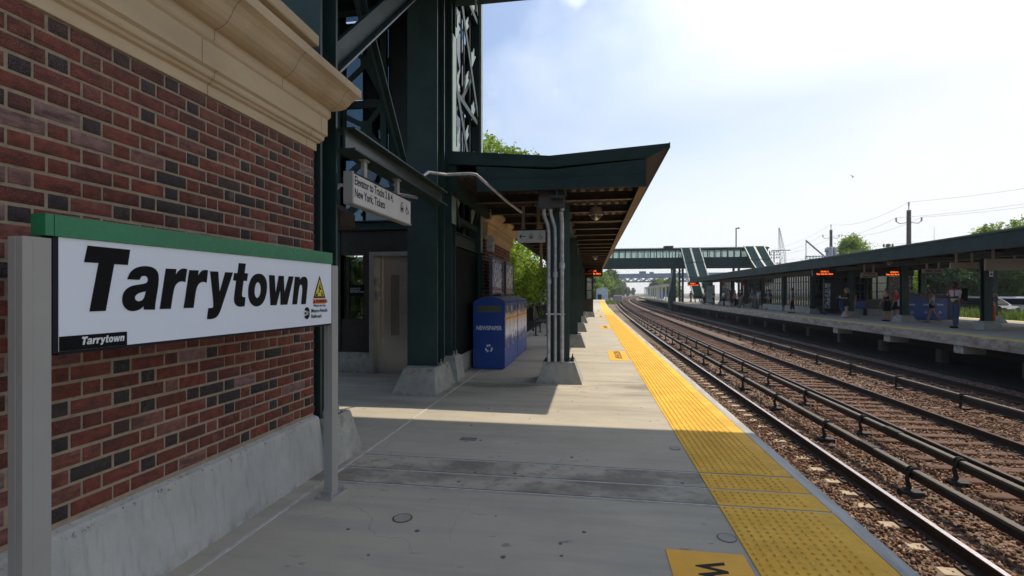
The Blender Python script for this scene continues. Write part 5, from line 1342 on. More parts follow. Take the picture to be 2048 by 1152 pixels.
b = MB(); b.lathe([(0.045, 0), (0.045, 0.004)], (15.12, 21.372, 2.14), 12, axis='y'); b.box(15.075, 15.165, 21.370, 21.3745, 2.24, 2.31); b.build('red_symbol', MAT['poster_red'], o)

def small_sign(x, y, z, w, h, label, txt, two=True):
    t_ = thing('hanging_sign', label, 'sign', (x, y, z), group='hanging signs under the far canopy')
    b = MB(); b.box(x - w / 2, x + w / 2, y - 0.04, y + 0.04, z - h / 2, z + h / 2); b.build('panel', MAT['hang_tan'], t_)
    for sx in (-0.28, 0.28):
        b = MB(); b.box(x + sx * w - 0.03, x + sx * w + 0.03, y - 0.03, y + 0.03, z + h / 2, z + h / 2 + 0.42); b.build('hanger', MAT['hang_tan'], t_)
    if txt: text_mesh('lettering', txt, MAT['sign_black'], frame((x, y - 0.042, z + (0.03 if '\n' in txt else -0.04)), (1, 0, 0), (0, 0, 1)), 0.15, t_, bold=0.015, ext=0.001, align='CENTER', line=0.95)
    return t_
mat('hang_tan', (0.36, 0.29, 0.24), 0.5, var=0.06)
small_sign(14.5, 28.5, 2.36, 0.78, 0.27, 'small two line hanging sign right of the woman in the black dress', 'Trains to\nNew York')
small_sign(15.35, 25.0, 2.42, 0.85, 0.20, 'narrow hanging sign with an arrow above the woman looking at her phone', 'New York')
small_sign(14.15, 21.3, 2.48, 0.95, 0.22, 'blank tan hanging sign above the man with the backpack', '')
small_sign(14.75, 20.3, 2.45, 1.2, 0.42, 'large blank tan hanging board at the right edge of the photo', '')

# windbreak screens between front columns
def screen(y0, y1, label, slats=11):
    t_ = thing('windbreak_screen', label, 'windbreak', (15.12, (y0 + y1) / 2, 0), group='glazed windbreak screens on the far platform')
    f = float(fx((y0 + y1) / 2)); x = 15.12 + f
    b = MB(); b.bbox(x - 0.18, x + 0.18, y0, y1, 0, 0.46, 0.02); b.build('base', MAT['concrete_base'], t_)
    b = MB()
    for z in (0.47, 1.05, 1.62, 2.2, 2.62): b.box(x - 0.03, x + 0.03, y0, y1, z, z + 0.05)
    for y in np.linspace(y0, y1 - 0.06, slats): b.box(x - 0.035, x + 0.035, y, y + 0.10, 0.46, 2.66)
    b.build('frame', MAT['green_steel'], t_)
    b = MB(); b.box(x - 0.008, x + 0.008, y0, y1, 0.52, 2.62); b.build('glass', MAT['lobby_glass'], t_)
    b = MB(); b.box(x - 0.05, x + 0.05, y0, y1, 2.64, 2.98); b.build('header', MAT['brown_panel'], t_)
screen(36.95, 41.3, 'slatted glass windbreak behind the man in the blue top')
screen(42.0, 46.35, 'slatted glass windbreak just left of the one behind the man in blue')
screen(57.2, 61.4, 'small distant glass windbreak near the suitcase')
# enclosed waiting rooms behind
def room(x0, x1, y0, y1, label, win_rows=3):
    t_ = thing('waiting_room', label, 'building', ((x0 + x1) / 2, (y0 + y1) / 2, 0), group='enclosed rooms on the far platform')
    b = MB(); b.box(x0, x1, y0, y1, 0, 0.40); b.build('base', MAT['concrete_base'], t_)
    b = MB(); b.box(x0 + 0.01, x1, y0 + 0.01, y1, 0.401, 0.98); b.box(x0, x1, y0, y1, 2.55, 2.9); b.box(x1 - 0.08, x1, y0 + 0.1, y1, 0.98, 1.3); b.build('wall', MAT['brown_panel'], t_)
    n = int((y1 - y0) / 0.62)
    fr = MB()
    for i in range(n + 1):
        y = y0 + i * (y1 - y0 - 0.08) / n
        fr.box(x0, x0 + 0.08, y, y + (0.16 if i % 3 == 0 else 0.07), 0.98, 2.55)
        fr.box(x1 - 0.08, x1, y, y + 0.08, 1.3, 2.55)
    m_ = max(2, int((x1 - x0) / 0.62))
    for i in range(m_ + 1):
        x = x0 + i * (x1 - x0 - 0.08) / m_
        fr.box(x, x + (0.16 if i % 3 == 0 else 0.07), y0, y0 + 0.08, 0.98, 2.55)
    for z in (0.98, 1.48, 2.02, 2.5): fr.box(x0 + 0.012, x0 + 0.07, y0 + 0.01, y1, z, z + 0.05); fr.box(x0 + 0.02, x1, y0 + 0.012, y0 + 0.07, z, z + 0.05); fr.box(x1 - 0.07, x1 - 0.012, y0, y1, z, z + 0.05)
    fr.build('window_frames', MAT['green_steel'], t_)
    g_ = MB(); g_.box(x0 + 0.035, x0 + 0.045, y0 + 0.05, y1, 1.0, 2.52); g_.box(x0 + 0.05, x1 - 0.09, y0 + 0.035, y0 + 0.045, 1.0, 2.52); g_.box(x1 - 0.05, x1 - 0.04, y0 + 0.05, y1, 1.3, 2.52)
    g_.build('glass', MAT['bridge_glass'], t_)
room(17.3, 20.0, 34.4, 44.5, 'dark green waiting room with pale window panes behind the women in black')
room(16.8, 20.0, 52.5, 59.0, 'distant waiting room with tall window panes behind the people with suitcases')
# advertising panels
adm = poster_mat('poster_cow', (0.05, 0.05, 0.07), (0.55, 0.56, 0.62), (0.10, 0.12, 0.22), 7.0)
t_ = thing('advert_panel', 'tall narrow black and white advertising panel left of the woman in black', 'poster', (15.3, 34.4, 0))
b = MB(); b.box(15.10, 16.3, 34.9, 35.05, 0.25, 2.3); b.box(15.14, 15.24, 34.9, 35.0, 0, 0.25); b.box(16.14, 16.24, 34.9, 35.0, 0, 0.25); b.build('case', MAT['black_iron'], t_)
b = MB(); b.box(15.14, 15.46, 34.885, 34.8995, 0.42, 2.05); b.build('poster', adm, t_)
t_ = thing('advert_panel', 'tall pale lit advertising panel at the distant end of the far platform', 'poster', (14.5, 66, 0))
b = MB(); b.box(14.6, 15.7, 66, 66.2, 0.1, 2.45); b.build('case', MAT['black_iron'], t_)
b = MB(); b.box(14.66, 15.64, 65.98, 65.999, 0.2, 2.4); b.build('poster', poster_mat('poster_pale', (0.55, 0.60, 0.58), (0.30, 0.38, 0.36), (0.65, 0.62, 0.50), 2.0), t_)
t_ = thing('map_board', 'dark map board on the far platform behind the woman looking at her phone', 'notice board', (17.2, 31.2, 0))
b = MB(); b.box(17.0, 18.3, 31.5, 31.6, 1.2, 2.35); b.box(17.05, 17.12, 31.52, 31.58, 0, 1.2); b.box(18.18, 18.25, 31.52, 31.58, 0, 1.2); b.build('frame', MAT['black_iron'], t_)
b = MB(); b.box(17.06, 18.24, 31.485, 31.499, 1.26, 2.29); b.build('map', poster_mat('map_dark', (0.05, 0.025, 0.025), (0.09, 0.04, 0.035), (0.16, 0.14, 0.13), 9.0), t_)
def rbin(x0, x1, y0, y1, label, txts):
    t_ = thing('recycling_bin', label, 'recycling bin', ((x0 + x1) / 2, y0, 0), group='blue recycling bins on the far platform')
    b = MB(); ym = (y0 + y1) / 2
    b.prism([(y0, 0.02), (y1, 0.02), (y1, 1.24), (ym + 0.1, 1.36), (ym - 0.1, 1.36), (y0, 1.24)], 'x', x0, x1); b.build('body', MAT['bin_blue'], t_)
    b = MB(); b.prism([(y0 - 0.01, 1.242), (ym - 0.1, 1.362), (ym + 0.1, 1.362), (y1 + 0.01, 1.242), (ym + 0.1, 1.38), (ym - 0.1, 1.38)], 'x', x0 - 0.01, x1 + 0.01); b.build('lid', MAT['bin_lid'], t_)
    n = len(txts); w = (x1 - x0) / n
    for i, s_ in enumerate(txts):
        text_mesh('lettering', s_, MAT['white_print'], frame((x0 + w * (i + .5), y0 - 0.002, 0.76), (1, 0, 0), (0, 0, 1)), 0.13, t_, bold=0.02, ext=0.001, align='CENTER', sx=0.8)
        recycle((x0 + w * (i + .5), y0 - 0.002, 0.40), (1, 0, 0), (0, 0, 1), 0.09, t_)
        b = MB(); b.box(x0 + w * i + 0.12, x0 + w * (i + 1) - 0.12, y0 - 0.008, y0 - 0.001, 1.06, 1.17); b.build('slot', MAT['bin_slot'], t_)
rbin(16.45, 17.75, 28.9, 29.5, 'blue recycling bin behind the woman looking at her phone', ['PAPER', 'CANS'])
rbin(17.78, 18.45, 28.95, 29.55, 'narrower blue recycling bin right of the woman looking at her phone', ['TRASH'])
b = MB(); b.bbox(18.55, 18.95, 29.2, 29.6, 0, 1.15, 0.02); b.box(18.52, 18.98, 29.18, 29.62, 1.151, 1.25)
tag(b.build('trash_can', MAT['black_iron']), 'black square trash can beside the blue bins on the far platform', 'trash can')
b = MB(); b.lathe([(0.30, 0), (0.34, 0.03), (0.34, 1.0), (0.31, 1.04), (0.20, 1.06)], (18.05, 23.1, 0), 16)
tag(b.build('litter_bin', MAT['black_iron'], smooth=True), 'dark round litter bin on the far platform at the right edge of the photo', 'trash can')
b = MB(); b.lathe([(0.22, 0), (0.27, 0.03), (0.30, 0.9), (0.26, 0.98)], (14.95, 47.4, 0), 14)
tag(b.build('litter_bin', MAT['black_iron'], smooth=True), 'dark round litter bin beside the man in the teal shirt', 'trash can')
b = MB(); b.tube([(15.4, 46.9, 0), (15.4, 46.9, 0.95)], 0.05, 8); b.ball((15.4, 46.9, 0.95), 0.05, 8)
tag(b.build('bollard', MAT['white_print'], smooth=True), 'slim white bollard just right of the distant litter bin', 'bollard')
def suitcase(x, y, col, label):
    t_ = thing('suitcase', label, 'suitcase', (x, y, 0), group='suitcases standing on the far platform')
    b = MB(); b.bbox(x - 0.25, x + 0.25, y - 0.15, y + 0.15, 0.05, 0.72, 0.04); b.build('body', col, t_)
    b = MB(); b.box(x - 0.12, x - 0.10, y - 0.01, y + 0.01, 0.72, 1.02); b.box(x + 0.10, x + 0.12, y - 0.01, y + 0.01, 0.72, 1.02); b.box(x - 0.12, x + 0.12, y - 0.012, y + 0.012, 1.02, 1.05); b.build('handle', MAT['galvanised'], t_)
    for sx in (-0.2, 0.2):
        b = MB(); b.lathe([(0.04, -0.02), (0.04, 0.02)], (x + sx, y, 0.045), 8, axis='x'); b.build('wheel', MAT['black_iron'], t_)
mat('case_teal', (0.012, 0.045, 0.045), 0.4); mat('case_dark', (0.02, 0.018, 0.02), 0.5)
suitcase(17.0, 60.8, MAT['case_teal'], 'dark teal suitcase left of the group of waiting people')
t_ = thing('bench', 'dark blue bench on the far platform behind the woman in the black dress', 'bench', (15.9, 33.4, 0))
b = MB(); b.box(15.7, 17.2, 33.8, 34.2, 0.42, 0.47); b.build('seat', MAT['bin_blue'], t_)
b = MB(); b.box(15.7, 17.2, 34.2, 34.25, 0.5, 0.9); b.build('backrest', MAT['bin_blue'], t_)
for x in (15.8, 17.1):
    b = MB(); b.box(x - 0.03, x + 0.03, 33.85, 34.2, 0, 0.42); b.build('leg', MAT['black_iron'], t_)

# ================================================================ FAR FOOTBRIDGE with its two stairs
fb_ = thing('footbridge', 'dark green glazed footbridge crossing all the tracks beyond the platforms', 'footbridge', (12, 81.5, 0))
BY0, BY1 = 80.0, 83.2
b = MB(); b.box(-6, 26.8, BY0, BY0 + 0.15, 5.38, 6.92); b.box(-6, 26.8, BY1 - 0.15, BY1, 5.38, 6.92); b.box(-6, 26.8, BY0 + 0.15, BY1 - 0.15, 5.6, 5.9); b.build('girder', FG, fb_)
b = MB()
for x in np.arange(-5.5, 26.8, 1.44): b = MB(); b.box(x - 0.04, x + 0.04, BY0 - 0.05, BY0 - 0.001, 5.40, 6.90); b.build('stiffener', FG, fb_)
b = MB(); b.box(-6.1, 26.9, BY0 - 0.12, BY1 + 0.12, 8.22, 8.42); b.prism([(BY0 - 0.1, 8.421), (BY1 + 0.1, 8.421), (BY1 - 0.8, 8.62), (BY0 + 0.8, 8.62)], 'x', -6.1, 26.9); b.box(11.5, 12.9, BY0 + 0.2, BY0 + 1.4, 8.6, 8.86); b.build('roof', MAT['dark_steel'], fb_)
b = MB()
for x in np.arange(-6, 26.8, 0.96):
    for y in (BY0 + 0.02, BY1 - 0.12): b.box(x - 0.07, x + 0.07, y, y + 0.10, 6.92, 8.22)
for y in (BY0 + 0.03, BY1 - 0.11): b.box(-6, 26.8, y, y + 0.08, 6.921, 7.0); b.box(-6, 26.8, y, y + 0.08, 8.10, 8.219)
b.build('window_frames', MAT['green_steel'], fb_)
b = MB(); b.box(-6, 26.8, BY0 + 0.06, BY0 + 0.07, 7.0, 8.1); b.box(-6, 26.8, BY1 - 0.07, BY1 - 0.06, 7.0, 8.1); b.build('glass', MAT['bridge_glass'], fb_)
b = MB()
for x, w in ((13.1, 0.3), (14.3, 0.3), (22.6, 0.3), (-4.6, 0.3), (25.5, 0.3)):
    for y in (BY0 + 0.1, BY1 - 0.3): b = MB(); b.box(x - w / 2, x + w / 2, y, y + 0.25, -1.6, 5.38); b.build('pier_column', MAT['green_steel'], fb_)
b = MB()
for x0, x1 in ((13.1, 14.3),):
    for z in (0.5, 2.1, 3.7): b.beam((x0, BY0 + 0.2, z), (x1, BY0 + 0.2, z + 1.5), 0.08, 0.08); b.beam((x1, BY0 + 0.2, z), (x0, BY0 + 0.2, z + 1.5), 0.08, 0.08)
b.build('pier_bracing', MAT['green_steel'], fb_); b = MB()
b.prism([(12.2, 1.0), (12.95, 5.3), (12.95, 0.2), (12.4, -1.0)], 'y', BY0 + 0.3, BY0 + 1.8)
b.build('pier_panel', MAT['green_steel'], fb_)
mat('stair_green', (0.11, 0.175, 0.155), 0.5, var=0.12, scale=2); mat('stair_trim', (0.14, 0.20, 0.185), 0.5, var=0.05)
def stair_roof(x0, x1, pts, label, name='stair_roof'):
    """ribbed stair enclosure descending towards the camera along pts (y,z)"""
    t_ = thing(name, label, 'staircase', ((x0 + x1) / 2, pts[0][0], 0), group='covered stairs down from the footbridge')
    xm = (x0 + x1) / 2
    rb = MB(); sk = MB(); tr = MB(); n_ = 0
    for i in range(len(pts) - 1):
        (ya, za), (yb, zb) = pts[i], pts[i + 1]
        dz = -0.10 * i
        sk.prism([(ya, za + dz), (yb, zb + dz), (yb, zb - 0.35 + dz), (ya, za - 0.35 + dz)], 'x', x0, x1)
        k = int(math.hypot(ya - yb, za - zb) / 0.20)
        for j in range(k):
            y = ya + (yb - ya) * (j + .5) / k; z = za + (zb - za) * (j + .5) / k + dz
            rb.box(x0 + 0.12, x1 - 0.12, y - 0.05, y + 0.05, z + 0.02, z + 0.10)
        for x in (x0, xm, x1):
            w = 0.28 if x == xm else 0.14
            tr.beam((x, ya, za + 0.10 + dz), (x, yb, zb + 0.10 + dz), w, 0.16)
    sk.build('panel', MAT['green_steel'], t_); rb.build('ribs', MAT['stair_green'], t_); tr.build('trim', MAT['stair_trim'], t_)
    return t_
stair_roof(14.0, 16.75, [(80.0, 8.45), (76.9, 5.95), (74.0, 3.75), (70.5, 1.2)], 'ribbed green stair coming down from the footbridge, the left one of two')
stair_roof(23.3, 26.1, [(80.0, 8.55), (76.9, 6.3), (74.0, 4.7), (70.0, 2.3), (68.0, 0.9)], 'ribbed green stair coming down from the footbridge, the right one of two')
b = MB(); b.tube([(22.7, 82, 8.6), (22.7, 82, 11.7)], 0.09, 6); b.box(22.68, 23.1, 81.95, 82.05, 11.6, 11.7); b.box(22.9, 23.2, 81.9, 82.1, 11.55, 11.75)
tag(b.build('light_pole', MAT['black_iron']), 'dark light pole rising above the footbridge roof', 'pole')
# pale extension of the far platform beyond the bridge
ex = thing('distant_shelter', 'pale platform shelter with white posts beyond the footbridge', 'shelter', (13, 120, 0))
f0 = float(fx(120))
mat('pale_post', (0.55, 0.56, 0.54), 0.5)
b = MB()
for k in range(9):
    y = 96 + k * 7.5; f = float(fx(y))
    for x in (12.9, 14.6): b = MB(); b.box(x + f - 0.12, x + f + 0.12, y, y + 0.2, 0, 2.9); b.build('post', MAT['pale_post'], ex)
b = MB()
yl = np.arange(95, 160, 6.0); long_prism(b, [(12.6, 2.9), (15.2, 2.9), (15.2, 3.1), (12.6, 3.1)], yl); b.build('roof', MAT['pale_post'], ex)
b = MB(); f = float(fx(128)); b.bbox(14.4 + f, 16.0 + f, 128, 129.2, 0, 1.3, 0.03)
tag(b.build('recycling_bin', mat('bright_blue', (0.02, 0.09, 0.42), 0.4)), 'tiny bright blue bin on the sunlit end of the far platform', 'recycling bin')
# far end of the near platform: small canopy column and pale shed
t_ = thing('end_canopy', 'small dark canopy on one column at the distant end of the near platform', 'canopy', (1.3, 100, 0))
f = float(fx(100))
b = MB(); b.box(-1.75 + f, -1.25 + f, 100, 100.4, 0.6, 3.3); b.build('column', MAT['green_steel'], t_)
b = MB(); b.frustum(-2.1 + f, -0.8 + f, 99.6, 101, 0, -1.85 + f, -1.1 + f, 99.9, 100.6, 0.6); b.build('column_base', MAT['concrete_base'], t_)
b = MB(); b.box(-3.2 + f, -0.3 + f, 94, 106, 3.3, 4.1); b.build('roof', MAT['brown_panel'], t_)
led_sign(-1.6 + f, 93.5, 2.9, 1.3, 0.5, 'tiny distant amber display at the far end of the near platform', size=0.16)
sd_ = thing('shed', 'small pale shed with a blue tint at the distant end of the near platform', 'shed', (2.6, 118, 0))
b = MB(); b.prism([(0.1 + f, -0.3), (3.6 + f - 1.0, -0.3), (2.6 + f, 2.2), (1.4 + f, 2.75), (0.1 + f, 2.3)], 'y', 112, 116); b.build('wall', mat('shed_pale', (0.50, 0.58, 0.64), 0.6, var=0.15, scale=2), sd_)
b = MB(); b.box(0.3 + f, 1.2 + f, 111.95, 111.999, -0.2, 1.1); b.build('door', MAT['green_steel'], sd_)

# ================================================================ PEOPLE
CL = {}
def cloth(key, col):
    if key not in CL: CL[key] = mat('cloth_' + key, col, 0.85, var=0.12, scale=10, spec=0.2)
    return CL[key]
HAIR = {k: mat('hair_' + k, c, 0.6, var=0.3, scale=25) for k, c in dict(black=(0.010, 0.008, 0.007), brown=(0.045, 0.022, 0.012), blond=(0.22, 0.13, 0.07)).items()}
SKINS = {'l': MAT['skin_light'], 't': MAT['skin_tan'], 'd': MAT['skin_dark']}
def skin_mesh(name, chains, m, parent, sub=1, extra=None):
    """chains: list of [(pos, radius)...]; the first point of a later chain may equal an existing one. One Skin surface."""
    vs = []; rad = []; es = []
    def vid(p, r):
        for i, q in enumerate(vs):
            if (Vector(q) - Vector(p)).length < 1e-4: return i
        vs.append(tuple(p)); rad.append(r); return len(vs) - 1
    for ch in chains:
        ids = [vid(p, r) for p, r in ch]
        es += [(ids[i], ids[i + 1]) for i in range(len(ids) - 1)]
    me = bpy.data.meshes.new(name); me.from_pydata(vs, es, [])
    o = bpy.data.objects.new(name, me); C.objects.link(o)
    o.modifiers.new('skin', 'SKIN')
    if not me.skin_vertices: raise RuntimeError('no skin layer')
    for i, sv in enumerate(me.skin_vertices[0].data):
        r = rad[i]; sv.radius = (r, r) if not isinstance(r, tuple) else r
        sv.use_root = (i == 0)
    if sub: o.modifiers.new('sub', 'SUBSURF').levels = sub
    dg = bpy.context.evaluated_depsgraph_get()
    m2 = bpy.data.meshes.new_from_object(o.evaluated_get(dg))
    bpy.data.objects.remove(o); bpy.data.meshes.remove(me)
    if extra:
        bm = bmesh.new(); bm.from_mesh(m2)
        e = MB(); extra(e); base_ = [bm.verts.new(p) for p in e.v]
        for f_ in e.f:
            try: bm.faces.new([base_[i] for i in f_])
            except Exception: pass
        bm.to_mesh(m2); bm.free()
    m2.name = name; m2.materials.clear()
    m2.polygons.foreach_set('use_smooth', [True] * len(m2.polygons)); m2.update()
    return link_mesh(name, m2, parent, m)

def person(x, y, facing, label, h=1.7, skin='l', hair='brown', long_hair=0.0, top=('white', (0.7, 0.7, 0.7)), sleeve=0.5, bottom=('jeans', (0.05, 0.08, 0.16)), blen=1.0,
           dress=0.0, legs=(8, -8), knees=(0, 6), arms=((10, 20), (10, 20)), spread=(8, 8), fem=False, shoes=(0.02, 0.02, 0.02), lean=0, fine=False, head_down=0):
    """facing: degrees, 0 looks along +Y. legs: forward swing; arms: (shoulder forward, elbow bend)"""
    k = h / 1.72
    t_ = bpy.data.objects.new('person', None); C.objects.link(t_); tag(t_, label, 'person')
    def Rx(p, a):            # rotate a downwards vector forward by a degrees (about x): returns direction
        return Vector((0, math.sin(R(a)), -math.cos(R(a)))) * p
    hipw = 0.085 if not fem else 0.095; shw = 0.185 if not fem else 0.160
    pel = Vector((0, 0, 0.93))
    ln = R(lean)
    sp1 = pel + Vector((0, math.sin(ln) * 0.16, 0.16)); ch = pel + Vector((0, math.sin(ln) * 0.36, 0.36)); nk = pel + Vector((0, math.sin(ln) * 0.53, 0.53)); hd = nk + Vector((0, 0.02 + head_down * 0.03, 0.13))
    wa = 0.115 if not fem else 0.098
    body = [[(pel, 0.125), (sp1, wa), (ch, 0.135 if not fem else 0.118), (nk - Vector((0, 0, 0.05)), 0.075), (nk, 0.052), (nk + Vector((0, 0.005, 0.06)), 0.052)]]
    feet_z = []
    LG = []
    for s_, a, kb in ((-1, legs[0], knees[0]), (1, legs[1], knees[1])):
        hip = pel + Vector((s_ * hipw, 0, -0.06)); kn = hip + Rx(0.41, a) + Vector((s_ * 0.01, 0, 0)); an = kn + Rx(0.40, a - kb)
        LG.append((hip, kn, an)); feet_z.append(an.z)
    dz = 0.07 - min(feet_z)
    off = Vector((0, 0, dz))
    def O(p): return p + off
    body = [[(O(p), r) for p, r in body[0]]]
    for (hip, kn, an), s_ in zip(LG, (-1, 1)):
        body.append([(O(pel), 0.125), (O(hip), 0.092), (O((hip + kn) / 2), 0.078), (O(kn), 0.056), (O(kn + (an - kn) * 0.35), 0.054), (O(an), 0.036), (O(an + Vector((0, 0.05, -0.035))), 0.036), (O(an + Vector((0, 0.14, -0.045))), 0.028)])
    AR = []
    fing = []
    for s_, (sa, eb), sp_ in zip((-1, 1), arms, spread):
        sh = ch + Vector((s_ * shw, 0, 0.09)); up = Rx(0.27, sa); up.x += s_ * math.sin(R(sp_)) * 0.27; el = sh + up
        lo = Rx(0.245, sa + eb); lo.x += s_ * (0.02 - 0.06 * (eb > 50)); wr = el + lo
        d = lo.normalized(); pa = wr + d * 0.055
        AR.append((sh, el, wr))
        body.append([(O(ch), 0.13), (O(sh), 0.058), (O((sh + el) / 2), 0.046), (O(el), 0.040), (O(el + lo * 0.35), 0.040), (O(wr), 0.026), (O(pa), 0.034)])
        side = Vector((1, 0, 0)) - d * d.x; side.normalize(); nrm = d.cross(side)
        for q, (off_, L_) in enumerate(((-0.028, 0.065), (-0.010, 0.078), (0.010, 0.074), (0.028, 0.056))):
            b0_ = pa + side * off_ + d * 0.02; m_ = b0_ + d * L_ * 0.5 - nrm * 0.006 * s_; e_ = m_ + d * L_ * 0.45 - nrm * 0.018 * s_
            fing.append([(O(b0_), 0.0095), (O(m_), 0.009), (O(e_), 0.0075)])
        tb_ = wr + side * 0.026 * -s_ + d * 0.03
        fing.append([(O(tb_), 0.011), (O(tb_ + side * 0.022 * -s_ + d * 0.025), 0.010), (O(tb_ + side * 0.028 * -s_ + d * 0.052), 0.008)])
    H = O(hd)
    def extra(e):
        e.ball(tuple(H), 0.10, 14, sc=(0.78, 0.95, 1.18))
        e.ball(tuple(H + Vector((0, 0.035, -0.055))), 0.06, 10, sc=(0.85, 0.9, 0.95))
        e.ball(tuple(H + Vector((0, 0.103, -0.015))), 0.017, 6, sc=(0.8, 1.1, 1.6))
        e.ball(tuple(H + Vector((0, 0.088, -0.055))), 0.020, 6, sc=(1.3, 0.5, 0.45))
        for s_ in (-1, 1): e.ball(tuple(H + Vector((s_ * 0.079, -0.005, -0.015))), 0.024, 6, sc=(0.4, 0.8, 1.3))
        for f_ in fing: e.tube([p for p, r in f_], [r for p, r in f_], 6)
    bd = skin_mesh('body', body, SKINS[skin], t_, 1, extra)
    def place(o): pass
    # eyes
    b = MB()
    for s_ in (-1, 1): b.ball(tuple(H + Vector((s_ * 0.030, 0.089, 0.005))), 0.011, 6)
    b.build('eyes', MAT['black_iron'], t_)
    # hair
    hm = HAIR[hair]
    b = MB(); b.ball(tuple(H + Vector((0, -0.018, 0.022))), 0.107, 14, sc=(0.84, 0.93, 1.08))
    if long_hair:
        b.tube([tuple(H + Vector((0, -0.05, 0.03))), tuple(H + Vector((0, -0.085, -0.08))), tuple(H + Vector((0, -0.10, -0.08 - long_hair * 0.6))), tuple(H + Vector((0, -0.09, -0.08 - long_hair)))], [0.085, 0.088, 0.075, 0.03], 10)
        for s_ in (-1, 1): b.tube([tuple(H + Vector((s_ * 0.055, -0.01, 0.05))), tuple(H + Vector((s_ * 0.085, -0.02, -0.05))), tuple(H + Vector((s_ * 0.085, -0.035, -0.08 - long_hair * 0.5)))], [0.04, 0.035, 0.015], 8)
    b.build('hair', hm, t_, smooth=True)
    # top
    tm = cloth(*top)
    g = 0.018
    tops = [[(O(pel + Vector((0, 0, -0.02))), 0.128 + g), (O(sp1), wa + g), (O(ch), 0.137 + g if not fem else 0.120 + g), (O(nk - Vector((0, 0, 0.055))), 0.078)]]
    for (sh, el, wr), s_ in zip(AR, (-1, 1)):
        if sleeve <= 0: tops.append([(O(ch), 0.13 + g), (O(sh + Vector((-s_ * 0.035, 0, 0.0))), 0.058)])
        elif sleeve <= 1: tops.append([(O(ch), 0.13 + g), (O(sh), 0.062 + g * 0.6), (O(sh + (el - sh) * sleeve), 0.050 + g)])
        else: tops.append([(O(ch), 0.13 + g), (O(sh), 0.062 + g * 0.6), (O(el), 0.048 + g), (O(el + (wr - el) * (sleeve - 1)), 0.040 + g * 0.5)])
    skin_mesh('top', tops, tm, t_, 1)
    bm_ = cloth(*bottom)
    if dress:
        b = MB(); r0 = wa + 0.03; z0 = O(sp1).z - 0.02; z1 = O(pel).z - 0.06 - dress
        mid = (LG[0][1] + LG[1][1]) / 2
        n = 14; prof = [(r0, z0), (0.155, O(pel).z + 0.02), (0.175, O(pel).z - 0.10), (0.165 + dress * 0.08, z1)]
        vs = []; fs = []
        for i, (r, z) in enumerate(prof):
            tt = i / 3
            for q in range(n):
                a = 2 * PI * q / n
                vs.append((r * math.cos(a), 0.78 * r * math.sin(a) * (1 + 0.25 * tt) + O(pel).y, z))
        for i in range(3):
            for q in range(n): fs.append((i * n + q, i * n + (q + 1) % n, (i + 1) * n + (q + 1) % n, (i + 1) * n + q))
        b.add(vs, fs + [tuple(range(3 * n, 4 * n))]); b.build('skirt', bm_, t_, smooth=True)
    else:
        ch_ = [[(O(pel + Vector((0, 0, 0.06))), 0.125 + g * 0.7), (O(pel), 0.135)]]
        for hip, kn, an in LG:
            pts = [(O(pel), 0.135), (O(hip), 0.100 + g * 0.4)]
            if blen > 0.45: pts += [(O((hip + kn) / 2), 0.086), (O(kn), 0.070)]
            else: pts += [(O(hip + (kn - hip) * blen * 1.6), 0.092)]
            if blen > 0.8: pts += [(O(kn + (an - kn) * 0.5), 0.064), (O(an + Vector((0, 0, 0.01))), 0.058)]
            elif blen > 0.45: pts += [(O(kn + (an - kn) * (blen - 0.45) * 2), 0.066)]
            ch_.append(pts)
        skin_mesh('trousers' if blen > 0.6 else 'shorts', ch_, bm_, t_, 1)
    sm = cloth('shoe%d' % int(shoes[0] * 100), shoes)
    for hip, kn, an in LG:
        b = MB(); a_ = O(an); b.bbox(a_.x - 0.045, a_.x + 0.045, a_.y - 0.07, a_.y + 0.19, a_.z - 0.072, a_.z - 0.005, 0.022); b.build('shoe', sm, t_, smooth=True)
    t_.scale = (k, k, k); t_.location = (x, y, 0.0); t_.rotation_euler = (0, 0, R(-facing))
    return t_, dict(H=H, AR=[tuple(O(p) for p in a) for a in AR], ch=O(ch), pel=O(pel), k=k, LG=LG)
def on(t_, info, p): pass
def held(name, label, cat, build, root_person, m):
    """an object held or worn: built in the person's local frame, kept top level"""
    b = MB(); build(b); o = b.build(name, m, None, smooth=False)
    o.location = root_person.location; o.rotation_euler = root_person.rotation_euler; o.scale = root_person.scale
    return tag(o, label, cat)

# facing: the tracks are at -X -> facing 270 looks at the camera side
bk = ('black', (0.008, 0.008, 0.009)); wt = ('white', (0.62, 0.62, 0.64)); nv = ('navy', (0.012, 0.016, 0.05))
p, i_ = person(14.62, 22.48, 262, 'man in white T-shirt and jeans holding a laptop, black backpack, beside a column', 1.86, 'd', 'black', top=wt, sleeve=0.9, bottom=('jeans', (0.06, 0.09, 0.17)), legs=(4, -5), knees=(0, 0), arms=((28, 62), (28, 62)), spread=(6, 6), fine=True)
held('backpack', 'black backpack worn by the man in the white T-shirt', 'backpack', lambda b: b.bbox(-0.17, 0.17, -0.36, -0.14, 1.02, 1.50, 0.05) or b.bbox(-0.13, 0.13, -0.41, -0.361, 1.06, 1.30, 0.02), p, cloth(*bk))
held('laptop', 'dark open laptop held by the man in the white T-shirt', 'laptop', lambda b: b.box(-0.19, 0.19, 0.34, 0.60, 1.20, 1.225) or b.beam((0, 0.60, 1.225), (0, 0.70, 1.30), 0.36, 0.012), p, MAT['black_iron'])
held('shoulder_straps', 'orange straps of the backpack on the man in the white T-shirt', 'straps', lambda b: [b.tube([(s * 0.10, -0.14, 1.46), (s * 0.12, 0.02, 1.535), (s * 0.12, 0.155, 1.40), (s * 0.13, 0.15, 1.20), (s * 0.16, -0.12, 1.04)], 0.022, 6) for s in (-1, 1)], p, cloth('orange', (0.55, 0.10, 0.03)))
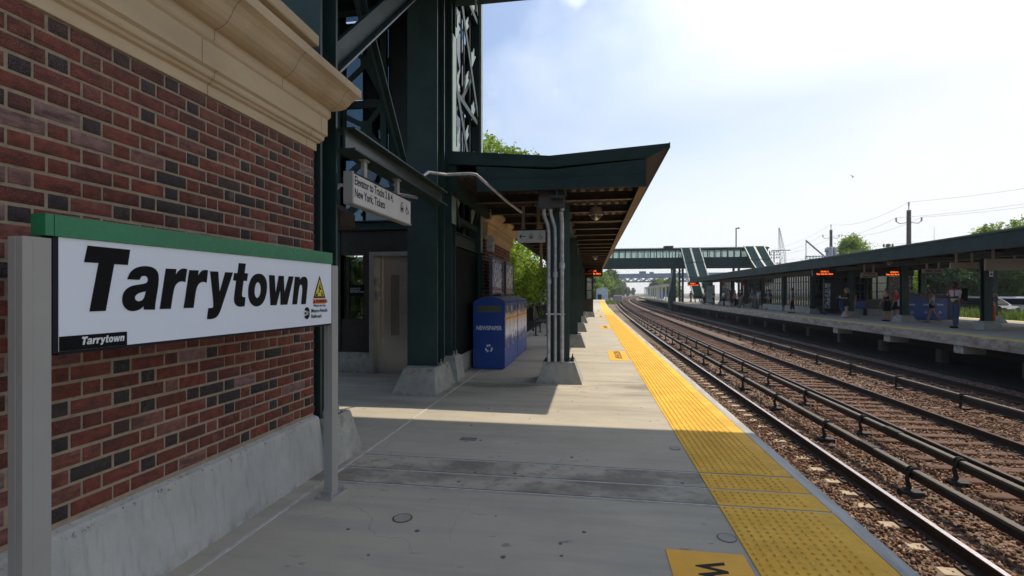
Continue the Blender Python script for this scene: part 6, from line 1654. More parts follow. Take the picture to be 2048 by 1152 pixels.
p, i_ = person(16.3, 26.6, 285, 'woman in white top and black shorts walking left and looking at her phone', 1.72, 't', 'brown', long_hair=0.12, top=('cream', (0.55, 0.50, 0.46)), sleeve=0.0, bottom=bk, blen=0.35, legs=(16, -14), knees=(4, 22), arms=((30, 95), (22, 100)), spread=(3, 3), fem=True, head_down=1, shoes=(0.30, 0.2, 0.14))
held('phone', 'small phone held up by the woman in black shorts', 'phone', lambda b: b.box(-0.04, 0.04, 0.37, 0.38, 1.33, 1.47), p, MAT['black_iron'])
person(14.82, 27.5, 250, 'woman in sleeveless black dress standing left of the woman in red', 1.68, 't', 'brown', top=bk, sleeve=0.0, bottom=bk, dress=0.36, legs=(2, -2), knees=(0, 0), arms=((12, 70), (8, 20)), spread=(22, 8), fem=True)
p, i_ = person(15.15, 27.2, 255, 'woman in red top and black skirt with long black hair', 1.64, 'l', 'black', long_hair=0.24, top=('red', (0.60, 0.05, 0.04)), sleeve=0.5, bottom=bk, dress=0.24, legs=(6, -6), knees=(0, 6), arms=((14, 60), (0, 20)), fem=True)
held('tote_bag', 'white tote bag carried by the woman in the red top', 'bag', lambda b: b.bbox(-0.27, -0.17, -0.14, 0.20, 0.80, 1.16, 0.02) or b.tube([(-0.22, -0.1, 1.16), (-0.21, 0.0, 1.46), (-0.22, 0.14, 1.16)], 0.012, 6), p, cloth('tote', (0.58, 0.55, 0.52)))
person(15.6, 28.2, 240, 'woman in brown top mostly hidden behind the one in red', 1.66, 't', 'black', long_hair=0.2, top=('rust', (0.20, 0.08, 0.05)), sleeve=0.5, bottom=bk, dress=0.3, arms=((10, 30), (10, 20)), fem=True)
p, i_ = person(14.36, 30.49, 268, 'woman with long fair hair in a short black dress looking left', 1.72, 'l', 'blond', long_hair=0.22, top=bk, sleeve=0.9, bottom=bk, dress=0.20, legs=(9, -9), knees=(0, 4), arms=((16, 80), (16, 80)), spread=(6, 6), fem=True, shoes=(0.35, 0.28, 0.24))
held('shopping_cup', 'small white cup held by the woman with long fair hair', 'cup', lambda b: b.lathe([(0.028, 0), (0.038, 0.11), (0.04, 0.115)], (-0.02, 0.36, 1.15), 10), p, MAT['white_print'])
person(15.9, 33.0, 240, 'person in rust red top half hidden right of the fair haired woman', 1.66, 't', 'brown', top=('rust', (0.20, 0.08, 0.05)), sleeve=0.5, bottom=('tan', (0.30, 0.22, 0.16)), arms=((10, 20), (10, 20)))
person(14.13, 37.5, 300, 'man in bright blue sleeveless top and black trousers facing the tracks', 1.78, 'l', 'brown', top=('blue', (0.02, 0.07, 0.42)), sleeve=0.0, bottom=bk, blen=0.75, legs=(5, -8), knees=(2, 0), arms=((0, 8), (6, 10)), spread=(16, 12))
person(18.5, 26.2, 200, 'bare shouldered person in blue top and orange patterned trousers behind the thick column', 1.70, 't', 'brown', top=('blue2', (0.03, 0.05, 0.28)), sleeve=0.0, bottom=('orange', (0.55, 0.10, 0.03)), arms=((20, 70), (20, 70)))
person(15.2, 45.2, 300, 'woman in lilac top and brown shorts beside the slatted windbreak', 1.75, 'l', 'brown', top=('lilac', (0.30, 0.27, 0.55)), sleeve=0.6, bottom=('brownc', (0.16, 0.10, 0.08)), blen=0.5, legs=(10, -10), arms=((12, 60), (10, 50)), fem=True)
person(16.0, 48.2, 255, 'woman in black with curly dark hair left of the one in lilac', 1.72, 't', 'black', long_hair=0.16, top=bk, sleeve=0.5, bottom=bk, dress=0.3, arms=((8, 20), (8, 20)), fem=True)
person(15.9, 49.5, 240, 'bare legged person in a dark top beside the woman with curly hair', 1.66, 'l', 'blond', top=bk, sleeve=0.4, bottom=('tan', (0.30, 0.22, 0.16)), blen=0.4, arms=((8, 60), (8, 20)), fem=True)
person(15.0, 48.9, 250, 'man in teal blue shirt standing behind the litter bin', 1.80, 'l', 'brown', top=('teal', (0.05, 0.14, 0.22)), sleeve=0.6, bottom=('grey', (0.10, 0.10, 0.10)), arms=((15, 50), (10, 20)))
person(14.5, 50.6, 270, 'man in dark shirt and khaki trousers in the left part of the busy group', 1.80, 't', 'black', top=bk, sleeve=0.6, bottom=('khaki', (0.17, 0.14, 0.08)), legs=(14, -12), knees=(4, 16), arms=((10, 20), (-6, 12)))
person(14.9, 52.6, 235, 'person in maroon shirt just right of the one in khaki trousers', 1.76, 't', 'black', top=('maroon', (0.10, 0.02, 0.03)), sleeve=0.6, bottom=('khaki', (0.17, 0.14, 0.08)), arms=((12, 20), (10, 20)))
person(15.4, 56.0, 255, 'person in pink striped top near the dark teal suitcase', 1.70, 'l', 'brown', top=('pinkish', (0.35, 0.14, 0.15)), sleeve=0.6, bottom=nv, arms=((12, 20), (10, 20)), fem=True)
person(16.4, 61.5, 250, 'person in navy left of the dark teal suitcase', 1.74, 't', 'black', top=nv, sleeve=1.6, bottom=nv, legs=(10, -10), knees=(2, 10), arms=((10, 20), (0, 10)))
p, i_ = person(16.2, 65.2, 265, 'person in dark clothes carrying a white bag, in the distance', 1.72, 'l', 'black', top=nv, sleeve=0.6, bottom=('grey', (0.10, 0.10, 0.10)), legs=(16, -14), knees=(2, 18), arms=((10, 20), (-8, 10)))
held('white_bag', 'large white bag carried by the distant person in dark clothes', 'bag', lambda b: b.bbox(-0.45, -0.25, -0.2, 0.2, 0.75, 1.3, 0.03), p, MAT['white_print'])
person(16.3, 76.6, 255, 'distant man in bright pink red shirt', 1.78, 't', 'black', top=('hotpink', (0.55, 0.05, 0.12)), sleeve=0.7, bottom=('grey', (0.10, 0.10, 0.10)), arms=((6, 12), (6, 12)), spread=(14, 14))
person(16.8, 87.0, 250, 'distant person in pale green shirt left of the one in pink red', 1.76, 'l', 'brown', top=('palegreen', (0.30, 0.36, 0.32)), sleeve=0.7, bottom=bk)
person(16.0, 92.0, 260, 'distant person in pale top at the edge of the group near the lit panel', 1.74, 'l', 'brown', top=wt, sleeve=0.7, bottom=('grey', (0.10, 0.10, 0.10)))
person(17.2, 108.0, 255, 'tiny person in a pink top beyond the footbridge pier', 1.70, 'l', 'brown', top=('pinkish', (0.35, 0.14, 0.15)), sleeve=0.7, bottom=bk, fem=True)
person(16.4, 118.0, 250, 'tiny person in white top beside the footbridge pier', 1.76, 't', 'black', top=wt, sleeve=0.7, bottom=('grey', (0.10, 0.10, 0.10)))
person(15.9, 121.0, 245, 'tiny person in dark clothes left of the footbridge pier', 1.78, 't', 'black', top=bk, sleeve=0.7, bottom=bk)
person(15.9, 43.6, 255, 'woman in a dark dress standing near the left edge of the slatted windbreak', 1.68, 'l', 'black', long_hair=0.18, top=bk, sleeve=0.5, bottom=bk, dress=0.3, arms=((8, 20), (8, 50)), fem=True)
person(16.4, 51.6, 240, 'man in grey shirt at the back of the busy group', 1.78, 't', 'brown', top=('greyshirt', (0.22, 0.22, 0.24)), sleeve=0.7, bottom=nv, arms=((8, 20), (8, 50)))
person(14.4, 54.4, 270, 'woman in a red brown skirt near the middle of the far group', 1.70, 'l', 'brown', long_hair=0.18, top=('maroon', (0.10, 0.02, 0.03)), sleeve=0.5, bottom=('brownc', (0.16, 0.10, 0.08)), dress=0.3, legs=(12, -12), knees=(2, 14), fem=True)
person(15.4, 70.0, 255, 'person in dark shirt standing left of the stroller', 1.76, 't', 'black', top=bk, sleeve=0.7, bottom=nv)
person(15.8, 81.5, 250, 'person in dark red top near the lit panel at the end of the far canopy', 1.74, 't', 'brown', top=('maroon', (0.10, 0.02, 0.03)), sleeve=0.7, bottom=bk)
person(15.0, 85.0, 255, 'person in grey shirt under the footbridge stair', 1.76, 'l', 'black', top=('greyshirt', (0.22, 0.22, 0.24)), sleeve=0.7, bottom=nv)
for q_ in ((14.9, 46.9, 250, 'l', 'brown', ('lightblue', (0.25, 0.33, 0.45)), ('khaki', (0.17, 0.14, 0.08)), 'man in light blue shirt just left of the bollard'),
           (17.0, 46.2, 265, 't', 'black', wt, bk, 'person in white T-shirt at the back behind the lilac top'),
           (16.9, 53.8, 240, 'l', 'blond', ('teal', (0.05, 0.14, 0.22)), bk, 'fair haired person in teal at the back of the far group'),
           (14.6, 57.4, 255, 't', 'black', wt, nv, 'person in white shirt left of the far group'),
           (15.7, 58.9, 262, 'l', 'brown', ('greyshirt', (0.22, 0.22, 0.24)), ('khaki', (0.17, 0.14, 0.08)), 'person in grey shirt and khaki trousers near the teal suitcase'),
           (14.9, 63.2, 250, 'l', 'black', ('rust', (0.20, 0.08, 0.05)), bk, 'person in rust brown top between the suitcase and the one with a white bag'),
           (14.8, 67.6, 258, 't', 'brown', wt, bk, 'person in white top below the distant amber display'),
           (15.9, 79.0, 245, 'l', 'brown', ('lightblue', (0.25, 0.33, 0.45)), nv, 'distant person in light blue left of the one in pink red'),
           (17.4, 83.0, 255, 't', 'black', wt, ('khaki', (0.17, 0.14, 0.08)), 'distant person in white shirt behind the one in dark red'),
           (17.3, 29.9, 250, 'l', 'brown', ('greyshirt', (0.22, 0.22, 0.24)), bk, 'person in grey standing between the women in black and the blue bin')):
    person(q_[0], q_[1], q_[2], q_[7], 1.72, q_[3], q_[4], top=q_[5], sleeve=0.7, bottom=q_[6], legs=(6, -8), knees=(0, 6), arms=((12, 50), (6, 20)))
# stroller
st = thing('stroller', 'folded dark stroller with a white bag right of the man in pink red', 'stroller', (16.4, 73.1, 0))
b = MB(); b.beam((16.2, 73.1, 0.35), (16.6, 73.1, 0.85), 0.4, 0.08); b.build('seat', MAT['black_iron'], st)
b = MB(); b.tube([(16.1, 72.9, 0.1), (16.5, 72.9, 0.6), (16.75, 72.9, 1.05)], 0.02, 6); b.tube([(16.1, 73.3, 0.1), (16.5, 73.3, 0.6), (16.75, 73.3, 1.05)], 0.02, 6); b.tube([(16.6, 73.1, 0.1), (16.2, 73.1, 0.55)], 0.02, 6); b.build('frame', MAT['galvanised'], st)
for x in (16.1, 16.65):
    b = MB(); b.lathe([(0.1, -0.02), (0.1, 0.02)], (x, 72.9, 0.1), 10, axis='y'); b.lathe([(0.1, -0.02), (0.1, 0.02)], (x, 73.3, 0.1), 10, axis='y'); b.build('wheel', MAT['black_iron'], st)
b = MB(); b.bbox(16.15, 16.45, 72.7, 72.88, 0.5, 0.8, 0.03); b.build('hood', MAT['white_print'], st)
# ================================================================ BACKGROUND
tag((lambda b: (b.box(24.6, 120, -20, 260, -1.96, -0.42), b.build('parking_lot', mat('asphalt', (0.075, 0.073, 0.07), 0.9, var=0.2, scale=2))))(MB())[1], kind='structure')
tag((lambda b: (b.prism([(21.9, -1.9), (24.7, -1.9), (24.9, -0.35), (23.4, -0.1), (22.2, -0.35)], 'y', -5, 70), b.build('grass_bank', mat('bank_grass', (0.075, 0.12, 0.025), 0.95, var=0.4, scale=3, col2=(0.14, 0.18, 0.05)))))(MB())[1], kind='structure')

def leaf_material(name, stops, tr=0.25):
    m = attr_ramp_mat(name, 'rnd', stops, 0.6, 0, nscale=0.8, nvar=0.25)
    t = m.node_tree; b_ = t.nodes['Principled BSDF']; o = t.nodes['Material Output']
    tl = t.nodes.new('ShaderNodeBsdfTranslucent'); mx = t.nodes.new('ShaderNodeMixShader'); mx.inputs['Fac'].default_value = tr
    src = b_.inputs['Base Color'].links[0].from_socket
    hs = t.nodes.new('ShaderNodeHueSaturation'); hs.inputs['Value'].default_value = 1.7; hs.inputs['Hue'].default_value = 0.49
    t.links.new(src, hs.inputs['Color']); t.links.new(hs.outputs['Color'], tl.inputs['Color'])
    t.links.new(b_.outputs[0], mx.inputs[1]); t.links.new(tl.outputs[0], mx.inputs[2]); t.links.new(mx.outputs[0], o.inputs['Surface'])
    return m
LM = {'fresh': leaf_material('leaf_fresh', [(0, (0.07, 0.13, 0.015)), (0.5, (0.15, 0.24, 0.025)), (1, (0.26, 0.36, 0.045))], 0.45),
      'mid': leaf_material('leaf_mid', [(0, (0.045, 0.085, 0.018)), (0.5, (0.085, 0.145, 0.028)), (1, (0.15, 0.21, 0.045))], 0.38),
      'dark': leaf_material('leaf_dark', [(0, (0.028, 0.055, 0.018)), (0.5, (0.05, 0.09, 0.028)), (1, (0.085, 0.13, 0.04))], 0.3)}
bark = mat('bark', (0.06, 0.045, 0.032), 0.95, var=0.35, scale=8, bump=0.5)
def crown(name, m, parent, blobs, n, size, seed, flat=0.0):
    """blobs: (x,y,z,rx,ry,rz); n leaf quads of given size scattered in clumps through the blob shells"""
    r = np.random.default_rng(seed)
    B = np.array(blobs, float); vol = (B[:, 3] * B[:, 4] * B[:, 5]) ** (2 / 3); pr = vol / vol.sum()
    nc = max(10, n // 26)
    bi = r.choice(len(B), nc, p=pr)
    d = r.normal(size=(nc, 3)); d /= np.linalg.norm(d, axis=1)[:, None]
    rad = r.uniform(0.45, 1.08, nc) ** 0.6
    cc = B[bi, :3] + d * B[bi, 3:] * rad[:, None]
    cs = r.uniform(0.5, 1.3, nc) * (B[bi, 3:].mean(1)) * 0.24
    cr_ = r.uniform(0, 1, nc)
    k = n // nc
    ci = np.repeat(np.arange(nc), k); N_ = len(ci)
    p = cc[ci] + r.normal(size=(N_, 3)) * cs[ci][:, None] * np.array([1, 1, 0.7])
    s_ = size * r.uniform(0.6, 1.3, N_)
    a = r.normal(size=(N_, 3)); a /= np.linalg.norm(a, axis=1)[:, None]
    b_ = np.cross(a, r.normal(size=(N_, 3))); b_ /= np.linalg.norm(b_, axis=1)[:, None]
    q = np.stack([p - a * s_[:, None], p + b_ * s_[:, None] * 0.45, p + a * s_[:, None], p - b_ * s_[:, None] * 0.45], 1)
    F_ = np.arange(N_ * 4).reshape(-1, 4)
    col = np.clip(cr_[ci] * 0.6 + r.uniform(0, 0.4, N_), 0, 1)
    return np_mesh(name, q.reshape(-1, 3), F_, m, parent, attr={'rnd': col})
def tree(x, y, z, h, w, kind, label, seed, n=7000, leaf=0.16, low=0.25, group=None, trunk_r=None, blobs=None, name='tree', cat='tree'):
    r = np.random.default_rng(seed)
    t_ = thing(name, label, cat, (x, y, z), group=group)
    if blobs is None:
        blobs = []
        for i in range(9):
            a = r.uniform(0, 2 * PI); q = r.uniform(0, 0.55); zz = r.uniform(low + 0.12, 0.86)
            wr = (1 - abs(zz - 0.55) * 0.9)
            blobs.append((x + math.cos(a) * w / 2 * q * wr, y + math.sin(a) * w / 2 * q * wr, z + h * zz, w * r.uniform(0.2, 0.32) * wr, w * r.uniform(0.2, 0.32) * wr, h * r.uniform(0.10, 0.17)))
        blobs.append((x, y, z + h * 0.55, w * 0.34, w * 0.34, h * 0.28)); blobs.append((x, y, z + h * 0.84, w * 0.2, w * 0.2, h * 0.14))
    crown('crown', LM[kind], t_, blobs, n, leaf, seed)
    tr = trunk_r or h * 0.022
    b = MB(); b.tube([(x, y, z - 0.3), (x + 0.02 * h, y, z + h * 0.3), (x - 0.01 * h, y, z + h * 0.62), (x, y, z + h * 0.85)], [tr, tr * 0.8, tr * 0.5, tr * 0.15], 7)
    for bl in blobs[:8]:
        z0 = z + h * r.uniform(0.25, 0.5)
        b.tube([(x + 0.01 * h, y, z0), ((x + bl[0]) / 2, (y + bl[1]) / 2, (z0 + bl[2]) / 2 + 0.1), (bl[0], bl[1], bl[2] + bl[5] * 0.4)], [tr * 0.45, tr * 0.3, tr * 0.08], 5)
    b.build('trunk', bark, t_)
    return t_
# left: bushes behind the railing and the tall tree whose top shows above the canopy
tree(-4.1, 20.5, -1.2, 5.0, 4.6, 'fresh', 'bright green leafy bush directly behind the black railing', 11, n=26000, leaf=0.085, low=0.0, group='bushes behind the railing', name='bush', cat='bush')
tree(-4.3, 25.0, -1.2, 5.6, 5.2, 'fresh', 'larger sunlit bush farther along behind the black railing', 12, n=22000, leaf=0.10, low=0.0, group='bushes behind the railing', name='bush', cat='bush')
tree(-4.2, 32.5, -1.2, 5.0, 4.5, 'mid', 'darker green bush at the far end of the black railing', 13, n=14000, leaf=0.12, low=0.0, group='bushes behind the railing', name='bush', cat='bush')
tree(-5.2, 24.0, -1.2, 10.9, 6.6, 'fresh', 'tall bright green tree rising above the canopy beside the elevator tower', 21, n=9000, leaf=0.10, low=0.45,
     blobs=[(-5.3, 24, 8.5, 1.2, 1.2, 0.75), (-4.3, 24, 8.1, 1.0, 1.1, 0.55), (-3.5, 23.8, 8.0, 0.7, 0.8, 0.45), (-2.35, 24, 7.9, 0.45, 0.6, 0.25), (-6.5, 24, 8.3, 1.3, 1.3, 0.9), (-5, 24.5, 6.6, 1.8, 1.8, 1.1), (-3.7, 24, 6.0, 1.2, 1.2, 0.9), (-7, 24, 6, 1.5, 1.5, 1.3)])
tree(-9.5, 16.0, -1.2, 4.6, 5.0, 'mid', 'green tree glimpsed through the elevator lobby window', 22, n=7000, leaf=0.14, low=0.05)
# right: trees behind the parking lot
place = ['first', 'second', 'third', 'fourth', 'fifth', 'sixth', 'seventh', 'eighth', 'ninth', 'tenth', 'eleventh', 'twelfth', 'thirteenth', 'fourteenth', 'fifteenth', 'sixteenth']
tree(47.7, 100, -0.4, 12.6, 9.0, 'fresh', 'round green tree alone above the far canopy roof, right of the transformer pole', 31, n=15000, leaf=0.20, low=0.2)
tree(48.0, 62, -0.4, 11.3, 9.6, 'fresh', 'spreading bright green tree above the canopy roof at the right edge', 32, n=15000, leaf=0.17, low=0.3)
tree(42.6, 60.0, -0.4, 9.4, 5.4, 'fresh', 'smaller bright tree left of the spreading one above the canopy roof', 36, n=9000, leaf=0.17, low=0.25)
tree(31.2, 56, -0.4, 6.6, 5.4, 'fresh', 'bright yellow green tree seen under the far canopy between two displays', 33, n=10000, leaf=0.14, low=0.0)
tree(35.2, 57, -0.4, 6.6, 6.6, 'dark', 'dark tree seen under the far canopy behind the woman looking at her phone', 34, n=12000, leaf=0.16, low=0.0)
tree(38.6, 57, -0.4, 6.9, 6.4, 'mid', 'open tree with gaps in its crown behind the man with the backpack', 35, n=12000, leaf=0.16, low=0.0)
tree(41.8, 57, -0.4, 7.4, 6.5, 'mid', 'mid green tree seen between the two thick columns on the right', 37, n=12000, leaf=0.16, low=0.0)
tree(45.0, 57.5, -0.4, 7.6, 6.5, 'mid', 'mid green tree seen at the right edge of the photo under the canopy', 38, n=12000, leaf=0.16, low=0.0)
tree(42.0, 68.0, -0.4, 5.6, 10, 'dark', 'large dark tree in the second row behind the parked cars', 39, n=9000, leaf=0.22, low=0.0)
tree(27.0, 66, -0.4, 6.0, 5.5, 'fresh', 'low bright tree seen through the pale window panes of the waiting room', 40, n=6000, leaf=0.16, low=0.05)
# weeds on the bank
def tufts(name, n, x0, x1, y0, y1, zf, hmin, hmax, kind, label):
    r = np.random.default_rng(5)
    x = r.uniform(x0, x1, n); y = r.uniform(y0, y1, n); h = r.uniform(hmin, hmax, n) * (0.5 + 0.5 * np.sin(y * 1.3 + x) ** 2)
    a = r.uniform(0, 2 * PI, n); w = r.uniform(0.02, 0.05, n); le = r.normal(0, 0.12, (n, 2))
    z = zf(x, y)
    P1 = np.stack([x - np.cos(a) * w, y - np.sin(a) * w, z], -1); P2 = np.stack([x + np.cos(a) * w, y + np.sin(a) * w, z], -1)
    P3 = np.stack([x + le[:, 0] + np.cos(a) * w * .6, y + le[:, 1] + np.sin(a) * w * .6, z + h * .7], -1); P4 = np.stack([x + le[:, 0] * 1.6, y + le[:, 1] * 1.6, z + h], -1)
    return tag(np_mesh(name, np.stack([P1, P2, P3, P4], 1).reshape(-1, 3), np.arange(n * 4).reshape(-1, 4), LM[kind], attr={'rnd': r.uniform(0, 1, n)}), label, 'grass', kind='stuff')
tufts('weeds', 16000, 22.0, 24.8, 10, 62, lambda x, y: -0.3 + 0 * x, 0.35, 1.0, 'mid', 'tall green weeds growing on the bank behind the far platform')
tufts('lineside_grass', 5000, 1.5, 7.5, 125, 200, lambda x, y: -1.5 + 0 * x, 0.3, 0.9, 'mid', 'scrubby grass beside the tracks beyond the near platform')

# forest edges along the line: every tree stands alone
PR = {}
def proto(kind, seed, h, w):
    t_ = tree(0, 0, 0, h, w, kind, 'x', seed, n=4200, leaf=h * 0.036, low=0.0)
    return t_
pa = proto('mid', 51, 11, 8.5); pb = proto('dark', 52, 11.5, 8.0); pc_ = proto('fresh', 53, 10, 9.0)
used = set()
def forest(spots, side, grp):
    for i, (x, y, h, kk) in enumerate(spots):
        src = {'m': pa, 'd': pb, 'f': pc_}[kk]
        if kk in used: o = copy_tree(src)
        else: o = src; used.add(kk)
        o.location = (x, y, -1.9); s_ = h / 11.0
        o.scale = (s_, s_, s_); o.rotation_euler = (0, 0, i * 1.7)
        kn = {'m': 'mid green', 'd': 'dark', 'f': 'light green'}[kk]
        o['label'] = '%s tree along the %s side of the distant tracks, %s from the platforms' % (kn, side, place[i])
        o['group'] = grp; o['category'] = 'tree'
L_ = [(0.6, 132, 9.6, 'f'), (-3.5, 150, 11.5, 'm'), (2.2, 158, 11.0, 'm'), (4.6, 182, 12.3, 'f'), (0.5, 190, 13.5, 'd'), (7.2, 212, 13.2, 'm'), (9.3, 240, 14.4, 'd'), (11.5, 268, 15.4, 'm'), (13.5, 300, 15.0, 'd'), (18.5, 335, 14.0, 'm'), (21.5, 372, 13.0, 'm'), (27.0, 410, 11.5, 'd'), (33.5, 455, 9.0, 'm'), (43.5, 520, 8.5, 'd')]
forest(L_, 'left', 'trees along the left side of the distant tracks')
R_ = [(33.0, 205, 9.6, 'f'), (29.8, 196, 9.2, 'm'), (33.0, 232, 10.6, 'f'), (35.5, 262, 11.2, 'm'), (37.8, 300, 11.0, 'd'), (42.0, 345, 10.5, 'm'), (47.0, 400, 9.6, 'd'), (54.0, 460, 9.0, 'm'), (61.0, 530, 8.5, 'd')]
forest(R_, 'right', 'trees along the right side of the distant tracks')

# highway bridge far off, crossing the valley
hb = thing('highway_bridge', 'hazy blue grey highway truss bridge far beyond the green footbridge', 'bridge', (70, 420, 0))
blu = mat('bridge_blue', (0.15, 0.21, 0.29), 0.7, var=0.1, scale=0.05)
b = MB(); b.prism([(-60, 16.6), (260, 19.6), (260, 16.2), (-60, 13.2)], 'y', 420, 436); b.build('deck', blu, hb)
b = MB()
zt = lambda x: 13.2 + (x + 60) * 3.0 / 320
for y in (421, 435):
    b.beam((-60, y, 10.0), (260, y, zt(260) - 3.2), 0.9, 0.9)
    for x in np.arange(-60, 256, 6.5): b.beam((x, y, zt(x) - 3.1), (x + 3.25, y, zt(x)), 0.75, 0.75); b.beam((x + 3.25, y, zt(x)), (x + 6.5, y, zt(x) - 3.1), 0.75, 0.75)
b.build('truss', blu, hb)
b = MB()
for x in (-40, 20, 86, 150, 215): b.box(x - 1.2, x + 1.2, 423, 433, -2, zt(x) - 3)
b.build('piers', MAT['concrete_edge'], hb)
veh = mat('vehicle_grey', (0.10, 0.11, 0.12), 0.5)
for i, (x, l) in enumerate(((40.6, 5.5), (49.0, 3.4))):
    b = MB(); zz = zt(x) + 3.4; b.bbox(x, x + l, 424, 426.4, zz, zz + 1.5 + (i == 0) * 0.7, 0.2); b.box(x + .3, x + 1.0, 424.2, 426.2, zz - .4, zz)
    tag(b.build('vehicle', veh), ['tiny truck on the far highway bridge', 'tiny car on the far highway bridge right of the truck'][i], 'vehicle')

# utility poles and wires
wood = mat('pole_wood', (0.16, 0.13, 0.105), 0.9, var=0.25, scale=4, stretch=(1, 1, 0.1))
def upole(x, y, top_z, label, r=0.19, arms=True, tx=False, zb=-0.5):
    t_ = thing('utility_pole', label, 'utility pole', (x, y, zb), group=None)
    b = MB(); b.tube([(x, y, zb), (x, y, top_z - 0.9)], [r * 1.2, r], 8); b.build('pole', wood, t_)
    if arms:
        b = MB()
        for s_ in (-1, 1): b.tube([(x, y, top_z - 2.2), (x + s_ * 0.9, y, top_z - 2.35), (x + s_ * 1.25, y, top_z - 2.1)], 0.045, 5); b.tube([(x + s_ * 1.25, y, top_z - 2.1), (x + s_ * 1.25, y, top_z - 1.7)], 0.08, 6)
        b.tube([(x, y, top_z - 0.9), (x, y, top_z - 0.25)], 0.05, 5); b.tube([(x, y, top_z - 0.4), (x, y, top_z)], 0.08, 6)
        b.build('insulators', MAT['galvanised'], t_)
    if tx:
        for i in range(3):
            a = i * 2.1; b = MB(); b.lathe([(0.3, 0), (0.34, 0.1), (0.34, 1.9), (0.22, 2.1)], (x + 0.55 * math.cos(a), y + 0.55 * math.sin(a), top_z - 5.9), 10); b.build('transformer', MAT['galvanised'], t_)
        b = MB(); b.box(x - 1.0, x + 1.0, y - 0.05, y + 0.05, top_z - 4.6, top_z - 4.45)
        for dx in (-0.9, -0.4, 0.4, 0.9): b.tube([(x + dx, y, top_z - 4.45), (x + dx, y, top_z - 4.0)], 0.06, 5)
        b.build('crossarm', wood, t_)
    return t_
upole(34.5, 60, 11.4, 'tall wooden utility pole rising highest above the far canopy roof', 0.21)
upole(40.0, 90, 12.95, 'utility pole with a cluster of grey transformers left of the round tree', 0.22, tx=True)
upole(50.6, 150, 14.2, 'slim distant utility pole left of the lattice pole', 0.2, arms=False)
upole(66.0, 122, 11.3, 'short distant pole with a crossarm between the round tree and the tall pole', 0.14, arms=False)
b = MB(); b.box(65.0, 67.0, 121.9, 122.1, 11.7, 11.85); b.tube([(66, 122, 10.4), (66, 122, 12.5)], 0.13, 6)
for dx in (-0.9, -0.3, 0.3, 0.9): b.box(65.9 + dx, 66.1 + dx, 121.8, 122.2, 11.85, 12.4)
tag(b.build('crossarm_pole', wood), 'crossarm with insulators on the short distant pole', 'crossarm')
def wires(pts, label, sag=0.8, r=0.015):
    b = MB()
    for i in range(len(pts) - 1):
        p = Vector(pts[i]); q = Vector(pts[i + 1])
        b.tube([tuple(p.lerp(q, s) - Vector((0, 0, 4 * sag * s * (1 - s)))) for s in np.linspace(0, 1, 12)], r, 4, cap=False)
    tag(b.build('wire', MAT['camera_grey']), label, 'wire', 'overhead wires between the utility poles')  # lighter grey carries the look of haze on the wires
mat('wire_grey', (0.08, 0.08, 0.08), 0.7)
for k, (dx, dz) in enumerate(((0, 0.0), (-1.25, -1.7), (1.25, -1.7))):
    wires([(64, 190, 15 + dz), (50.6 + dx * .6, 150, 14 + dz), (40 + dx, 90, 12.95 + dz), (34.5 + dx, 60, 11.4 + dz), (60 + dx, 50, 15.3 + dz)],
          ['uppermost overhead wire running along the utility poles', 'overhead wire on the left arms of the utility poles', 'overhead wire on the right arms of the utility poles'][k], 0.9)
for k, dz in enumerate((0, -0.9)):
    wires([(62, 170, 12.0 + dz), (66, 122, 12.4 + dz), (58, 60, 9.4 + dz)], ['higher of two thin wires low above the far canopy roof', 'lower of two thin wires low above the far canopy roof'][k], 0.5, 0.018)
# lattice signal pole, crane, gantry
t_ = thing('lattice_pole', 'distant lattice pole with crossarms and struts left of the crane', 'utility pole', (69, 200, 0))
b = MB()
for dx in (-0.35, 0.35): b.tube([(69 + dx, 200, -1), (69 + dx * .5, 200, 17.6)], 0.1, 4)
for z in np.arange(0, 17, 1.0): b.beam((68.7, 200, z), (69.3, 200, z + 1), 0.06, 0.06)
b.build('mast', MAT['rust'], t_)
b = MB()
for z, w in ((16.9, 1.6), (15.8, 2.0), (14.7, 1.8), (12.5, 2.2), (9.5, 2.0)): b.box(69 - w, 69 + w, 199.9, 200.1, z, z + 0.14); [b.box(69 + s_ * w - .1, 69 + s_ * w + .1, 199.8, 200.2, z + .1, z + .6) for s_ in (-1, -.5, .5, 1)]
b.beam((69, 200, 10), (72, 200, 15), 0.12, 0.12); b.beam((69, 200, 8), (66.3, 200, 11), 0.12, 0.12); b.build('crossarms', MAT['rust'], t_)
t_ = thing('crane', 'tall pale lattice crane boom against the sky', 'crane', (143, 400, 0))
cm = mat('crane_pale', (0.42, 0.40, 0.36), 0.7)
b = MB()
A0 = Vector((145, 400, 22)); A1 = Vector((141.6, 400, 51))
for dx, dy in ((-1, -1), (1, -1), (-1, 1), (1, 1)): b.tube([A0 + Vector((dx * 1.9, dy * 1.5, -20)), A0.lerp(A1, .3) + Vector((dx * 1.8, dy * 1.4, 0)), A1 + Vector((dx * .25, dy * .25, 0))], 0.17, 4)
n = 24
for i in range(n):
    s0, s1 = i / n, (i + 1) / n
    w0, w1 = 1.8 * (1 - s0) + .25, 1.8 * (1 - s1) + .25
    b.beam(A0.lerp(A1, s0) + Vector((-w0, 0, 0)), A0.lerp(A1, s1) + Vector((w1, 0, 0)), 0.13, 0.13); b.beam(A0.lerp(A1, s0) + Vector((w0, 0, 0)), A0.lerp(A1, s1) + Vector((-w1, 0, 0)), 0.13, 0.13)
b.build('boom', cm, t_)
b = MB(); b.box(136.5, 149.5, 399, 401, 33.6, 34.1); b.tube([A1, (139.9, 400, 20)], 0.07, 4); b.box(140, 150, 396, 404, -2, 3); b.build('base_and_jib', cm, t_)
t_ = thing('derrick', 'blue steel derrick frame with a slanting strut left of the round tree', 'crane', (124, 300, 0))
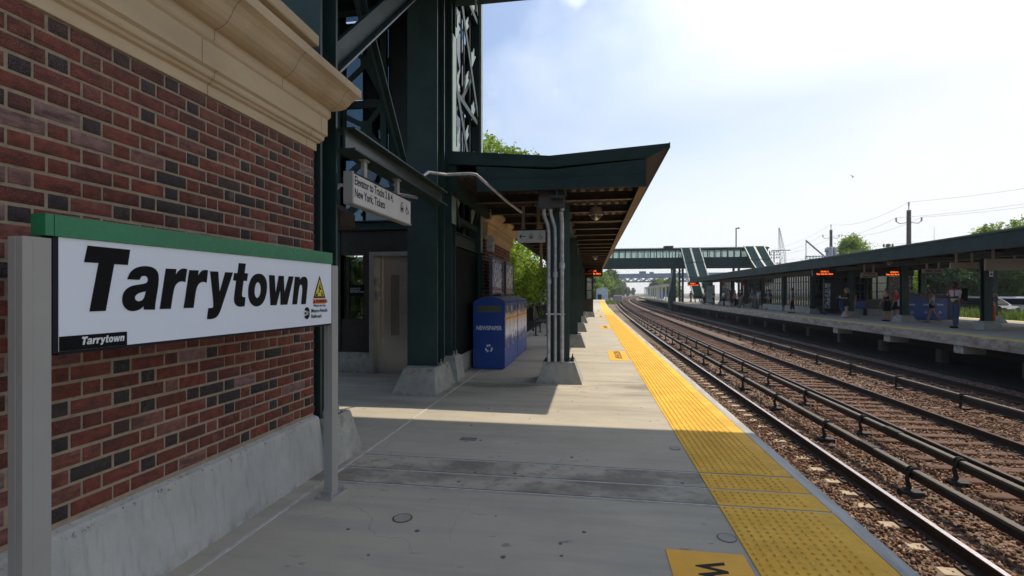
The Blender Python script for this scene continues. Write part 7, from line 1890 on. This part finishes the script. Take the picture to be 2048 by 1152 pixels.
gm_ = mat('derrick_blue', (0.12, 0.17, 0.30), 0.6)
b = MB(); b.tube([(120.4, 300, 10), (120.4, 300, 31.5)], 0.22, 5); b.beam((120.4, 300, 31), (131, 300, 21), 0.7, 0.7); b.box(120, 130.5, 299.6, 300.4, 21.9, 22.4); b.box(119, 131, 299.5, 300.5, 19.0, 19.6)
for x in np.arange(120, 130, 1.6): b.beam((x, 300, 19.4), (x + .8, 300, 22.2), 0.2, 0.2); b.beam((x + .8, 300, 22.2), (x + 1.6, 300, 19.4), 0.2, 0.2)
for x in (119.5, 130): b.box(x - .3, x + .3, 299.6, 300.4, -1, 19.0)
b.build('frame', gm_, t_)
t_ = thing('street_lamp', 'curved street lamp arm just above the far canopy roof near the right edge', 'street lamp', (46, 70, 0))
b = MB(); b.tube([(46.0, 70, -0.4), (46.0, 70, 7.0), (46.4, 69.8, 7.9), (47.6, 69.4, 8.5), (49.5, 69, 8.7)], [0.1, 0.08, 0.06, 0.06, 0.05], 6); b.build('pole', MAT['galvanised'], t_)
b = MB(); b.bbox(49.4, 50.6, 68.8, 69.2, 8.6, 8.8, 0.05); b.build('lamp_head', MAT['galvanised'], t_)
b = MB(); b.tube([(53, 86, 0), (53, 86, 11.8)], [0.06, 0.02], 5); tag(b.build('mast', MAT['galvanised']), 'very thin mast right of the tall utility pole', 'mast')

# parked cars behind the far platform
def car(x, y, rz, body, label, h=1.5):
    t_ = thing('parked_car', label, 'car', (0, 0, 0), group='cars parked behind the far platform')
    prof = [(-2.2, 0.35), (-2.25, 0.75), (-2.05, 0.95), (-1.75, 1.0), (-1.2, h), (0.55, h + 0.02), (1.25, 1.05), (2.05, 0.90), (2.25, 0.65), (2.22, 0.35)]
    cab = [(-1.62, 1.02), (-1.15, h - 0.06), (0.50, h - 0.05), (1.08, 1.05)]
    def sec(w0, w1):
        vs = []
        for x_, z_ in prof: vs.append((x_, -(w0 if z_ < 1.02 else w1), z_))
        for x_, z_ in prof: vs.append((x_, (w0 if z_ < 1.02 else w1), z_))
        return vs
    n = len(prof); b = MB(); b.add(sec(0.88, 0.66), [tuple(range(n)), tuple(range(2 * n - 1, n - 1, -1))] + [(i, i + n, (i + 1) % n + n, (i + 1) % n) for i in range(n)]); b.build('body', body, t_)
    b = MB()
    for s_ in (-1, 1):
        vs = [(x_, s_ * (0.885 - (z_ - 1.0) / (h - 1.0) * 0.20), z_) for x_, z_ in cab]; b.add(vs + [(p[0], p[1] - s_ * 0.02, p[2]) for p in vs], [(0, 1, 2, 3), (7, 6, 5, 4)])
    b.build('side_windows', MAT['sign_black'], t_)
    b = MB(); b.beam((1.22, 0, 1.09), (0.62, 0, h - 0.02), 1.25, 0.03, (0.6, 0, 0.8)); b.beam((-1.72, 0, 1.06), (-1.22, 0, h - 0.04), 1.25, 0.03, (-0.6, 0, 0.8)); b.build('windshield', MAT['sign_black'], t_)
    for wx in (-1.4, 1.4):
        for s_ in (-1, 1):
            b = MB(); b.lathe([(0.33, -0.1), (0.35, -0.06), (0.35, 0.06), (0.33, 0.1)], (wx, s_ * 0.82, 0.34), 16, axis='y'); w_ = b.build('wheel', MAT['black_iron'], t_)
            b = MB(); b.lathe([(0.2, -0.11), (0.2, 0.11)], (wx, s_ * 0.82, 0.34), 10, axis='y'); b.build('rim', MAT['galvanised'], w_)
    for s_ in (-1, 1):
        b = MB(); b.bbox(2.16, 2.27, s_ * 0.65 - 0.14, s_ * 0.65 + 0.14, 0.66, 0.78, 0.02); b.build('headlight', MAT['white_print'], t_)
        b = MB(); b.bbox(-2.27, -2.17, s_ * 0.68 - 0.12, s_ * 0.68 + 0.12, 0.72, 0.86, 0.02); b.build('tail_light', MAT['poster_red'], t_)
    t_.location = (x, y, -0.42); t_.rotation_euler = (0, 0, rz)
cp_ = lambda n, c: mat(n, c, 0.25, var=0.03, coat=0.6)
car(27.3, 40.2, R(115), cp_('paint_dark', (0.03, 0.032, 0.037)), 'dark grey parked car behind the man with the backpack')
car(30.0, 40.6, R(118), cp_('paint_white', (0.7, 0.7, 0.7)), 'white parked car seen between the thick column and the rear column')
car(33.6, 50.0, R(115), cp_('paint_silver', (0.35, 0.36, 0.37)), 'silver parked car behind the dark grey one')
car(36.8, 50.5, R(110), cp_('paint_white2', (0.62, 0.62, 0.62)), 'white parked car in the second row under the trees')
car(30.4, 50.5, R(112), cp_('paint_silver2', (0.45, 0.46, 0.47)), 'silver parked car behind the woman looking at her phone')
# distant lineside things
b = MB(); f = float(fx(150)); b.bbox(3.4 + f, 6.0 + f, 150, 153, -1.5, 0.7, 0.1); tag(b.build('signal_hut', mat('hut_pinkish', (0.36, 0.30, 0.28), 0.8)), 'tiny pale hut beside the tracks at the foot of the distant trees', 'hut')
# bird
b = MB(); b.tube([(24.0, 49.7, 12.2), (24.1, 50, 12.25), (24.2, 50.3, 12.2)], [0.02, 0.06, 0.02], 5); b.add([(24.1, 49.95, 12.27), (24.1, 50.1, 12.27), (23.75, 50.05, 12.5)], [(0, 1, 2)]); b.add([(24.1, 49.95, 12.27), (24.1, 50.1, 12.27), (24.45, 50.05, 12.42)], [(0, 1, 2)])
tag(b.build('bird', MAT['black_iron']), 'tiny dark bird flying in the sky above the footbridge', 'bird')

# ================================================================ HAZE
hz = MB(); hz.box(-1450, 1450, -250, 1500, -4.3, 62)
ho = hz.build('haze', None)
hm_ = bpy.data.materials.new('haze_air'); hm_.use_nodes = True
for n_ in list(hm_.node_tree.nodes): hm_.node_tree.nodes.remove(n_)
vo = hm_.node_tree.nodes.new('ShaderNodeOutputMaterial'); pv_ = hm_.node_tree.nodes.new('ShaderNodeVolumePrincipled')
pv_.inputs['Color'].default_value = (0.80, 0.88, 1.0, 1); pv_.inputs['Density'].default_value = 0.00032; pv_.inputs['Anisotropy'].default_value = 0.3
hm_.node_tree.links.new(pv_.outputs[0], vo.inputs['Volume'])
ho.data.materials.clear(); ho.data.materials.append(hm_)
tag(ho, kind='stuff')
